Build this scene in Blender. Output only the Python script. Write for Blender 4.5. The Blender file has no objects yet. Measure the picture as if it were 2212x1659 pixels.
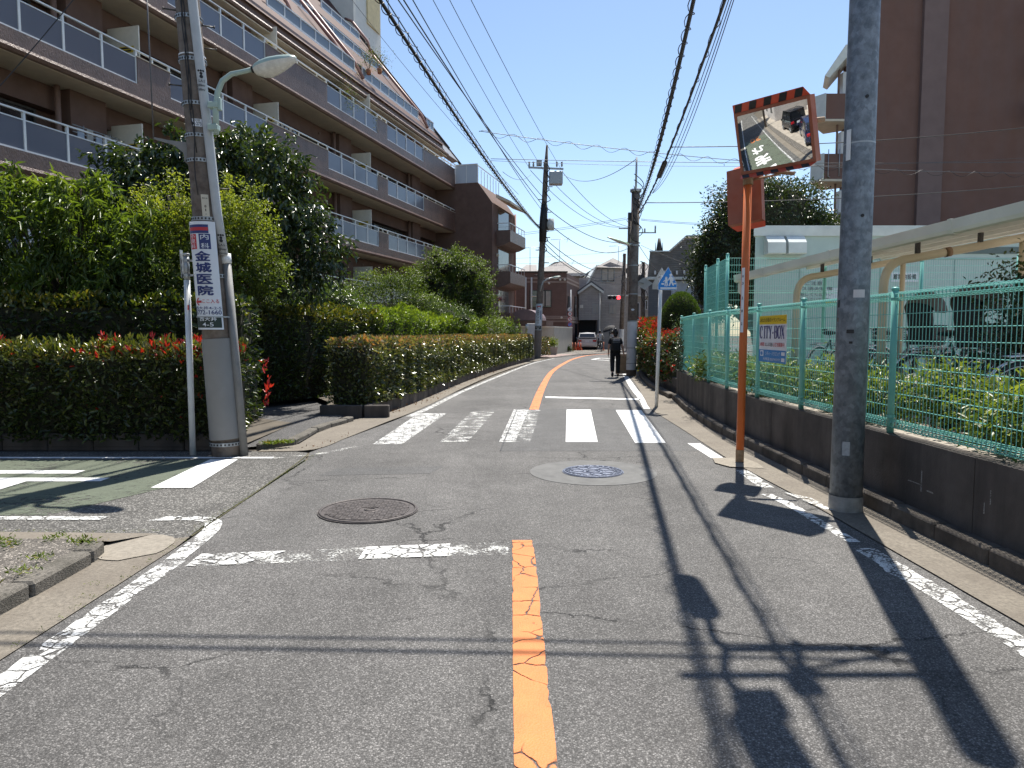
import bpy, math, random
import numpy as np
from mathutils import Vector, Matrix

random.seed(7)
RNG = np.random.default_rng(11)
S = bpy.context.scene
R = math.radians

# ------------------------------------------------------------------ camera
EYE = 1.55
FPX = 1533.0                       # focal length for a 2212 px wide frame
PITCH = math.atan(111.5 / FPX)
cam = bpy.data.cameras.new('camera')
cam.sensor_fit = 'HORIZONTAL'
cam.sensor_width = 36.0
cam.lens = 36.0 * FPX / 2212.0
cam.clip_start = 0.05
cam.clip_end = 2000.0
camo = bpy.data.objects.new('camera', cam)
S.collection.objects.link(camo)
camo.location = (0, 0, EYE)
camo.rotation_euler = (R(90) - PITCH, 0, 0)
S.camera = camo

# ------------------------------------------------------------------ daylight
SUN_AZ, SUN_EL = R(18.2), R(60.5)          # clockwise from straight ahead (+Y)
SUN = Vector((math.sin(SUN_AZ) * math.cos(SUN_EL), math.cos(SUN_AZ) * math.cos(SUN_EL), math.sin(SUN_EL)))
world = bpy.data.worlds.new('World')
S.world = world
world.use_nodes = True
wn = world.node_tree
for n in list(wn.nodes):
    wn.nodes.remove(n)
wo = wn.nodes.new('ShaderNodeOutputWorld')
wb = wn.nodes.new('ShaderNodeBackground')
ws = wn.nodes.new('ShaderNodeTexSky')
ws.sky_type = 'NISHITA'
ws.sun_disc = False
ws.sun_elevation = SUN_EL
ws.sun_rotation = SUN_AZ
ws.altitude = 30
ws.air_density = 1.0
ws.dust_density = 0.3
ws.ozone_density = 1.6
wb.inputs['Strength'].default_value = 0.093
wn.links.new(ws.outputs[0], wb.inputs[0])
wn.links.new(wb.outputs[0], wo.inputs[0])
sl = bpy.data.lights.new('sun', 'SUN')
sl.energy = 4.7
sl.angle = R(0.53)
sl.color = (1.0, 0.95, 0.87)
slo = bpy.data.objects.new('sun', sl)
S.collection.objects.link(slo)
slo.location = (20, 60, 120)
slo.rotation_euler = SUN.to_track_quat('Z', 'Y').to_euler()
S.view_settings.view_transform = 'Standard'
S.view_settings.look = 'None'
S.view_settings.gamma = 1.0
S.view_settings.exposure = 0.86
S.view_settings.use_curve_mapping = False
S.cycles.max_bounces = 6
S.cycles.diffuse_bounces = 3
S.cycles.glossy_bounces = 3
S.cycles.transmission_bounces = 4
S.cycles.transparent_max_bounces = 12
S.cycles.caustics_reflective = False
S.cycles.caustics_refractive = False

# ------------------------------------------------------------------ survey helpers
CP, SP = math.cos(PITCH), math.sin(PITCH)
def sight(x, y):
    u = (x - 1106) / FPX
    v = (829.5 - y) / FPX
    return Vector((u, CP + v * SP, -SP + v * CP))
def at(x, y, Y):                    # point at distance Y ahead seen in that direction
    d = sight(x, y)
    t = Y / d.y
    return Vector((d.x * t, Y, EYE + d.z * t))
def gnd(x, y, z=0.0):               # point on the level z
    d = sight(x, y)
    t = (z - EYE) / d.z
    return Vector((d.x * t, d.y * t, z))

# ------------------------------------------------------------------ objects
ORG = {}
def link(o, parent=None, origin=None):
    S.collection.objects.link(o)
    if parent is not None:
        o.parent = parent
    ORG[o] = Vector(origin) if origin is not None else Vector((0, 0, 0))
    return o
def tag(o, label=None, cat=None, group=None, kind=None):
    if label: o['label'] = label
    if cat: o['category'] = cat
    if group: o['group'] = group
    if kind: o['kind'] = kind
    return o
def thing(name, loc, label, cat, group=None):
    o = bpy.data.objects.new(name, None)
    o.empty_display_size = 0.2
    o.location = loc
    link(o, None, loc)
    return tag(o, label, cat, group)
def struct(o):
    o['kind'] = 'structure'
    return o
def copytree(o, loc=None, rotz=None, parent=None):
    c = o.copy()
    S.collection.objects.link(c)
    if parent is not None: c.parent = parent
    if loc is not None: c.location = loc
    if rotz is not None: c.rotation_euler = (0, 0, rotz)
    ORG[c] = Vector(c.location)
    for ch in list(o.children):
        copytree(ch, parent=c)
    return c

def frame_of(axis):
    a = Vector(axis).normalized()
    h = Vector((0, 0, 1)) if abs(a.z) < 0.9 else Vector((1, 0, 0))
    s = a.cross(h).normalized()
    return a, s, s.cross(a).normalized()

class MB:
    """collects shapes; build() makes ONE mesh object out of them"""
    def __init__(self):
        self.v = []; self.f = []; self.m = []; self.sm = []
    def add(self, vs, fs, mi=0, smooth=False):
        o = len(self.v)
        self.v.extend([tuple(p) for p in vs])
        self.f.extend([tuple(i + o for i in f) for f in fs])
        self.m.extend([mi] * len(fs)); self.sm.extend([smooth] * len(fs))
        return self
    def quad(self, a, b, c, d, mi=0):
        return self.add([a, b, c, d], [(0, 1, 2, 3)], mi)
    def poly(self, pts, mi=0):
        return self.add(pts, [tuple(range(len(pts)))], mi)
    def box(self, x0, x1, y0, y1, z0, z1, mi=0):
        v = [(x0,y0,z0),(x1,y0,z0),(x1,y1,z0),(x0,y1,z0),(x0,y0,z1),(x1,y0,z1),(x1,y1,z1),(x0,y1,z1)]
        return self.add(v, [(0,3,2,1),(4,5,6,7),(0,1,5,4),(1,2,6,5),(2,3,7,6),(3,0,4,7)], mi)
    def obox(self, c, ax, ay, az, mi=0, bev=0.0):
        """box about c with half-extent vectors"""
        c, ax, ay, az = Vector(c), Vector(ax), Vector(ay), Vector(az)
        if bev <= 0:
            v = [c + sx*ax + sy*ay + sz*az for sz in (-1,1) for sx, sy in ((-1,-1),(1,-1),(1,1),(-1,1))]
            return self.add(v, [(0,3,2,1),(4,5,6,7),(0,1,5,4),(1,2,6,5),(2,3,7,6),(3,0,4,7)], mi)
        lx, ly, lz = ax.length, ay.length, az.length
        kx, ky, kz = 1 - bev/lx, 1 - bev/ly, 1 - bev/lz
        v = []
        for sz, k in ((-1, 0), (-kz, 1), (kz, 1), (1, 0)):
            for p, q in ((-1,-ky),(-kx,-1),(kx,-1),(1,-ky),(1,ky),(kx,1),(-kx,1),(-1,ky)):
                if not k: p, q = max(-kx, min(kx, p)), max(-ky, min(ky, q))
                v.append(c + p*ax + q*ay + sz*az)
        f = []
        for r in range(3):
            for i in range(8):
                j = (i + 1) % 8
                f.append((r*8+i, r*8+j, (r+1)*8+j, (r+1)*8+i))
        f.append(tuple(range(7, -1, -1))); f.append(tuple(range(24, 32)))
        return self.add(v, f, mi)
    def prism(self, pts, z0, z1, mi=0):
        n = len(pts)
        v = [(p[0], p[1], z0) for p in pts] + [(p[0], p[1], z1) for p in pts]
        return self.add(v, [tuple(range(n-1,-1,-1)), tuple(range(n, 2*n))] + [(i, (i+1)%n, n+(i+1)%n, n+i) for i in range(n)], mi)
    def extrude(self, pts, vec, mi=0):
        """closed polygon of 3-D points pushed along vec"""
        n = len(pts); vec = Vector(vec)
        v = [Vector(p) for p in pts] + [Vector(p) + vec for p in pts]
        return self.add(v, [tuple(range(n-1,-1,-1)), tuple(range(n, 2*n))] + [(i, (i+1)%n, n+(i+1)%n, n+i) for i in range(n)], mi)
    def tube(self, pts, r, n=8, mi=0, caps=True, smooth=True):
        pts = [Vector(p) for p in pts]
        k = len(pts)
        rr = r if isinstance(r, (list, tuple)) else [r] * k
        v = []; prev = None
        for i, p in enumerate(pts):
            d = (pts[min(i+1,k-1)] - pts[max(i-1,0)])
            d = d.normalized() if d.length > 1e-9 else Vector((0,0,1))
            if prev is None:
                a, s, t = frame_of(d)
            else:
                s = prev - d * prev.dot(d)
                s = s.normalized() if s.length > 1e-6 else frame_of(d)[1]
                t = s.cross(d).normalized()
            prev = s
            for j in range(n):
                an = 2*math.pi*j/n
                v.append(p + (s*math.cos(an) + t*math.sin(an)) * rr[i])
        f = [(i*n+j, i*n+(j+1)%n, (i+1)*n+(j+1)%n, (i+1)*n+j) for i in range(k-1) for j in range(n)]
        self.add(v, f, mi, smooth)
        if caps:
            o = len(self.v) - n*k
            self.f.append(tuple(o+j for j in range(n-1,-1,-1))); self.m.append(mi); self.sm.append(False)
            self.f.append(tuple(o+(k-1)*n+j for j in range(n))); self.m.append(mi); self.sm.append(False)
        return self
    def bar(self, a, b, w, h=None, mi=0, up=(0,0,1)):
        """rectangular bar from a to b, w across, h along up"""
        a, b = Vector(a), Vector(b); h = w if h is None else h
        d = (b - a); u = Vector(up)
        s = d.cross(u)
        if s.length < 1e-6: s = d.cross(Vector((1,0,0)))
        s.normalize(); u = s.cross(d).normalized()
        return self.obox((a+b)/2, d/2, s*w/2, u*h/2, mi)
    def disc(self, c, axis, r, t, n=24, mi=0, smooth=False):
        a = Vector(axis).normalized()
        return self.tube([Vector(c)-a*t/2, Vector(c)+a*t/2], r, n, mi, True, smooth)
    def ball(self, c, r, n=12, m=8, mi=0, sx=1, sy=1, sz=1):
        c = Vector(c); v = []; f = []
        for i in range(m+1):
            th = math.pi*i/m
            for j in range(n):
                ph = 2*math.pi*j/n
                v.append(c + Vector((sx*math.sin(th)*math.cos(ph), sy*math.sin(th)*math.sin(ph), sz*math.cos(th)))*r)
        for i in range(m):
            for j in range(n):
                f.append((i*n+j, (i+1)*n+j, (i+1)*n+(j+1)%n, i*n+(j+1)%n))
        return self.add(v, f, mi, True)
    def torus(self, c, axis, R_, r, n=24, m=8, mi=0):
        a, s, t = frame_of(axis); c = Vector(c)
        v = []; f = []
        for i in range(n):
            an = 2*math.pi*i/n; d = s*math.cos(an)+t*math.sin(an)
            for j in range(m):
                b = 2*math.pi*j/m
                v.append(c + d*(R_+r*math.cos(b)) + a*r*math.sin(b))
        for i in range(n):
            for j in range(m):
                f.append((i*m+j, ((i+1)%n)*m+j, ((i+1)%n)*m+(j+1)%m, i*m+(j+1)%m))
        return self.add(v, f, mi, True)
    def strip(self, left, right, z=0.0, mi=0):
        """flat ribbon between two XY polylines"""
        n = len(left)
        v = [(p[0],p[1],z) for p in right] + [(p[0],p[1],z) for p in left]
        return self.add(v, [(i, i+1, n+i+1, n+i) for i in range(n-1)], mi)
    def build(self, name, mat, parent=None, origin=None):
        if parent is not None: o3 = ORG[parent]
        else: o3 = Vector(origin) if origin is not None else Vector((0,0,0))
        me = bpy.data.meshes.new(name)
        me.from_pydata([(p[0]-o3.x, p[1]-o3.y, p[2]-o3.z) for p in self.v], [], self.f)
        mats = mat if isinstance(mat, (list, tuple)) else [mat]
        for q in mats: me.materials.append(q)
        me.polygons.foreach_set('material_index', self.m)
        me.polygons.foreach_set('use_smooth', self.sm)
        me.update()
        ob = bpy.data.objects.new(name, me)
        link(ob, parent, o3)
        if parent is None: ob.location = o3
        return ob

def bezier(p0, p1, p2, p3, n=12):
    p0, p1, p2, p3 = map(Vector, (p0, p1, p2, p3))
    return [p0*(1-t)**3 + p1*3*t*(1-t)**2 + p2*3*t*t*(1-t) + p3*t**3 for t in [i/n for i in range(n+1)]]
def lerp(a, b, t): return a + (b - a) * t
def curve_at(pts, Y):               # X on an XY polyline at distance Y
    for (xa, ya), (xb, yb) in zip(pts, pts[1:]):
        if Y <= yb or (xb, yb) == tuple(pts[-1]):
            return xa + (xb - xa) * (Y - ya) / (yb - ya)
def smooth_line(pts, n=6):          # Catmull-Rom through XY points
    out = []
    P = [Vector((p[0], p[1])) for p in pts]
    P = [P[0]*2-P[1]] + P + [P[-1]*2-P[-2]]
    for i in range(1, len(P)-2):
        a, b, c, d = P[i-1], P[i], P[i+1], P[i+2]
        for k in range(n):
            t = k/n
            out.append(0.5*((2*b)+(c-a)*t+(2*a-5*b+4*c-d)*t*t+(3*b-a-3*c+d)*t**3))
    out.append(P[-2])
    return [(p.x, p.y) for p in out]
def offset_line(pts, d):            # shift an XY polyline to its right by d
    out = []
    for i, p in enumerate(pts):
        a = Vector(pts[max(i-1,0)]); b = Vector(pts[min(i+1,len(pts)-1)])
        t = (b-a).normalized()
        out.append((p[0]+t.y*d, p[1]-t.x*d))
    return out

# ------------------------------------------------------------------ lettering
def glyphs(text, size=1.0, bold=0.0, align='CENTER', spacing=1.0):
    cu = bpy.data.curves.new('glyphs', 'FONT')
    cu.body = text; cu.size = size; cu.align_x = align; cu.align_y = 'CENTER'
    cu.offset = bold; cu.space_character = spacing; cu.resolution_u = 3
    ob = bpy.data.objects.new('glyphs', cu)
    S.collection.objects.link(ob)
    bpy.context.view_layer.update()
    me = bpy.data.meshes.new_from_object(ob.evaluated_get(bpy.context.evaluated_depsgraph_get()))
    v = [tuple(p.co[:2]) for p in me.vertices]
    f = [tuple(p.vertices) for p in me.polygons]
    bpy.data.objects.remove(ob); bpy.data.curves.remove(cu); bpy.data.meshes.remove(me)
    return v, f
def sliced(v, f, step):
    """cut glyph faces into narrow strips so that they can follow a curved sheet"""
    import bmesh
    bm = bmesh.new(); vs = [bm.verts.new((p[0], p[1], 0)) for p in v]
    for q in f:
        try: bm.faces.new([vs[i] for i in q])
        except ValueError: pass
    x = min(p[0] for p in v)+step
    while x < max(p[0] for p in v):
        bmesh.ops.bisect_plane(bm, geom=bm.verts[:]+bm.edges[:]+bm.faces[:], plane_co=(x,0,0), plane_no=(1,0,0)); x += step
    bm.verts.index_update(); out = [tuple(q.co[:2]) for q in bm.verts], [tuple(q.index for q in g.verts) for g in bm.faces]
    bm.free(); return out
def lettering(text, size, place, mat, parent, bold=0.0, fit=None, name='lettering', align='CENTER', cut=None):
    """place(u, v) -> point; text centred on (0, 0); fit = (width, height)"""
    v, f = glyphs(text, size, bold, align)
    if not v: return None
    if fit:
        x0, x1 = min(p[0] for p in v), max(p[0] for p in v)
        y0, y1 = min(p[1] for p in v), max(p[1] for p in v)
        kx = fit[0]/max(x1-x0,1e-6); ky = fit[1]/max(y1-y0,1e-6) if fit[1] else kx
        v = [((p[0]-(x0+x1)/2)*kx, (p[1]-(y0+y1)/2)*ky) for p in v]
    if cut: v, f = sliced(v, f, cut)
    b = MB(); b.add([place(p[0], p[1]) for p in v], f)
    return b.build(name, mat, parent)
def flat(c, right, up):             # planar placement
    c, right, up = Vector(c), Vector(right).normalized(), Vector(up).normalized()
    return lambda u, v: c + right*u + up*v
# ------------------------------------------------------------------ materials
class NT:
    def __init__(self, name):
        self.mat = bpy.data.materials.new(name)
        self.mat.use_nodes = True
        self.t = self.mat.node_tree
        for n in list(self.t.nodes): self.t.nodes.remove(n)
        self.out = self.n('OutputMaterial')
        self.co = self.n('TexCoord').outputs['Object']
    def n(self, kind, **kw):
        x = self.t.nodes.new('ShaderNode' + kind)
        for k, v in kw.items(): setattr(x, k, v)
        return x
    def l(self, a, b): self.t.links.new(a, b)
    def val(self, sock, v):
        if hasattr(v, 'links'): self.l(v, sock)
        else: sock.default_value = v
    def vec(self, scale=(1,1,1), co=None, rot=(0,0,0)):
        m = self.n('Mapping'); m.inputs['Scale'].default_value = scale; m.inputs['Rotation'].default_value = rot
        self.l(co or self.co, m.inputs['Vector']); return m.outputs[0]
    def noise(self, scale, detail=3, rough=0.55, co=None, dist=0.0):
        x = self.n('TexNoise'); x.inputs['Scale'].default_value = scale; x.inputs['Detail'].default_value = detail
        x.inputs['Roughness'].default_value = rough; x.inputs['Distortion'].default_value = dist
        self.l(co or self.co, x.inputs['Vector']); return x.outputs['Fac']
    def voro(self, scale, feature='F1', out='Distance', co=None, rnd=1.0):
        x = self.n('TexVoronoi', feature=feature); x.inputs['Scale'].default_value = scale
        x.inputs['Randomness'].default_value = rnd
        self.l(co or self.co, x.inputs['Vector']); return x.outputs[out]
    def ramp(self, fac, stops, interp='LINEAR'):
        x = self.n('ValToRGB'); x.color_ramp.interpolation = interp
        e = x.color_ramp.elements
        while len(e) < len(stops): e.new(0.5)
        for el, (p, c) in zip(e, stops):
            el.position = p; el.color = (c[0], c[1], c[2], 1) if isinstance(c, (tuple, list)) else (c, c, c, 1)
        self.l(fac, x.inputs[0]); return x.outputs[0]
    def mix(self, fac, a, b, mode='MIX'):
        x = self.n('MixRGB', blend_type=mode)
        self.val(x.inputs[0], fac)
        for s, v in ((x.inputs[1], a), (x.inputs[2], b)):
            if hasattr(v, 'links'): self.l(v, s)
            else: s.default_value = (v[0], v[1], v[2], 1) if isinstance(v, (tuple, list)) else (v, v, v, 1)
        return x.outputs[0]
    def math(self, op, a, b=0.0):
        x = self.n('Math', operation=op); self.val(x.inputs[0], a); self.val(x.inputs[1], b); return x.outputs[0]
    def bump(self, h, strength=0.3, dist=0.01, prev=None):
        x = self.n('Bump'); x.inputs['Strength'].default_value = strength; x.inputs['Distance'].default_value = dist
        self.l(h, x.inputs['Height'])
        if prev is not None: self.l(prev, x.inputs['Normal'])
        return x.outputs[0]
    def pbr(self, col, rough=0.6, metal=0.0, normal=None, spec=0.5, **kw):
        b = self.n('BsdfPrincipled')
        if hasattr(col, 'links'): self.l(col, b.inputs['Base Color'])
        else: b.inputs['Base Color'].default_value = (*col, 1)
        self.val(b.inputs['Roughness'], rough); self.val(b.inputs['Metallic'], metal)
        b.inputs['Specular IOR Level'].default_value = spec
        if normal is not None: self.l(normal, b.inputs['Normal'])
        for k, v in kw.items(): self.val(b.inputs[k.replace('_', ' ')], v)
        return b.outputs[0]
    def end(self, sh):
        self.l(sh, self.out.inputs['Surface']); return self.mat

MATS = {}
def M(name, base, rough=0.6, var=0.12, scale=4.0, bump=0.0, bscale=60.0, metal=0.0, spec=0.4, stain=None, samt=0.5, sscale=1.5, streak=False, bdist=0.01):
    if name in MATS: return MATS[name]
    t = NT(name)
    lo = tuple(c*(1-var) for c in base); hi = tuple(min(1, c*(1+var)) for c in base)
    c = t.ramp(t.noise(scale, 5), [(0.3, lo), (0.7, hi)])
    if stain:
        co = t.vec((1,1,0.12)) if streak else t.co
        f = t.ramp(t.noise(sscale, 6, 0.62, co), [(0.42, 0), (0.68, samt)])
        c = t.mix(f, c, stain)
    nrm = None
    if bump > 0: nrm = t.bump(t.noise(bscale, 4), bump, bdist)
    rr = t.ramp(t.noise(scale*2.3, 3), [(0.3, max(0, rough-0.08)), (0.7, min(1, rough+0.08))])
    MATS[name] = t.end(t.pbr(c, rr, metal, nrm, spec))
    return MATS[name]

def asphalt(name, base, speck, scale, cracks=True, tint=(1,1,1), patch=0.22, bumps=0.5):
    t = NT(name)
    v1 = t.voro(scale, 'F1', 'Color'); d1 = t.voro(scale, 'F1', 'Distance')
    sep = t.n('SeparateColor'); t.l(v1, sep.inputs[0])
    stone = t.ramp(sep.outputs[0], [(0.0, base*0.62), (0.45, base*0.9), (0.78, base*1.15), (0.90, speck), (1.0, speck*1.2)])
    gap = t.ramp(d1, [(0.25, 1), (0.65, 0.5)])
    c = t.mix(1.0, stone, gap, 'MULTIPLY')
    big = t.ramp(t.noise(0.55, 6, 0.6), [(0.3, 1-patch), (0.7, 1+patch)])
    c = t.mix(1.0, c, big, 'MULTIPLY')
    trk = t.ramp(t.noise(1.0, 4, 0.6, t.vec((1.5, 0.10, 1))), [(0.3, 0.85), (0.7, 1.15)])
    c = t.mix(1.0, c, trk, 'MULTIPLY')
    mid = t.ramp(t.noise(3.5, 5, 0.65), [(0.3, 0.86), (0.7, 1.1)])
    c = t.mix(1.0, c, mid, 'MULTIPLY')
    c = t.mix(1.0, c, tint, 'MULTIPLY')
    h = t.math('MULTIPLY', d1, -1.0)
    if cracks:
        wc = t.n('TexNoise'); wc.inputs['Scale'].default_value = 1.7; wc.inputs['Detail'].default_value = 6; wc.inputs['Roughness'].default_value = 0.7
        t.l(t.co, wc.inputs['Vector'])
        wv = t.n('MixRGB', blend_type='LINEAR_LIGHT'); wv.inputs[0].default_value = 0.22
        t.l(t.co, wv.inputs[1]); t.l(wc.outputs['Color'], wv.inputs[2])
        e = t.voro(0.62, 'DISTANCE_TO_EDGE', 'Distance', t.vec((0.75, 1.25, 1), wv.outputs[0]))
        ln = t.ramp(e, [(0.0, 1), (0.003, 0.9), (0.0065, 0)])
        mk = t.ramp(t.noise(0.33, 3), [(0.45, 0), (0.52, 1)])
        mk2 = t.ramp(t.noise(2.2, 3), [(0.38, 0.1), (0.55, 1)])
        cr = t.math('MULTIPLY', t.math('MULTIPLY', ln, mk), mk2)
        c = t.mix(cr, c, 0.012)
        h = t.math('SUBTRACT', h, t.math('MULTIPLY', cr, 2.0))
    nrm = t.bump(h, bumps, 0.006)
    MATS[name] = t.end(t.pbr(c, 0.8, 0, nrm, 0.3))
    return MATS[name]

def paint(name, col, wear, scale=9.0, crack=0.5, grain=0.25, cscale=7.0, cw=1.0):
    """road paint worn through to the asphalt below"""
    t = NT(name)
    a = t.math('ADD', t.math('MULTIPLY', t.noise(scale*4.5, 5, 0.7), 0.55), t.math('MULTIPLY', t.noise(scale*0.45, 4, 0.6), 0.45))
    keep = t.ramp(a, [(max(0, wear-0.045), 0), (min(1, wear+0.045), 1)])
    g = t.ramp(t.noise(140, 2), [(0.5-0.28*grain-0.12, 1-grain), (0.62, 1)])
    keep = t.math('MULTIPLY', keep, g)
    wc = t.n('TexNoise'); wc.inputs['Scale'].default_value = 5; wc.inputs['Detail'].default_value = 5
    t.l(t.co, wc.inputs['Vector'])
    wv = t.n('MixRGB', blend_type='LINEAR_LIGHT'); wv.inputs[0].default_value = 0.06
    t.l(t.co, wv.inputs[1]); t.l(wc.outputs['Color'], wv.inputs[2])
    e = t.voro(cscale, 'DISTANCE_TO_EDGE', 'Distance', wv.outputs[0])
    ck = t.ramp(e, [(0.0, 1), (0.010*cw, 0.85), (0.022*cw, 0)])
    cm = t.ramp(t.noise(2.0, 3), [(0.62-0.3*crack, 0), (0.7-0.3*crack, 1)])
    keep = t.math('SUBTRACT', keep, t.math('MULTIPLY', ck, cm))
    keep = t.math('MAXIMUM', keep, 0.0)
    c = t.ramp(t.noise(6, 5), [(0.3, tuple(x*0.86 for x in col)), (0.7, tuple(min(1, x*1.06) for x in col))])
    sh = t.n('MixShader'); tr = t.n('BsdfTransparent')
    t.l(keep, sh.inputs[0]); t.l(tr.outputs[0], sh.inputs[1])
    t.l(t.pbr(c, 0.62, 0, t.bump(t.voro(110), 0.35, 0.004), 0.4), sh.inputs[2])
    MATS[name] = t.end(sh.outputs[0])
    return MATS[name]

def leafmat(name, stops, rough=0.42, trans=0.35, tcol=None, spec=0.5):
    t = NT(name)
    at_ = t.n('Attribute', attribute_name='rnd')
    c = t.ramp(at_.outputs['Fac'], stops)
    p = t.pbr(c, rough, 0, None, spec)
    tl = t.n('BsdfTranslucent')
    hs = t.mix(1.0, c, tcol or (1.9, 1.9, 0.7), 'MULTIPLY')
    t.l(hs, tl.inputs['Color'])
    m = t.n('MixShader'); m.inputs[0].default_value = trans
    t.l(p, m.inputs[1]); t.l(tl.outputs[0], m.inputs[2])
    MATS[name] = t.end(m.outputs[0])
    return MATS[name]

def emit(name, col, strength):
    t = NT(name)
    b = t.pbr(col, 0.4); 
    b.node.inputs['Emission Color'].default_value = (*col, 1); b.node.inputs['Emission Strength'].default_value = strength
    MATS[name] = t.end(b); return MATS[name]

# road surfaces
ASPH = asphalt('aged asphalt', 0.150, 0.25, 140, True, (1.0, 0.962, 0.915))
ASPH2 = asphalt('coarse side street asphalt', 0.135, 0.32, 80, False, (1.0, 0.96, 0.88), 0.25, 0.8)
ASPHP = asphalt('path asphalt', 0.11, 0.24, 110, False, (1.0, 0.97, 0.95), 0.18)
WHITE_OK = paint('road paint white', (0.78, 0.78, 0.76), 0.30, 8, 0.15, 0.2)
WHITE_MID = paint('worn road paint white', (0.76, 0.76, 0.73), 0.475, 16, 0.8, 0.45, 8, 2.5)
WHITE_BAD = paint('badly worn road paint white', (0.74, 0.74, 0.70), 0.545, 11, 0.9, 0.4)
WHITE_FLAKE = paint('flaking road paint white', (0.78, 0.78, 0.75), 0.45, 5, 1.2, 0.3, 8, 3.5)
ORANGE = paint('road paint orange', (0.64, 0.195, 0.048), 0.36, 7, 0.6, 0.08, 5, 1.3)
GREENCOAT = paint('worn green road coating', (0.115, 0.135, 0.095), 0.43, 3.0, 0.0, 0.35)
CONC = M('gutter concrete', (0.185, 0.162, 0.130), 0.88, 0.28, 45, 0.5, 140, stain=(0.12, 0.10, 0.08), samt=0.55, sscale=2.2)
CONC_L = M('light concrete patch', (0.25, 0.222, 0.18), 0.85, 0.2, 30, 0.3, 90, stain=(0.2, 0.17, 0.13), samt=0.4)
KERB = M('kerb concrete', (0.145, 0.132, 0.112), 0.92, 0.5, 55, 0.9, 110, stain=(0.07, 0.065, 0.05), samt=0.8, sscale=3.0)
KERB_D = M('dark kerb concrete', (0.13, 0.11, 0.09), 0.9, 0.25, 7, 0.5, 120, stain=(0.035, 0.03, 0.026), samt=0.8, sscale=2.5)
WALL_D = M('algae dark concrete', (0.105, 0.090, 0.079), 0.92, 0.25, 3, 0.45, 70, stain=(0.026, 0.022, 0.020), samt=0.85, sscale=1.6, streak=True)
PAVE = asphalt('pavement aggregate', 0.17, 0.42, 95, False, (1.0, 0.90, 0.78), 0.2, 0.7)
EARTH = M('ground soil', (0.10, 0.085, 0.065), 0.95, 0.25, 3, 0.5, 30)
LOT = M('lot concrete', (0.34, 0.30, 0.25), 0.9, 0.14, 2, 0.25, 60, stain=(0.18, 0.16, 0.13), samt=0.5)
REDPAVE = M('reddish brick paving', (0.27, 0.20, 0.18), 0.85, 0.15, 8, 0.2, 60)
# metals, plastics
GALV = None
def galvanised():
    t = NT('spangled galvanised steel')
    v = t.voro(34, 'F1', 'Color', t.vec((1,1,0.7)))
    s = t.n('SeparateColor'); t.l(v, s.inputs[0])
    a = t.ramp(s.outputs[0], [(0.0, (0.150, 0.175, 0.205)), (1.0, (0.225, 0.255, 0.29))])
    b = t.ramp(t.noise(11, 6, 0.65), [(0.38, 0.70), (0.62, 1.14)])
    c = t.mix(1.0, a, b, 'MULTIPLY')
    return t.end(t.pbr(c, 0.55, 0.35, t.bump(t.noise(30, 3), 0.1, 0.01), 0.5))
GALV = galvanised()
STEEL = M('grey steel', (0.38, 0.40, 0.41), 0.45, 0.12, 20, 0.05, 60, 0.5)
DSTEEL = M('dark steel', (0.07, 0.065, 0.06), 0.6, 0.3, 15, 0.1, 60, 0.4)
IRON = M('cast iron cover', (0.085, 0.075, 0.072), 0.55, 0.25, 20, 0.3, 140, 0.5)
IRONB = M('bluish iron cover', (0.115, 0.13, 0.175), 0.5, 0.25, 20, 0.3, 140, 0.4)
GROUT = M('grey mortar ring', (0.122, 0.121, 0.117), 0.85, 0.18, 5, 0.3, 160, stain=(0.17, 0.17, 0.16), samt=0.4)
POLEC = M('weathered pole concrete', (0.135, 0.105, 0.085), 0.9, 0.3, 12, 0.5, 90, stain=(0.32, 0.30, 0.27), samt=0.45, sscale=4)
GUARD = M('grey pole guard sheet', (0.27, 0.258, 0.24), 0.6, 0.06, 6, 0.06, 30, stain=(0.21, 0.20, 0.18), samt=0.4)
CONDUIT = M('grey plastic conduit', (0.44, 0.46, 0.47), 0.5, 0.06, 8, 0.03, 30)
CONDUIT2 = M('dusty grey conduit', (0.23, 0.225, 0.215), 0.6, 0.12, 8, 0.05, 30)
LAMPG = M('pale green lamp enamel', (0.35, 0.45, 0.40), 0.4, 0.08, 8)
LAMPG2 = M('yellow green lamp enamel', (0.42, 0.60, 0.30), 0.4, 0.08, 8)
LENS = M('milky lamp cover', (0.66, 0.66, 0.62), 0.25, 0.1, 20, stain=(0.4, 0.38, 0.33), samt=0.4, sscale=6)
WPAINT = M('white enamel', (0.74, 0.75, 0.75), 0.4, 0.05, 9)
WPOST = M('white post coating', (0.66, 0.68, 0.69), 0.42, 0.06, 7, stain=(0.5, 0.5, 0.48), samt=0.3)
BLACK = M('black rubber', (0.022, 0.022, 0.024), 0.6, 0.2, 10)
CABLE = M('black cable sheath', (0.024, 0.024, 0.026), 0.55, 0.2, 10)
CABLE_G = M('grey wire', (0.10, 0.10, 0.105), 0.5, 0.2, 10)
ORP = M('orange mirror pole paint', (0.62, 0.15, 0.035), 0.5, 0.1, 6, 0.05, 40, stain=(0.33, 0.11, 0.05), samt=0.35, sscale=3)
ORS = M('orange red mirror hood', (0.66, 0.085, 0.04), 0.5, 0.08, 6, stain=(0.42, 0.12, 0.07), samt=0.3)
ORB = M('faded orange mirror back', (0.36, 0.125, 0.07), 0.6, 0.12, 5, stain=(0.30, 0.07, 0.03), samt=0.7, sscale=3)
RUST = M('rusty bracket steel', (0.33, 0.235, 0.15), 0.7, 0.3, 14, 0.2, 60, 0.2, stain=(0.2, 0.09, 0.04), samt=0.7, sscale=5)
FENCE = M('turquoise fence coating', (0.18, 0.50, 0.43), 0.4, 0.06, 8, stain=(0.2, 0.42, 0.37), samt=0.3)
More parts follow.
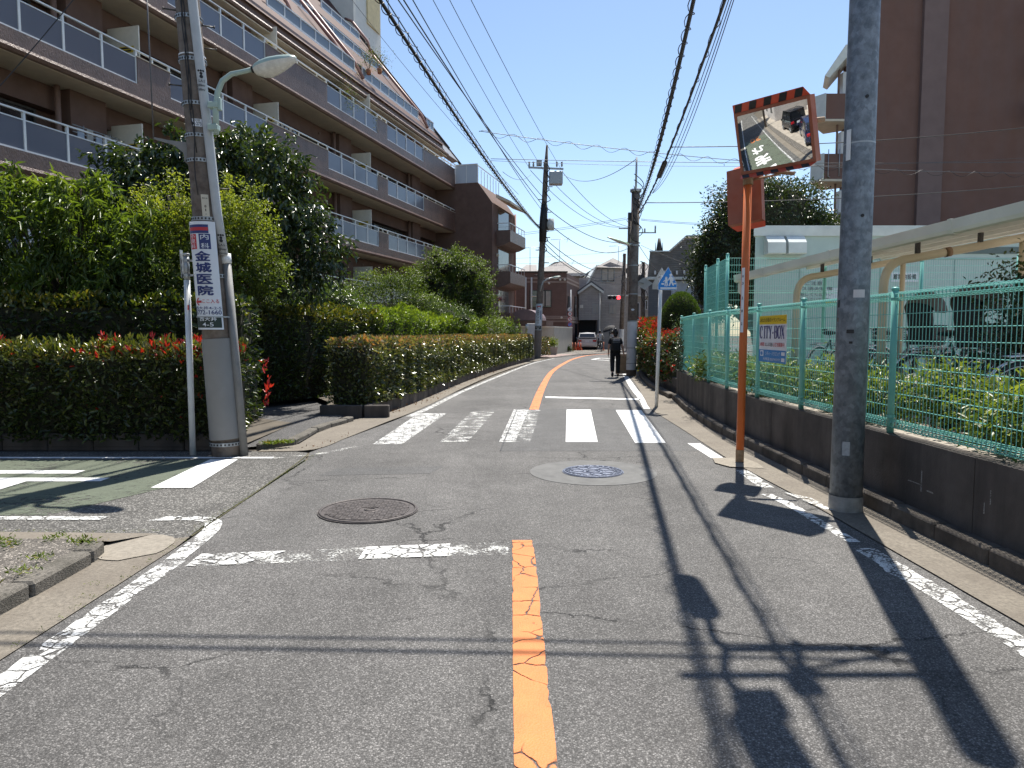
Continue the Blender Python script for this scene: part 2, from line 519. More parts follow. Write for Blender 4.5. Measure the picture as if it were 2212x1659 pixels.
CREAM = M('cream shelter paint', (0.68, 0.58, 0.41), 0.5, 0.08, 6, stain=(0.38, 0.30, 0.19), samt=0.4, sscale=3)
GUTTERC = M('off white gutter', (0.82, 0.79, 0.70), 0.45, 0.06, 6, stain=(0.45, 0.43, 0.36), samt=0.35)
ROOFP = leafmat('translucent shelter sheet', [(0.0, (0.55, 0.53, 0.50)), (1.0, (0.6, 0.58, 0.55))], 0.5, 0.10, (1, 0.97, 0.95))
CABIN = M('pale green cabin panel', (0.50, 0.60, 0.56), 0.5, 0.05, 3, stain=(0.42, 0.52, 0.48), samt=0.4, streak=True)
CABINL = M('cabin trim', (0.70, 0.73, 0.69), 0.5, 0.06, 5, stain=(0.48, 0.5, 0.46), samt=0.4)
# buildings
def rough_render(name, base, ribs=True):
    t = NT(name)
    n1 = t.noise(3, 5); 
    c = t.ramp(n1, [(0.3, tuple(x*0.8 for x in base)), (0.7, tuple(x*1.15 for x in base))])
    st = t.ramp(t.noise(1.3, 6, 0.65, t.vec((1,1,0.15))), [(0.45, 0), (0.75, 0.55)])
    c = t.mix(st, c, tuple(x*1.55 for x in base))
    h = t.noise(26, 4, 0.7, t.vec((1, 1, 0.45)))
    nrm = t.bump(h, 0.9, 0.03)
    MATS[name] = t.end(t.pbr(c, 0.42, 0, nrm, 0.5)); return MATS[name]
BROWN = rough_render('rough brown render', (0.145, 0.090, 0.070))
BROWN_S = M('smooth brown render', (0.140, 0.086, 0.068), 0.85, 0.14, 2, 0.25, 25)
BROWN_R = M('right block brown render', (0.172, 0.096, 0.075), 0.85, 0.07, 1.2, 0.3, 40, stain=(0.165, 0.115, 0.105), samt=0.4, streak=True)
BROWN_RS = M('right block pale render', (0.19, 0.135, 0.125), 0.85, 0.08, 1.5, 0.3, 40)
SOFFIT = M('beige soffit paint', (0.60, 0.54, 0.43), 0.8, 0.08, 3)
RAILW = M('white balcony rail', (0.72, 0.75, 0.76), 0.38, 0.05, 8)
BOARD = M('beige partition board', (0.74, 0.70, 0.60), 0.6, 0.06, 6)
STICK = M('yellow warning sticker', (0.62, 0.45, 0.05), 0.5, 0.05, 6)
PIPEB = M('brown downpipe', (0.21, 0.135, 0.11), 0.55, 0.12, 8)
PIPER = M('rosy roof pipe', (0.40, 0.22, 0.18), 0.5, 0.12, 8)
def smoked(name, col, rough, alpha):
    t = NT(name)
    g = t.pbr(col, rough, 0, None, 0.6)
    tr = t.n('BsdfTransparent'); tr.inputs[0].default_value = (0.75, 0.78, 0.82, 1)
    m = t.n('MixShader'); m.inputs[0].default_value = alpha
    t.l(tr.outputs[0], m.inputs[1]); t.l(g, m.inputs[2])
    MATS[name] = t.end(m.outputs[0]); return MATS[name]
GLASSB = smoked('smoked balcony glass', (0.17, 0.185, 0.23), 0.16, 0.86)
FROST = smoked('frosted parapet glass', (0.55, 0.60, 0.66), 0.3, 0.85)
GLASSR = smoked('roof balcony glass', (0.16, 0.20, 0.24), 0.1, 0.85)
PANE = M('dark window glass', (0.018, 0.02, 0.022), 0.06, 0.3, 2, spec=0.7)
CURTAIN = M('pale curtain', (0.42, 0.40, 0.36), 0.8, 0.1, 3)
def shingles(name, base, sx, sy, rot=(0,0,0)):
    t = NT(name)
    b = t.n('TexBrick'); b.inputs['Scale'].default_value = 1.0
    b.inputs['Brick Width'].default_value = sx; b.inputs['Row Height'].default_value = sy
    b.inputs['Mortar Size'].default_value = 0.012; b.inputs['Mortar Smooth'].default_value = 0.2
    b.inputs['Color1'].default_value = (*[x*0.82 for x in base], 1); b.inputs['Color2'].default_value = (*[min(1,x*1.15) for x in base], 1)
    b.inputs['Mortar'].default_value = (*[x*0.4 for x in base], 1)
    uv = t.n('UVMap').outputs[0]
    t.l(uv, b.inputs['Vector'])
    c = t.mix(1.0, b.outputs['Color'], t.ramp(t.noise(1.5, 5), [(0.3, 0.8), (0.7, 1.15)]), 'MULTIPLY')
    MATS[name] = t.end(t.pbr(c, 0.75, 0, t.bump(b.outputs['Fac'], -0.5, 0.01), 0.3)); return MATS[name]
REDROOF = shingles('red shingle', (0.075, 0.026, 0.020), 0.30, 0.125)
GREYMETAL = M('grey metal roofing', (0.20, 0.21, 0.22), 0.5, 0.1, 4, 0.1, 20, 0.2)
TOWER = M('pale tower render', (0.72, 0.71, 0.65), 0.7, 0.06, 2)
# foliage
L_PHOT = leafmat('photinia leaves', [(0.0, (0.020, 0.030, 0.010)), (0.55, (0.048, 0.066, 0.016)), (0.80, (0.125, 0.145, 0.030)), (0.885, (0.20, 0.18, 0.05)), (0.90, (0.33, 0.018, 0.018)), (1.0, (0.50, 0.035, 0.03))], 0.32, 0.22)
L_DARK = leafmat('dark hedge leaves', [(0.0, (0.018, 0.030, 0.008)), (0.6, (0.044, 0.070, 0.014)), (0.85, (0.095, 0.118, 0.020)), (1.0, (0.18, 0.155, 0.03))], 0.32, 0.25)
L_CLIP = leafmat('clipped hedge leaves', [(0.0, (0.036, 0.050, 0.017)), (0.5, (0.090, 0.108, 0.032)), (0.72, (0.19, 0.175, 0.07)), (0.86, (0.31, 0.22, 0.12)), (1.0, (0.38, 0.17, 0.085))], 0.25, 0.25, spec=0.8)
L_LIME = leafmat('lime hedge leaves', [(0.0, (0.04, 0.07, 0.010)), (0.5, (0.105, 0.165, 0.020)), (1.0, (0.20, 0.26, 0.035))], 0.38, 0.36)
L_MAPLE = leafmat('yellow maple leaves', [(0.0, (0.045, 0.07, 0.012)), (0.5, (0.115, 0.155, 0.025)), (1.0, (0.26, 0.28, 0.05))], 0.5, 0.40)
L_MAPLE2 = leafmat('green maple leaves', [(0.0, (0.032, 0.052, 0.014)), (0.6, (0.075, 0.115, 0.024)), (1.0, (0.16, 0.19, 0.045))], 0.5, 0.4)
L_PEACH = leafmat('peach leaves', [(0.0, (0.04, 0.07, 0.014)), (0.6, (0.095, 0.145, 0.025)), (1.0, (0.18, 0.23, 0.045))], 0.4, 0.34)
L_GLOSS = leafmat('glossy dark leaves', [(0.0, (0.018, 0.032, 0.011)), (0.7, (0.050, 0.080, 0.024)), (1.0, (0.11, 0.14, 0.04))], 0.34, 0.2, spec=0.7)
L_NAND = leafmat('reddish tip leaves', [(0.0, (0.035, 0.06, 0.014)), (0.6, (0.085, 0.12, 0.03)), (0.85, (0.16, 0.15, 0.05)), (1.0, (0.26, 0.10, 0.05))], 0.5, 0.35)
L_ROUND = leafmat('shiny shrub leaves', [(0.0, (0.03, 0.055, 0.018)), (0.6, (0.075, 0.12, 0.03)), (1.0, (0.14, 0.19, 0.05))], 0.3, 0.28, spec=0.6)
L_AZAL = leafmat('azalea leaves', [(0.0, (0.04, 0.07, 0.014)), (0.5, (0.10, 0.145, 0.03)), (0.97, (0.22, 0.25, 0.06)), (0.985, (0.62, 0.25, 0.30)), (1.0, (0.7, 0.3, 0.35))], 0.45, 0.35)
L_TOPI = leafmat('clipped conifer needles', [(0.0, (0.02, 0.045, 0.010)), (1.0, (0.075, 0.125, 0.022))], 0.55, 0.25)
L_OAK = leafmat('big evergreen leaves', [(0.0, (0.014, 0.028, 0.010)), (0.7, (0.045, 0.068, 0.020)), (1.0, (0.12, 0.115, 0.04))], 0.35, 0.2)
L_CONI = leafmat('conifer sprays', [(0.0, (0.014, 0.03, 0.010)), (1.0, (0.05, 0.085, 0.02))], 0.6, 0.2)
L_WEED = leafmat('weed blades', [(0.0, (0.06, 0.10, 0.02)), (0.8, (0.16, 0.21, 0.04)), (1.0, (0.25, 0.18, 0.07))], 0.6, 0.35)
L_DRY = leafmat('fallen dry leaves', [(0.0, (0.10, 0.045, 0.02)), (1.0, (0.22, 0.10, 0.04))], 0.7, 0.2)
BARK = M('bark', (0.075, 0.055, 0.042), 0.9, 0.3, 10, 0.6, 40)
TWIG_CORE = M('shaded twig core', (0.030, 0.030, 0.016), 0.95, 0.4, 12, 0.6, 30)  # dark filler colour: shade among the twigs put into solid cores
# ------------------------------------------------------------------ ground, road, kerbs
b = MB(); b.quad((-220,-120,-0.03),(220,-120,-0.03),(220,320,-0.03),(-220,320,-0.03))
struct(b.build('ground', EARTH))

LEFT_EDGE = smooth_line([(-2.05, 12.6), (-1.83, 14.6), (-1.42, 18.7), (-0.58, 25.3), (0.85, 35.5), (2.3, 42.5), (3.9, 47.3), (6.2, 50.8)], 5)   # asphalt meets gutter
RIGHT_EDGE = smooth_line([(2.72, -12), (2.72, 3), (2.72, 8.4), (2.76, 11.2), (2.95, 14.4), (3.6, 20.3), (4.65, 28), (6.4, 38), (8.4, 45.5), (11.5, 51.5)], 5)
road_pts = ([(-2.42, -12), (-2.42, 5.25), (-2.45, 5.6), (-2.5, 8.6), (-2.62, 9.1), (-2.45, 10.2), (-2.25, 11.4)] + LEFT_EDGE
            + [(4.5, 56), (3.0, 68), (3.0, 84), (60, 92), (60, 66), (18, 58)] + RIGHT_EDGE[::-1])
b = MB(); b.poly([(p[0], p[1], 0.0) for p in road_pts])
road = struct(b.build('road', ASPH))
b = MB(); b.poly([(-45, 5.05, -0.001), (-2.46, 5.05, -0.001), (-2.46, 5.3, -0.001), (-2.48, 5.6, -0.001), (-2.53, 8.6, -0.001), (-2.65, 9.1, -0.001), (-2.9, 9.2, -0.001), (-45, 9.2, -0.001)])
side_street = struct(b.build('side_street', ASPH2))

def mark(name, pts, mat, parent, z=0.004):
    m = MB(); m.poly([(p[0], p[1], z) for p in pts])
    return m.build(name, mat, parent)
def ribbon(name, line, w, mat, parent, z=0.004, chip=0.0):
    if chip:                          # ragged, chipped paint edges
        fine = []
        for a, c in zip(line, line[1:]):
            k = max(1, int(math.hypot(c[0]-a[0], c[1]-a[1])/0.035)); fine += [(lerp(a[0],c[0],i/k), lerp(a[1],c[1],i/k)) for i in range(k)]
        line = fine+[line[-1]]
    l = offset_line(line, -w/2); r = offset_line(line, w/2)
    if chip:
        rg = random.Random(5); bite = [0.0, 0.0]
        for i in range(len(line)):
            for e, pl, sg in ((0, l, 1), (1, r, -1)):
                bite[e] = bite[e]*0.6 + (rg.uniform(0.3, 1.0)*chip if rg.random() < 0.10 else 0)
                pl[i] = (pl[i][0]+sg*(bite[e]+rg.uniform(-0.1, 0.1)*chip), pl[i][1])
    m = MB(); m.strip(l, r, z)
    return m.build(name, mat, parent)
mark('asphalt_patch', [(-0.15,9.2),(2.68,9.2),(2.86,14.4),(0.11,14.4)], asphalt('newer asphalt', 0.135, 0.20, 160, False, (1.0, 0.98, 0.955), 0.10, 0.4), road, 0.002)
mark('asphalt_patch', [(-2.1,7.6),(-0.9,7.72),(-0.8,8.15),(-2.0,8.02)], MATS['newer asphalt'], road, 0.002)
# crosswalk
for q, mt in (([(905,893),(965,893),(868,960),(805,960)], WHITE_MID), ([(1020,888),(1070,888),(1010,955),(950,955)], WHITE_BAD),
              ([(1110,885),(1142,885),(1113,955),(1078,955)], WHITE_MID), ([(1142,885),(1168,885),(1145,955),(1113,955)], WHITE_BAD),
              ([(1224,885),(1276,885),(1291,955),(1222,955)], WHITE_OK), ([(1330,886),(1385,886),(1438,957),(1372,957)], WHITE_OK)):
    mark('crosswalk_stripe', [gnd(*p) for p in q][::-1], mt, road)
# stop lines
mark('stop_line', [(-2.17, 4.60), (-0.02, 4.86), (-0.02, 5.17), (-2.17, 4.86)], WHITE_BAD, road)
mark('stop_line', [(-1.05, 4.745), (-0.45, 4.815), (-0.45, 5.10), (-1.05, 5.02)], WHITE_FLAKE, road, 0.008)
mark('stop_line', [(-2.17, 4.60), (-1.8, 4.645), (-1.6, 4.93), (-2.17, 4.86)], WHITE_FLAKE, road, 0.008)
mark('stop_line', [(0.80, 16.75), (2.98, 16.2), (2.98, 16.55), (0.80, 17.12)], WHITE_OK, road)
# centre lines
ribbon('centre_line', [(0.085, -2), (0.085, 2.4), (0.08, 5.2)], 0.158, ORANGE, road, chip=0.010)
ribbon('centre_line', smooth_line([(0.44, 14.2), (0.78, 19), (1.28, 25), (1.70, 29.0), (2.46, 34.5), (3.65, 41.8), (5.2, 48.0), (7.2, 51.6)], 6), 0.19, ORANGE, road)
# edge lines
ribbon('edge_line', [(-2.22, -3), (-2.25, 3), (-2.28, 4.0), (-2.29, 4.72)], 0.15, WHITE_MID, road, chip=0.02)
ribbon('edge_line', smooth_line([(-2.30, 4.74), (-2.33, 5.2), (-2.37, 5.5), (-2.47, 5.74), (-2.68, 5.82), (-3.0, 5.80)], 5), 0.13, WHITE_MID, road, 0.006)
ribbon('edge_line', smooth_line([(-2.95, 8.66), (-2.45, 9.0), (-2.1, 9.6)], 4), 0.10, WHITE_BAD, road)
ribbon('edge_line', smooth_line([(-1.90, 13.0), (-1.69, 14.6), (-1.28, 18.7), (-0.43, 25.3), (1.02, 35.5), (2.5, 42.3)], 5), 0.13, WHITE_MID, road)
ribbon('edge_line', smooth_line([(2.76, 14.35), (3.05, 16.6), (3.45, 20.3), (4.45, 28), (6.2, 37.5), (8.1, 44.5)], 5), 0.17, WHITE_OK, road)
ribbon('edge_line', [(2.53, 5.0), (2.53, 3.2), (2.52, 1.0), (2.5, -3)], 0.15, WHITE_MID, road, chip=0.02)
ribbon('edge_line', smooth_line([(2.44, 6.72), (2.50, 6.3), (2.51, 5.8), (2.53, 5.15)], 4), 0.10, WHITE_FLAKE, road)
mark('edge_dash', [gnd(*p) for p in [(1485,958),(1512,958),(1563,990),(1536,990)]][::-1], WHITE_OK, road)
mark('edge_dash', [gnd(*p) for p in [(1590,1017),(1618,1017),(1672,1054),(1640,1054)]][::-1], WHITE_MID, road)
mark('edge_dash', [(2.62, 6.75), (2.78, 6.5), (2.80, 6.05), (2.72, 6.05)], WHITE_MID, road, 0.016)
# far diamond
for a, c in (((4.6, 40.6), (5.35, 43.0)), ((5.35, 43.0), (6.3, 40.9)), ((6.3, 40.9), (5.4, 38.9)), ((5.4, 38.9), (4.6, 40.6))):
    ribbon('diamond_mark', [a, c], 0.22, WHITE_OK, road)
# asphalt patch seams and mortar repairs
mark('tar_seam', [(-0.16, 9.2), (-0.145, 9.2), (0.11, 14.2), (0.095, 14.2)], BLACK, road, 0.009)
ribbon('tar_seam', smooth_line([(-2.44, 5.3), (-2.47, 6.4), (-2.53, 8.0), (-2.6, 9.0)], 5), 0.016, M('mossy seam', (0.075, 0.07, 0.035), 0.95, 0.6, 20), road, 0.006)

# side street paint
GC = []
b = MB(); b.poly([(-16, 5.92, 0.003), (-3.95, 5.92, 0.003), (-3.46, 7.0, 0.003), (-3.62, 8.55, 0.003), (-16, 8.6, 0.003)])
b.build('green_coating', GREENCOAT, side_street)
ribbon('edge_line', [(-40, 8.68), (-2.95, 8.68)], 0.10, WHITE_OK, side_street, 0.007)
ribbon('edge_line', [(-40, 5.84), (-10, 5.84), (-3.4, 5.82)], 0.11, WHITE_MID, side_street, 0.007)
mark('stop_bar', [(-3.60, 6.98), (-3.19, 6.98), (-3.34, 8.56), (-3.68, 8.56)], WHITE_OK, side_street, 0.007)
for ch, x0 in (('止', -5.35), ('ま', -8.2), ('れ', -11.0)):
    lettering(ch, 1.0, lambda u, v, x0=x0: Vector((x0 + v, 7.42 - u, 0.008)), WHITE_OK, side_street, bold=0.03, fit=(1.25, 2.15), name='road_lettering')
lettering('30', 1.0, lambda u, v: Vector((-15.2 - v, 7.3 + u, 0.008)), ORANGE, side_street, bold=0.02, fit=(1.2, 2.0), name='road_lettering')

# left gutter, kerb, pavement
def kerb_run(owner, line, w, h, mat, gap=0.012, length=0.6, skip=(), tops=None):
    """separate kerb stones along an XY polyline, face on the line, body to its left"""
    acc = 0.0; seg = []
    pts = [Vector(p) for p in line]
    dist = [0.0]
    for a, c in zip(pts, pts[1:]): dist.append(dist[-1] + (c-a).length)
    def P(s):
        for i in range(len(pts)-1):
            if s <= dist[i+1] or i == len(pts)-2:
                return pts[i] + (pts[i+1]-pts[i])*((s-dist[i])/(dist[i+1]-dist[i]))
    k = 0; s = 0.0
    while s < dist[-1] - 0.05:
        e = min(s + length, dist[-1])
        a, c = P(s + gap/2), P(e - gap/2)
        t = (c-a).normalized(); nrm = Vector((-t.y, t.x))
        hh = h + random.uniform(-0.006, 0.006)
        mid = (a+c)/2 + nrm*(w/2 + random.uniform(-0.004, 0.004))
        m = MB(); m.obox((mid.x, mid.y, (hh-0.06)/2), (t.x*(c-a).length/2, t.y*(c-a).length/2, 0), (nrm.x*w/2, nrm.y*w/2, 0), (0, 0, (hh+0.06)/2), 0, 0.018)
        if k not in skip: m.build('kerb_stone', mat, owner)
        s = e; k += 1
b = MB(); b.strip([(-2.82,-12),(-2.82,4.9),(-2.86,5.1)], [(-2.42,-12),(-2.42,5.0),(-2.44,5.28)], 0.006)
gl = struct(b.build('gutter_left', CONC))
b = MB(); rg = random.Random(3); b.poly([(-2.70+0.235*math.cos(a)*(1+rg.uniform(-0.08,0.08)), 5.02+0.30*math.sin(a)*(1+rg.uniform(-0.08,0.08)), 0.012) for a in [2*math.pi*k/22 for k in range(22)]])
b.build('mortar_patch', CONC_L, gl)
b = MB(); b.poly([(-30,-12,0.085),(-2.94,-12,0.085),(-2.94,4.75,0.085),(-3.1,4.98,0.08),(-4.2,5.02,0.06),(-30,5.02,0.06)])
pl = struct(b.build('pavement_left', PAVE))
b = MB(); b.poly([(-4.3,5.06,0.055),(-3.15,5.02,0.06),(-2.92,5.06,0.035),(-2.72,5.36,0.008),(-4.3,5.42,0.008)])
b.build('concrete_ramp', CONC, pl)
b = MB(); b.poly([(-30,5.03,0.055),(-4.32,5.05,0.055),(-4.32,5.42,0.008),(-30,5.42,0.008)]); b.build('concrete_ramp', CONC, pl)
kerb_run(pl, [(-2.80,-3.4),(-2.80,4.4),(-2.81,4.7),(-2.86,4.9)], 0.14, 0.10, KERB, 0.02, 0.62)
b = MB(); b.poly([(-30,-12,0.118),(-5.4,-12,0.118),(-5.2,4.6,0.118),(-30,4.6,0.118)]); struct(b.build('parking_lot', LOT))

# right gutter and kerb
FENCE_LINE = smooth_line([(3.36,-8),(3.36,3),(3.36,6.3),(3.36,8.2),(3.37,9.7),(3.40,11.2),(3.50,12.6),(3.68,14.4),(4.0,16.9)], 5)
def fence_x(Y): return curve_at(FENCE_LINE, Y)
KERBF = [(fence_x(y)-0.22, y) for y in np.arange(-8, 16.8, 0.4)]
GUTR = smooth_line([(2.70,-8),(2.70,3.9),(2.70,6.3),(2.64,8.4),(2.72,11.2),(2.80,14.2),(3.05,16.2),(3.5,19.6),(4.55,27.5),(6.3,37.5),(8.3,45.5)], 5)
KEXT = smooth_line([(3.66,16.5),(3.80,18.8),(3.98,21.0),(4.42,24.5),(4.95,28.0),(5.6,31.5),(6.95,38.5),(8.8,45)], 5)
L_ = [(curve_at(GUTR, y), y) for y in np.arange(-8, 45, 0.5)]
R_ = [((fence_x(y)-0.12) if y < 16.5 else curve_at(KEXT, y)+0.3, y) for y in np.arange(-8, 45, 0.5)]
b = MB(); b.strip(L_, R_, 0.010)
gr = struct(b.build('gutter_right', CONC))
b = MB(); b.strip([(2.50,8.05),(2.40,8.3),(2.46,8.62)], [(2.86,7.95),(2.9,8.3),(2.84,8.66)], 0.014); b.build('mortar_patch', CONC_L, gr)
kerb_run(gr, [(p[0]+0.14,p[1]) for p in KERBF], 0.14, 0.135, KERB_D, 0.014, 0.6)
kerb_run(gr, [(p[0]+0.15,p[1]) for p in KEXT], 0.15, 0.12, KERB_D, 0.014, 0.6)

# entrance path between the hedges and its kerb
b = MB(); b.poly([(-3.6,9.35,0.02),(-2.95,9.75,0.03),(-3.0,11.2,0.05),(-3.0,12.6,0.06),(-3.6,13.2,0.06),(-4.2,16.5,0.06),(-9,20,0.06),(-9,17,0.06),(-5.6,14.6,0.06),(-4.3,11,0.04)])
struct(b.build('entrance_path', ASPHP))
b = MB(); b.strip(smooth_line([(-3.3,9.30),(-3.0,9.75),(-3.05,11.0),(-2.8,12.5),(-2.45,13.3),(-2.12,15.6),(-1.68,20.3),(-0.82,27.3),(0.55,36),(1.6,41.5)],5),
                  smooth_line([(-3.3,9.12),(-2.62,9.3),(-2.42,10.4),(-2.15,12.3),(-1.97,13.4),(-1.72,15.6),(-1.30,20.3),(-0.50,27.3),(0.85,35.8),(1.95,41.2)],5), 0.008)
g2 = struct(b.build('gutter_far_left', CONC))
kerb_run(g2, smooth_line([(-3.32,9.28),(-3.12,9.33),(-2.98,9.55),(-2.97,10.4),(-2.98,11.2),(-2.75,12.3)],4), 0.14, 0.085, KERB, 0.015, 0.6)

# manhole covers
def manhole(name, c, r, label, mat, weave, owner=None):
    t = thing(name, (c[0], c[1], 0.0), label, 'manhole cover')
    m = MB(); m.disc((c[0],c[1],0.004), (0,0,1), r, 0.012, 48); m.build('cover_plate', mat, t)
    m = MB(); m.torus((c[0],c[1],0.008), (0,0,1), r-0.02, 0.013, 48, 6); m.build('rim', mat, t)
    m = MB(); m.torus((c[0],c[1],0.010), (0,0,1), r*0.82, 0.006, 40, 6); m.build('ring', mat, t)
    m = MB()
    if weave:
        n = int(r*2/0.052)
        for i in range(-n//2, n//2+1):
            for j in range(-n//2, n//2+1):
                x, y = i*0.052, j*0.052
                if 0.13*r < math.hypot(x,y)-0.04 < r*0.72:
                    hx, hy = (0.024, 0.012) if (i+j) % 2 else (0.012, 0.024)
                    for s in (-1, 1):
                        ox, oy = (0, 0.013*s) if hx > hy else (0.013*s, 0)
                        m.box(c[0]+x+ox-hx*0.98, c[0]+x+ox+hx*0.98, c[1]+y+oy-min(hy,hx)*0.75 if hx>hy else c[1]+y+oy-hy*0.98, c[1]+y+oy+min(hy,hx)*0.75 if hx>hy else c[1]+y+oy+hy*0.98, 0.009, 0.016)
        m.torus((c[0],c[1],0.011), (0,0,1), 0.10, 0.007, 24, 6)
        m.torus((c[0]+0.015,c[1],0.011), (0,0,1), 0.045, 0.008, 20, 6)
    else:
        for k in range(9):
            an = 2*math.pi*k/9
            m.torus((c[0]+math.cos(an)*r*0.52, c[1]+math.sin(an)*r*0.52, 0.010), (0,0,1), r*0.2, 0.010, 10, 5)
        for k in range(26):
            an = 2*math.pi*k/26
            m.bar((c[0]+math.cos(an)*r*0.76, c[1]+math.sin(an)*r*0.76, 0.012), (c[0]+math.cos(an+0.12)*r*0.93, c[1]+math.sin(an+0.12)*r*0.93, 0.012), 0.02, 0.012)
        m.torus((c[0],c[1],0.011), (0,0,1), r*0.2, 0.012, 20, 6)
    p = m.build('relief', mat, t); p['kind'] = 'stuff'
    return t
manhole('manhole_cover', (-1.25, 6.08), 0.43, 'dark round iron manhole cover with woven relief, sunk in the asphalt near the stop line', IRON, True)
t2 = manhole('manhole_cover', (0.90, 7.80), 0.34, 'bluish iron manhole cover set in a round grey mortar ring before the crosswalk', IRONB, False)
m = MB(); m.disc((0.90,7.80,0.0), (0,0,1), 0.70, 0.008, 64); m.build('mortar_ring', GROUT, t2)
# ------------------------------------------------------------------ left apartment building
FA = R(14.7)
FD = Vector((math.sin(FA), math.cos(FA), 0)); FN = Vector((-FD.y, FD.x, 0))
FQ = Vector((-3.7, 47.0, 0))
def B(s, n, z): return FQ - FD*s + FN*n + Vector((0, 0, z))     # s towards the viewer, n into the building
def bbox(m, s0, s1, n0, n1, z0, z1, mi=0):
    c = B((s0+s1)/2, (n0+n1)/2, (z0+z1)/2)
    return m.obox(c, FD*(s1-s0)/2, FN*(n1-n0)/2, Vector((0,0,(z1-z0)/2)), mi)
def bpoly(m, pts, s0, s1, mi=0):    # cross-section (n, z) swept along s
    return m.extrude([B(s0, n, z) for n, z in pts], -FD*(s1-s0), mi)
apt = thing('apartment_building', B(18, 2, 0), 'long brown apartment block with glass balconies and red shingled mansard roof on the left', 'building')
SMAX = 34.0
m = MB(); bbox(m, 0, SMAX, 1.62, 12, 0, 13.0); m.build('wall', BROWN_S, apt)
LEVELS = [4.0, 6.77, 9.52, 12.30]
GL = [(5.4, 10.4, 4), (11.5, 16.45, 4), (20.9, 25.9, 4), (27.2, 32.0, 4), (32.0, 33.9, 2)]
SOL = [(0.02, 5.4), (10.4, 11.5), (16.45, 20.9), (25.9, 27.2), (33.9, 34.0)]
for li, Rz in enumerate(LEVELS):
    gl, so = GL, SOL
    if li == 0: gl, so = [(5.4, 13.2, 6), (27.2, 32.0, 4)], [(0.02, 5.4), (13.2, 27.2), (32.0, 34.0)]
    bal = MB()
    # slab with rounded nose, low band, soffit recess
    bpoly(bal, [(0.0, Rz-0.95), (0.16, Rz-0.95), (0.16, Rz-1.15), (1.75, Rz-1.15), (1.75, Rz-1.40), (0.10, Rz-1.46), (0.03, Rz-1.45), (-0.03, Rz-1.38), (0.0, Rz-1.30)], 0.0, SMAX)
    balo = bal.build('balcony', BROWN, apt)
    m = MB(); bpoly(m, [(0.12, Rz-1.462), (0.12, Rz-1.47), (1.62, Rz-1.43), (1.62, Rz-1.415)], 0.05, SMAX); m.build('soffit', SOFFIT, balo)
    for (a, c) in so:
        m = MB(); bbox(m, a, c, 0.004, 0.15, Rz-0.949, Rz-0.20); m.build('parapet', BROWN, balo)
        m = MB(); bbox(m, a-0.02, c+0.02, -0.015, 0.17, Rz-0.199, Rz-0.175); m.build('parapet_cap', SOFFIT, balo)
        m = MB()
        k = max(1, int((c-a)/1.3))
        for i in range(k):
            s = a + (i+0.5)*(c-a)/k
            bbox(m, s-0.02, s+0.02, 0.05, 0.09, Rz-0.175, Rz-0.03)
        m.build('rail_post', RAILW, balo)
    for (a, c, k) in gl:
        w = (c-a)/k
        for i in range(k+1):
            s = a + i*w
            m = MB(); bbox(m, s-0.03, s+0.03, 0.03, 0.09, Rz-0.949, Rz-0.03); m.build('rail_post', RAILW, balo)
        for i in range(k):
            s0, s1 = a+i*w+0.03, a+(i+1)*w-0.03
            m = MB(); bbox(m, s0, s1, 0.055, 0.065, Rz-0.90, Rz-0.22); m.build('glass_panel', GLASSB, balo)
            m = MB(); bbox(m, s0, s1, 0.04, 0.08, Rz-0.219, Rz-0.19); m.build('panel_frame', RAILW, balo); m = MB(); bbox(m, s0, s1, 0.035, 0.085, Rz-0.945, Rz-0.90); m.build('panel_sill', RAILW, balo)
    m = MB(); bbox(m, 0.0, SMAX, 0.02, 0.09, Rz-0.03, Rz+0.01); m.build('top_rail', RAILW, balo)
    fl = Rz-1.15; ce = Rz+1.30
    # recessed wall: deep beam, piers, windows
    m = MB(); bbox(m, 0.3, SMAX, 1.25, 1.62, ce-0.62, ce); m.build('beam', BROWN_S, apt)
    for sp in (12.0, 19.9, 26.9, 3.2):
        m = MB(); bbox(m, sp+0.5, sp+1.7, 0.95, 1.62, fl, ce-0.001); m.build('pier', BROWN_S, apt)
        m = MB(); m.tube([B(sp+2.0, 1.05, fl), B(sp+2.0, 1.05, ce)], 0.075, 10); m.build('downpipe', PIPEB, apt)
        if sp > 4:
            bo = MB(); bbox(bo, sp-0.02, sp+0.02, 0.18, 1.45, fl+0.1, fl+1.95); bo = bo.build('partition_board', BOARD, balo)
            m = MB(); bbox(m, sp+0.021, sp+0.027, 0.35, 0.85, fl+1.22, fl+1.40); m.build('warning_sticker', STICK, balo)
            m = MB(); bbox(m, sp+0.0275, sp+0.029, 0.40, 0.80, fl+1.33, fl+1.37); bbox(m, sp+0.0275, sp+0.029, 0.44, 0.72, fl+1.25, fl+1.29); m.build('sticker_print', BLACK, balo)
    for (a, c) in ((5.3, 9.0), (9.4, 11.6), (14.2, 17.2), (17.6, 19.6), (22.0, 25.0), (25.4, 26.6), (29.2, 31.2), (31.6, 33.8)):
        wv = MB(); bbox(wv, a, c, 1.52, 1.60, fl+0.02, ce-0.66); wo_ = wv.build('window', PANE, apt)
        m = MB()
        k = max(2, int((c-a)/0.9))
        for i in range(k+1):
            s = a + i*(c-a)/k; bbox(m, s-0.03, s+0.03, 1.48, 1.519, fl+0.02, ce-0.66)
        bbox(m, a, c, 1.485, 1.519, ce-0.72, ce-0.66)
        m.build('window_frame', DSTEEL, wo_)
        if random.random() < 0.55:
            k0 = random.choice((0, 1)); q = (c-a)/2
            m = MB(); bbox(m, a+k0*q+0.1, a+k0*q+q-0.15, 1.505, 1.515, fl+0.3, ce-0.8); m.build('curtain', CURTAIN, wo_)
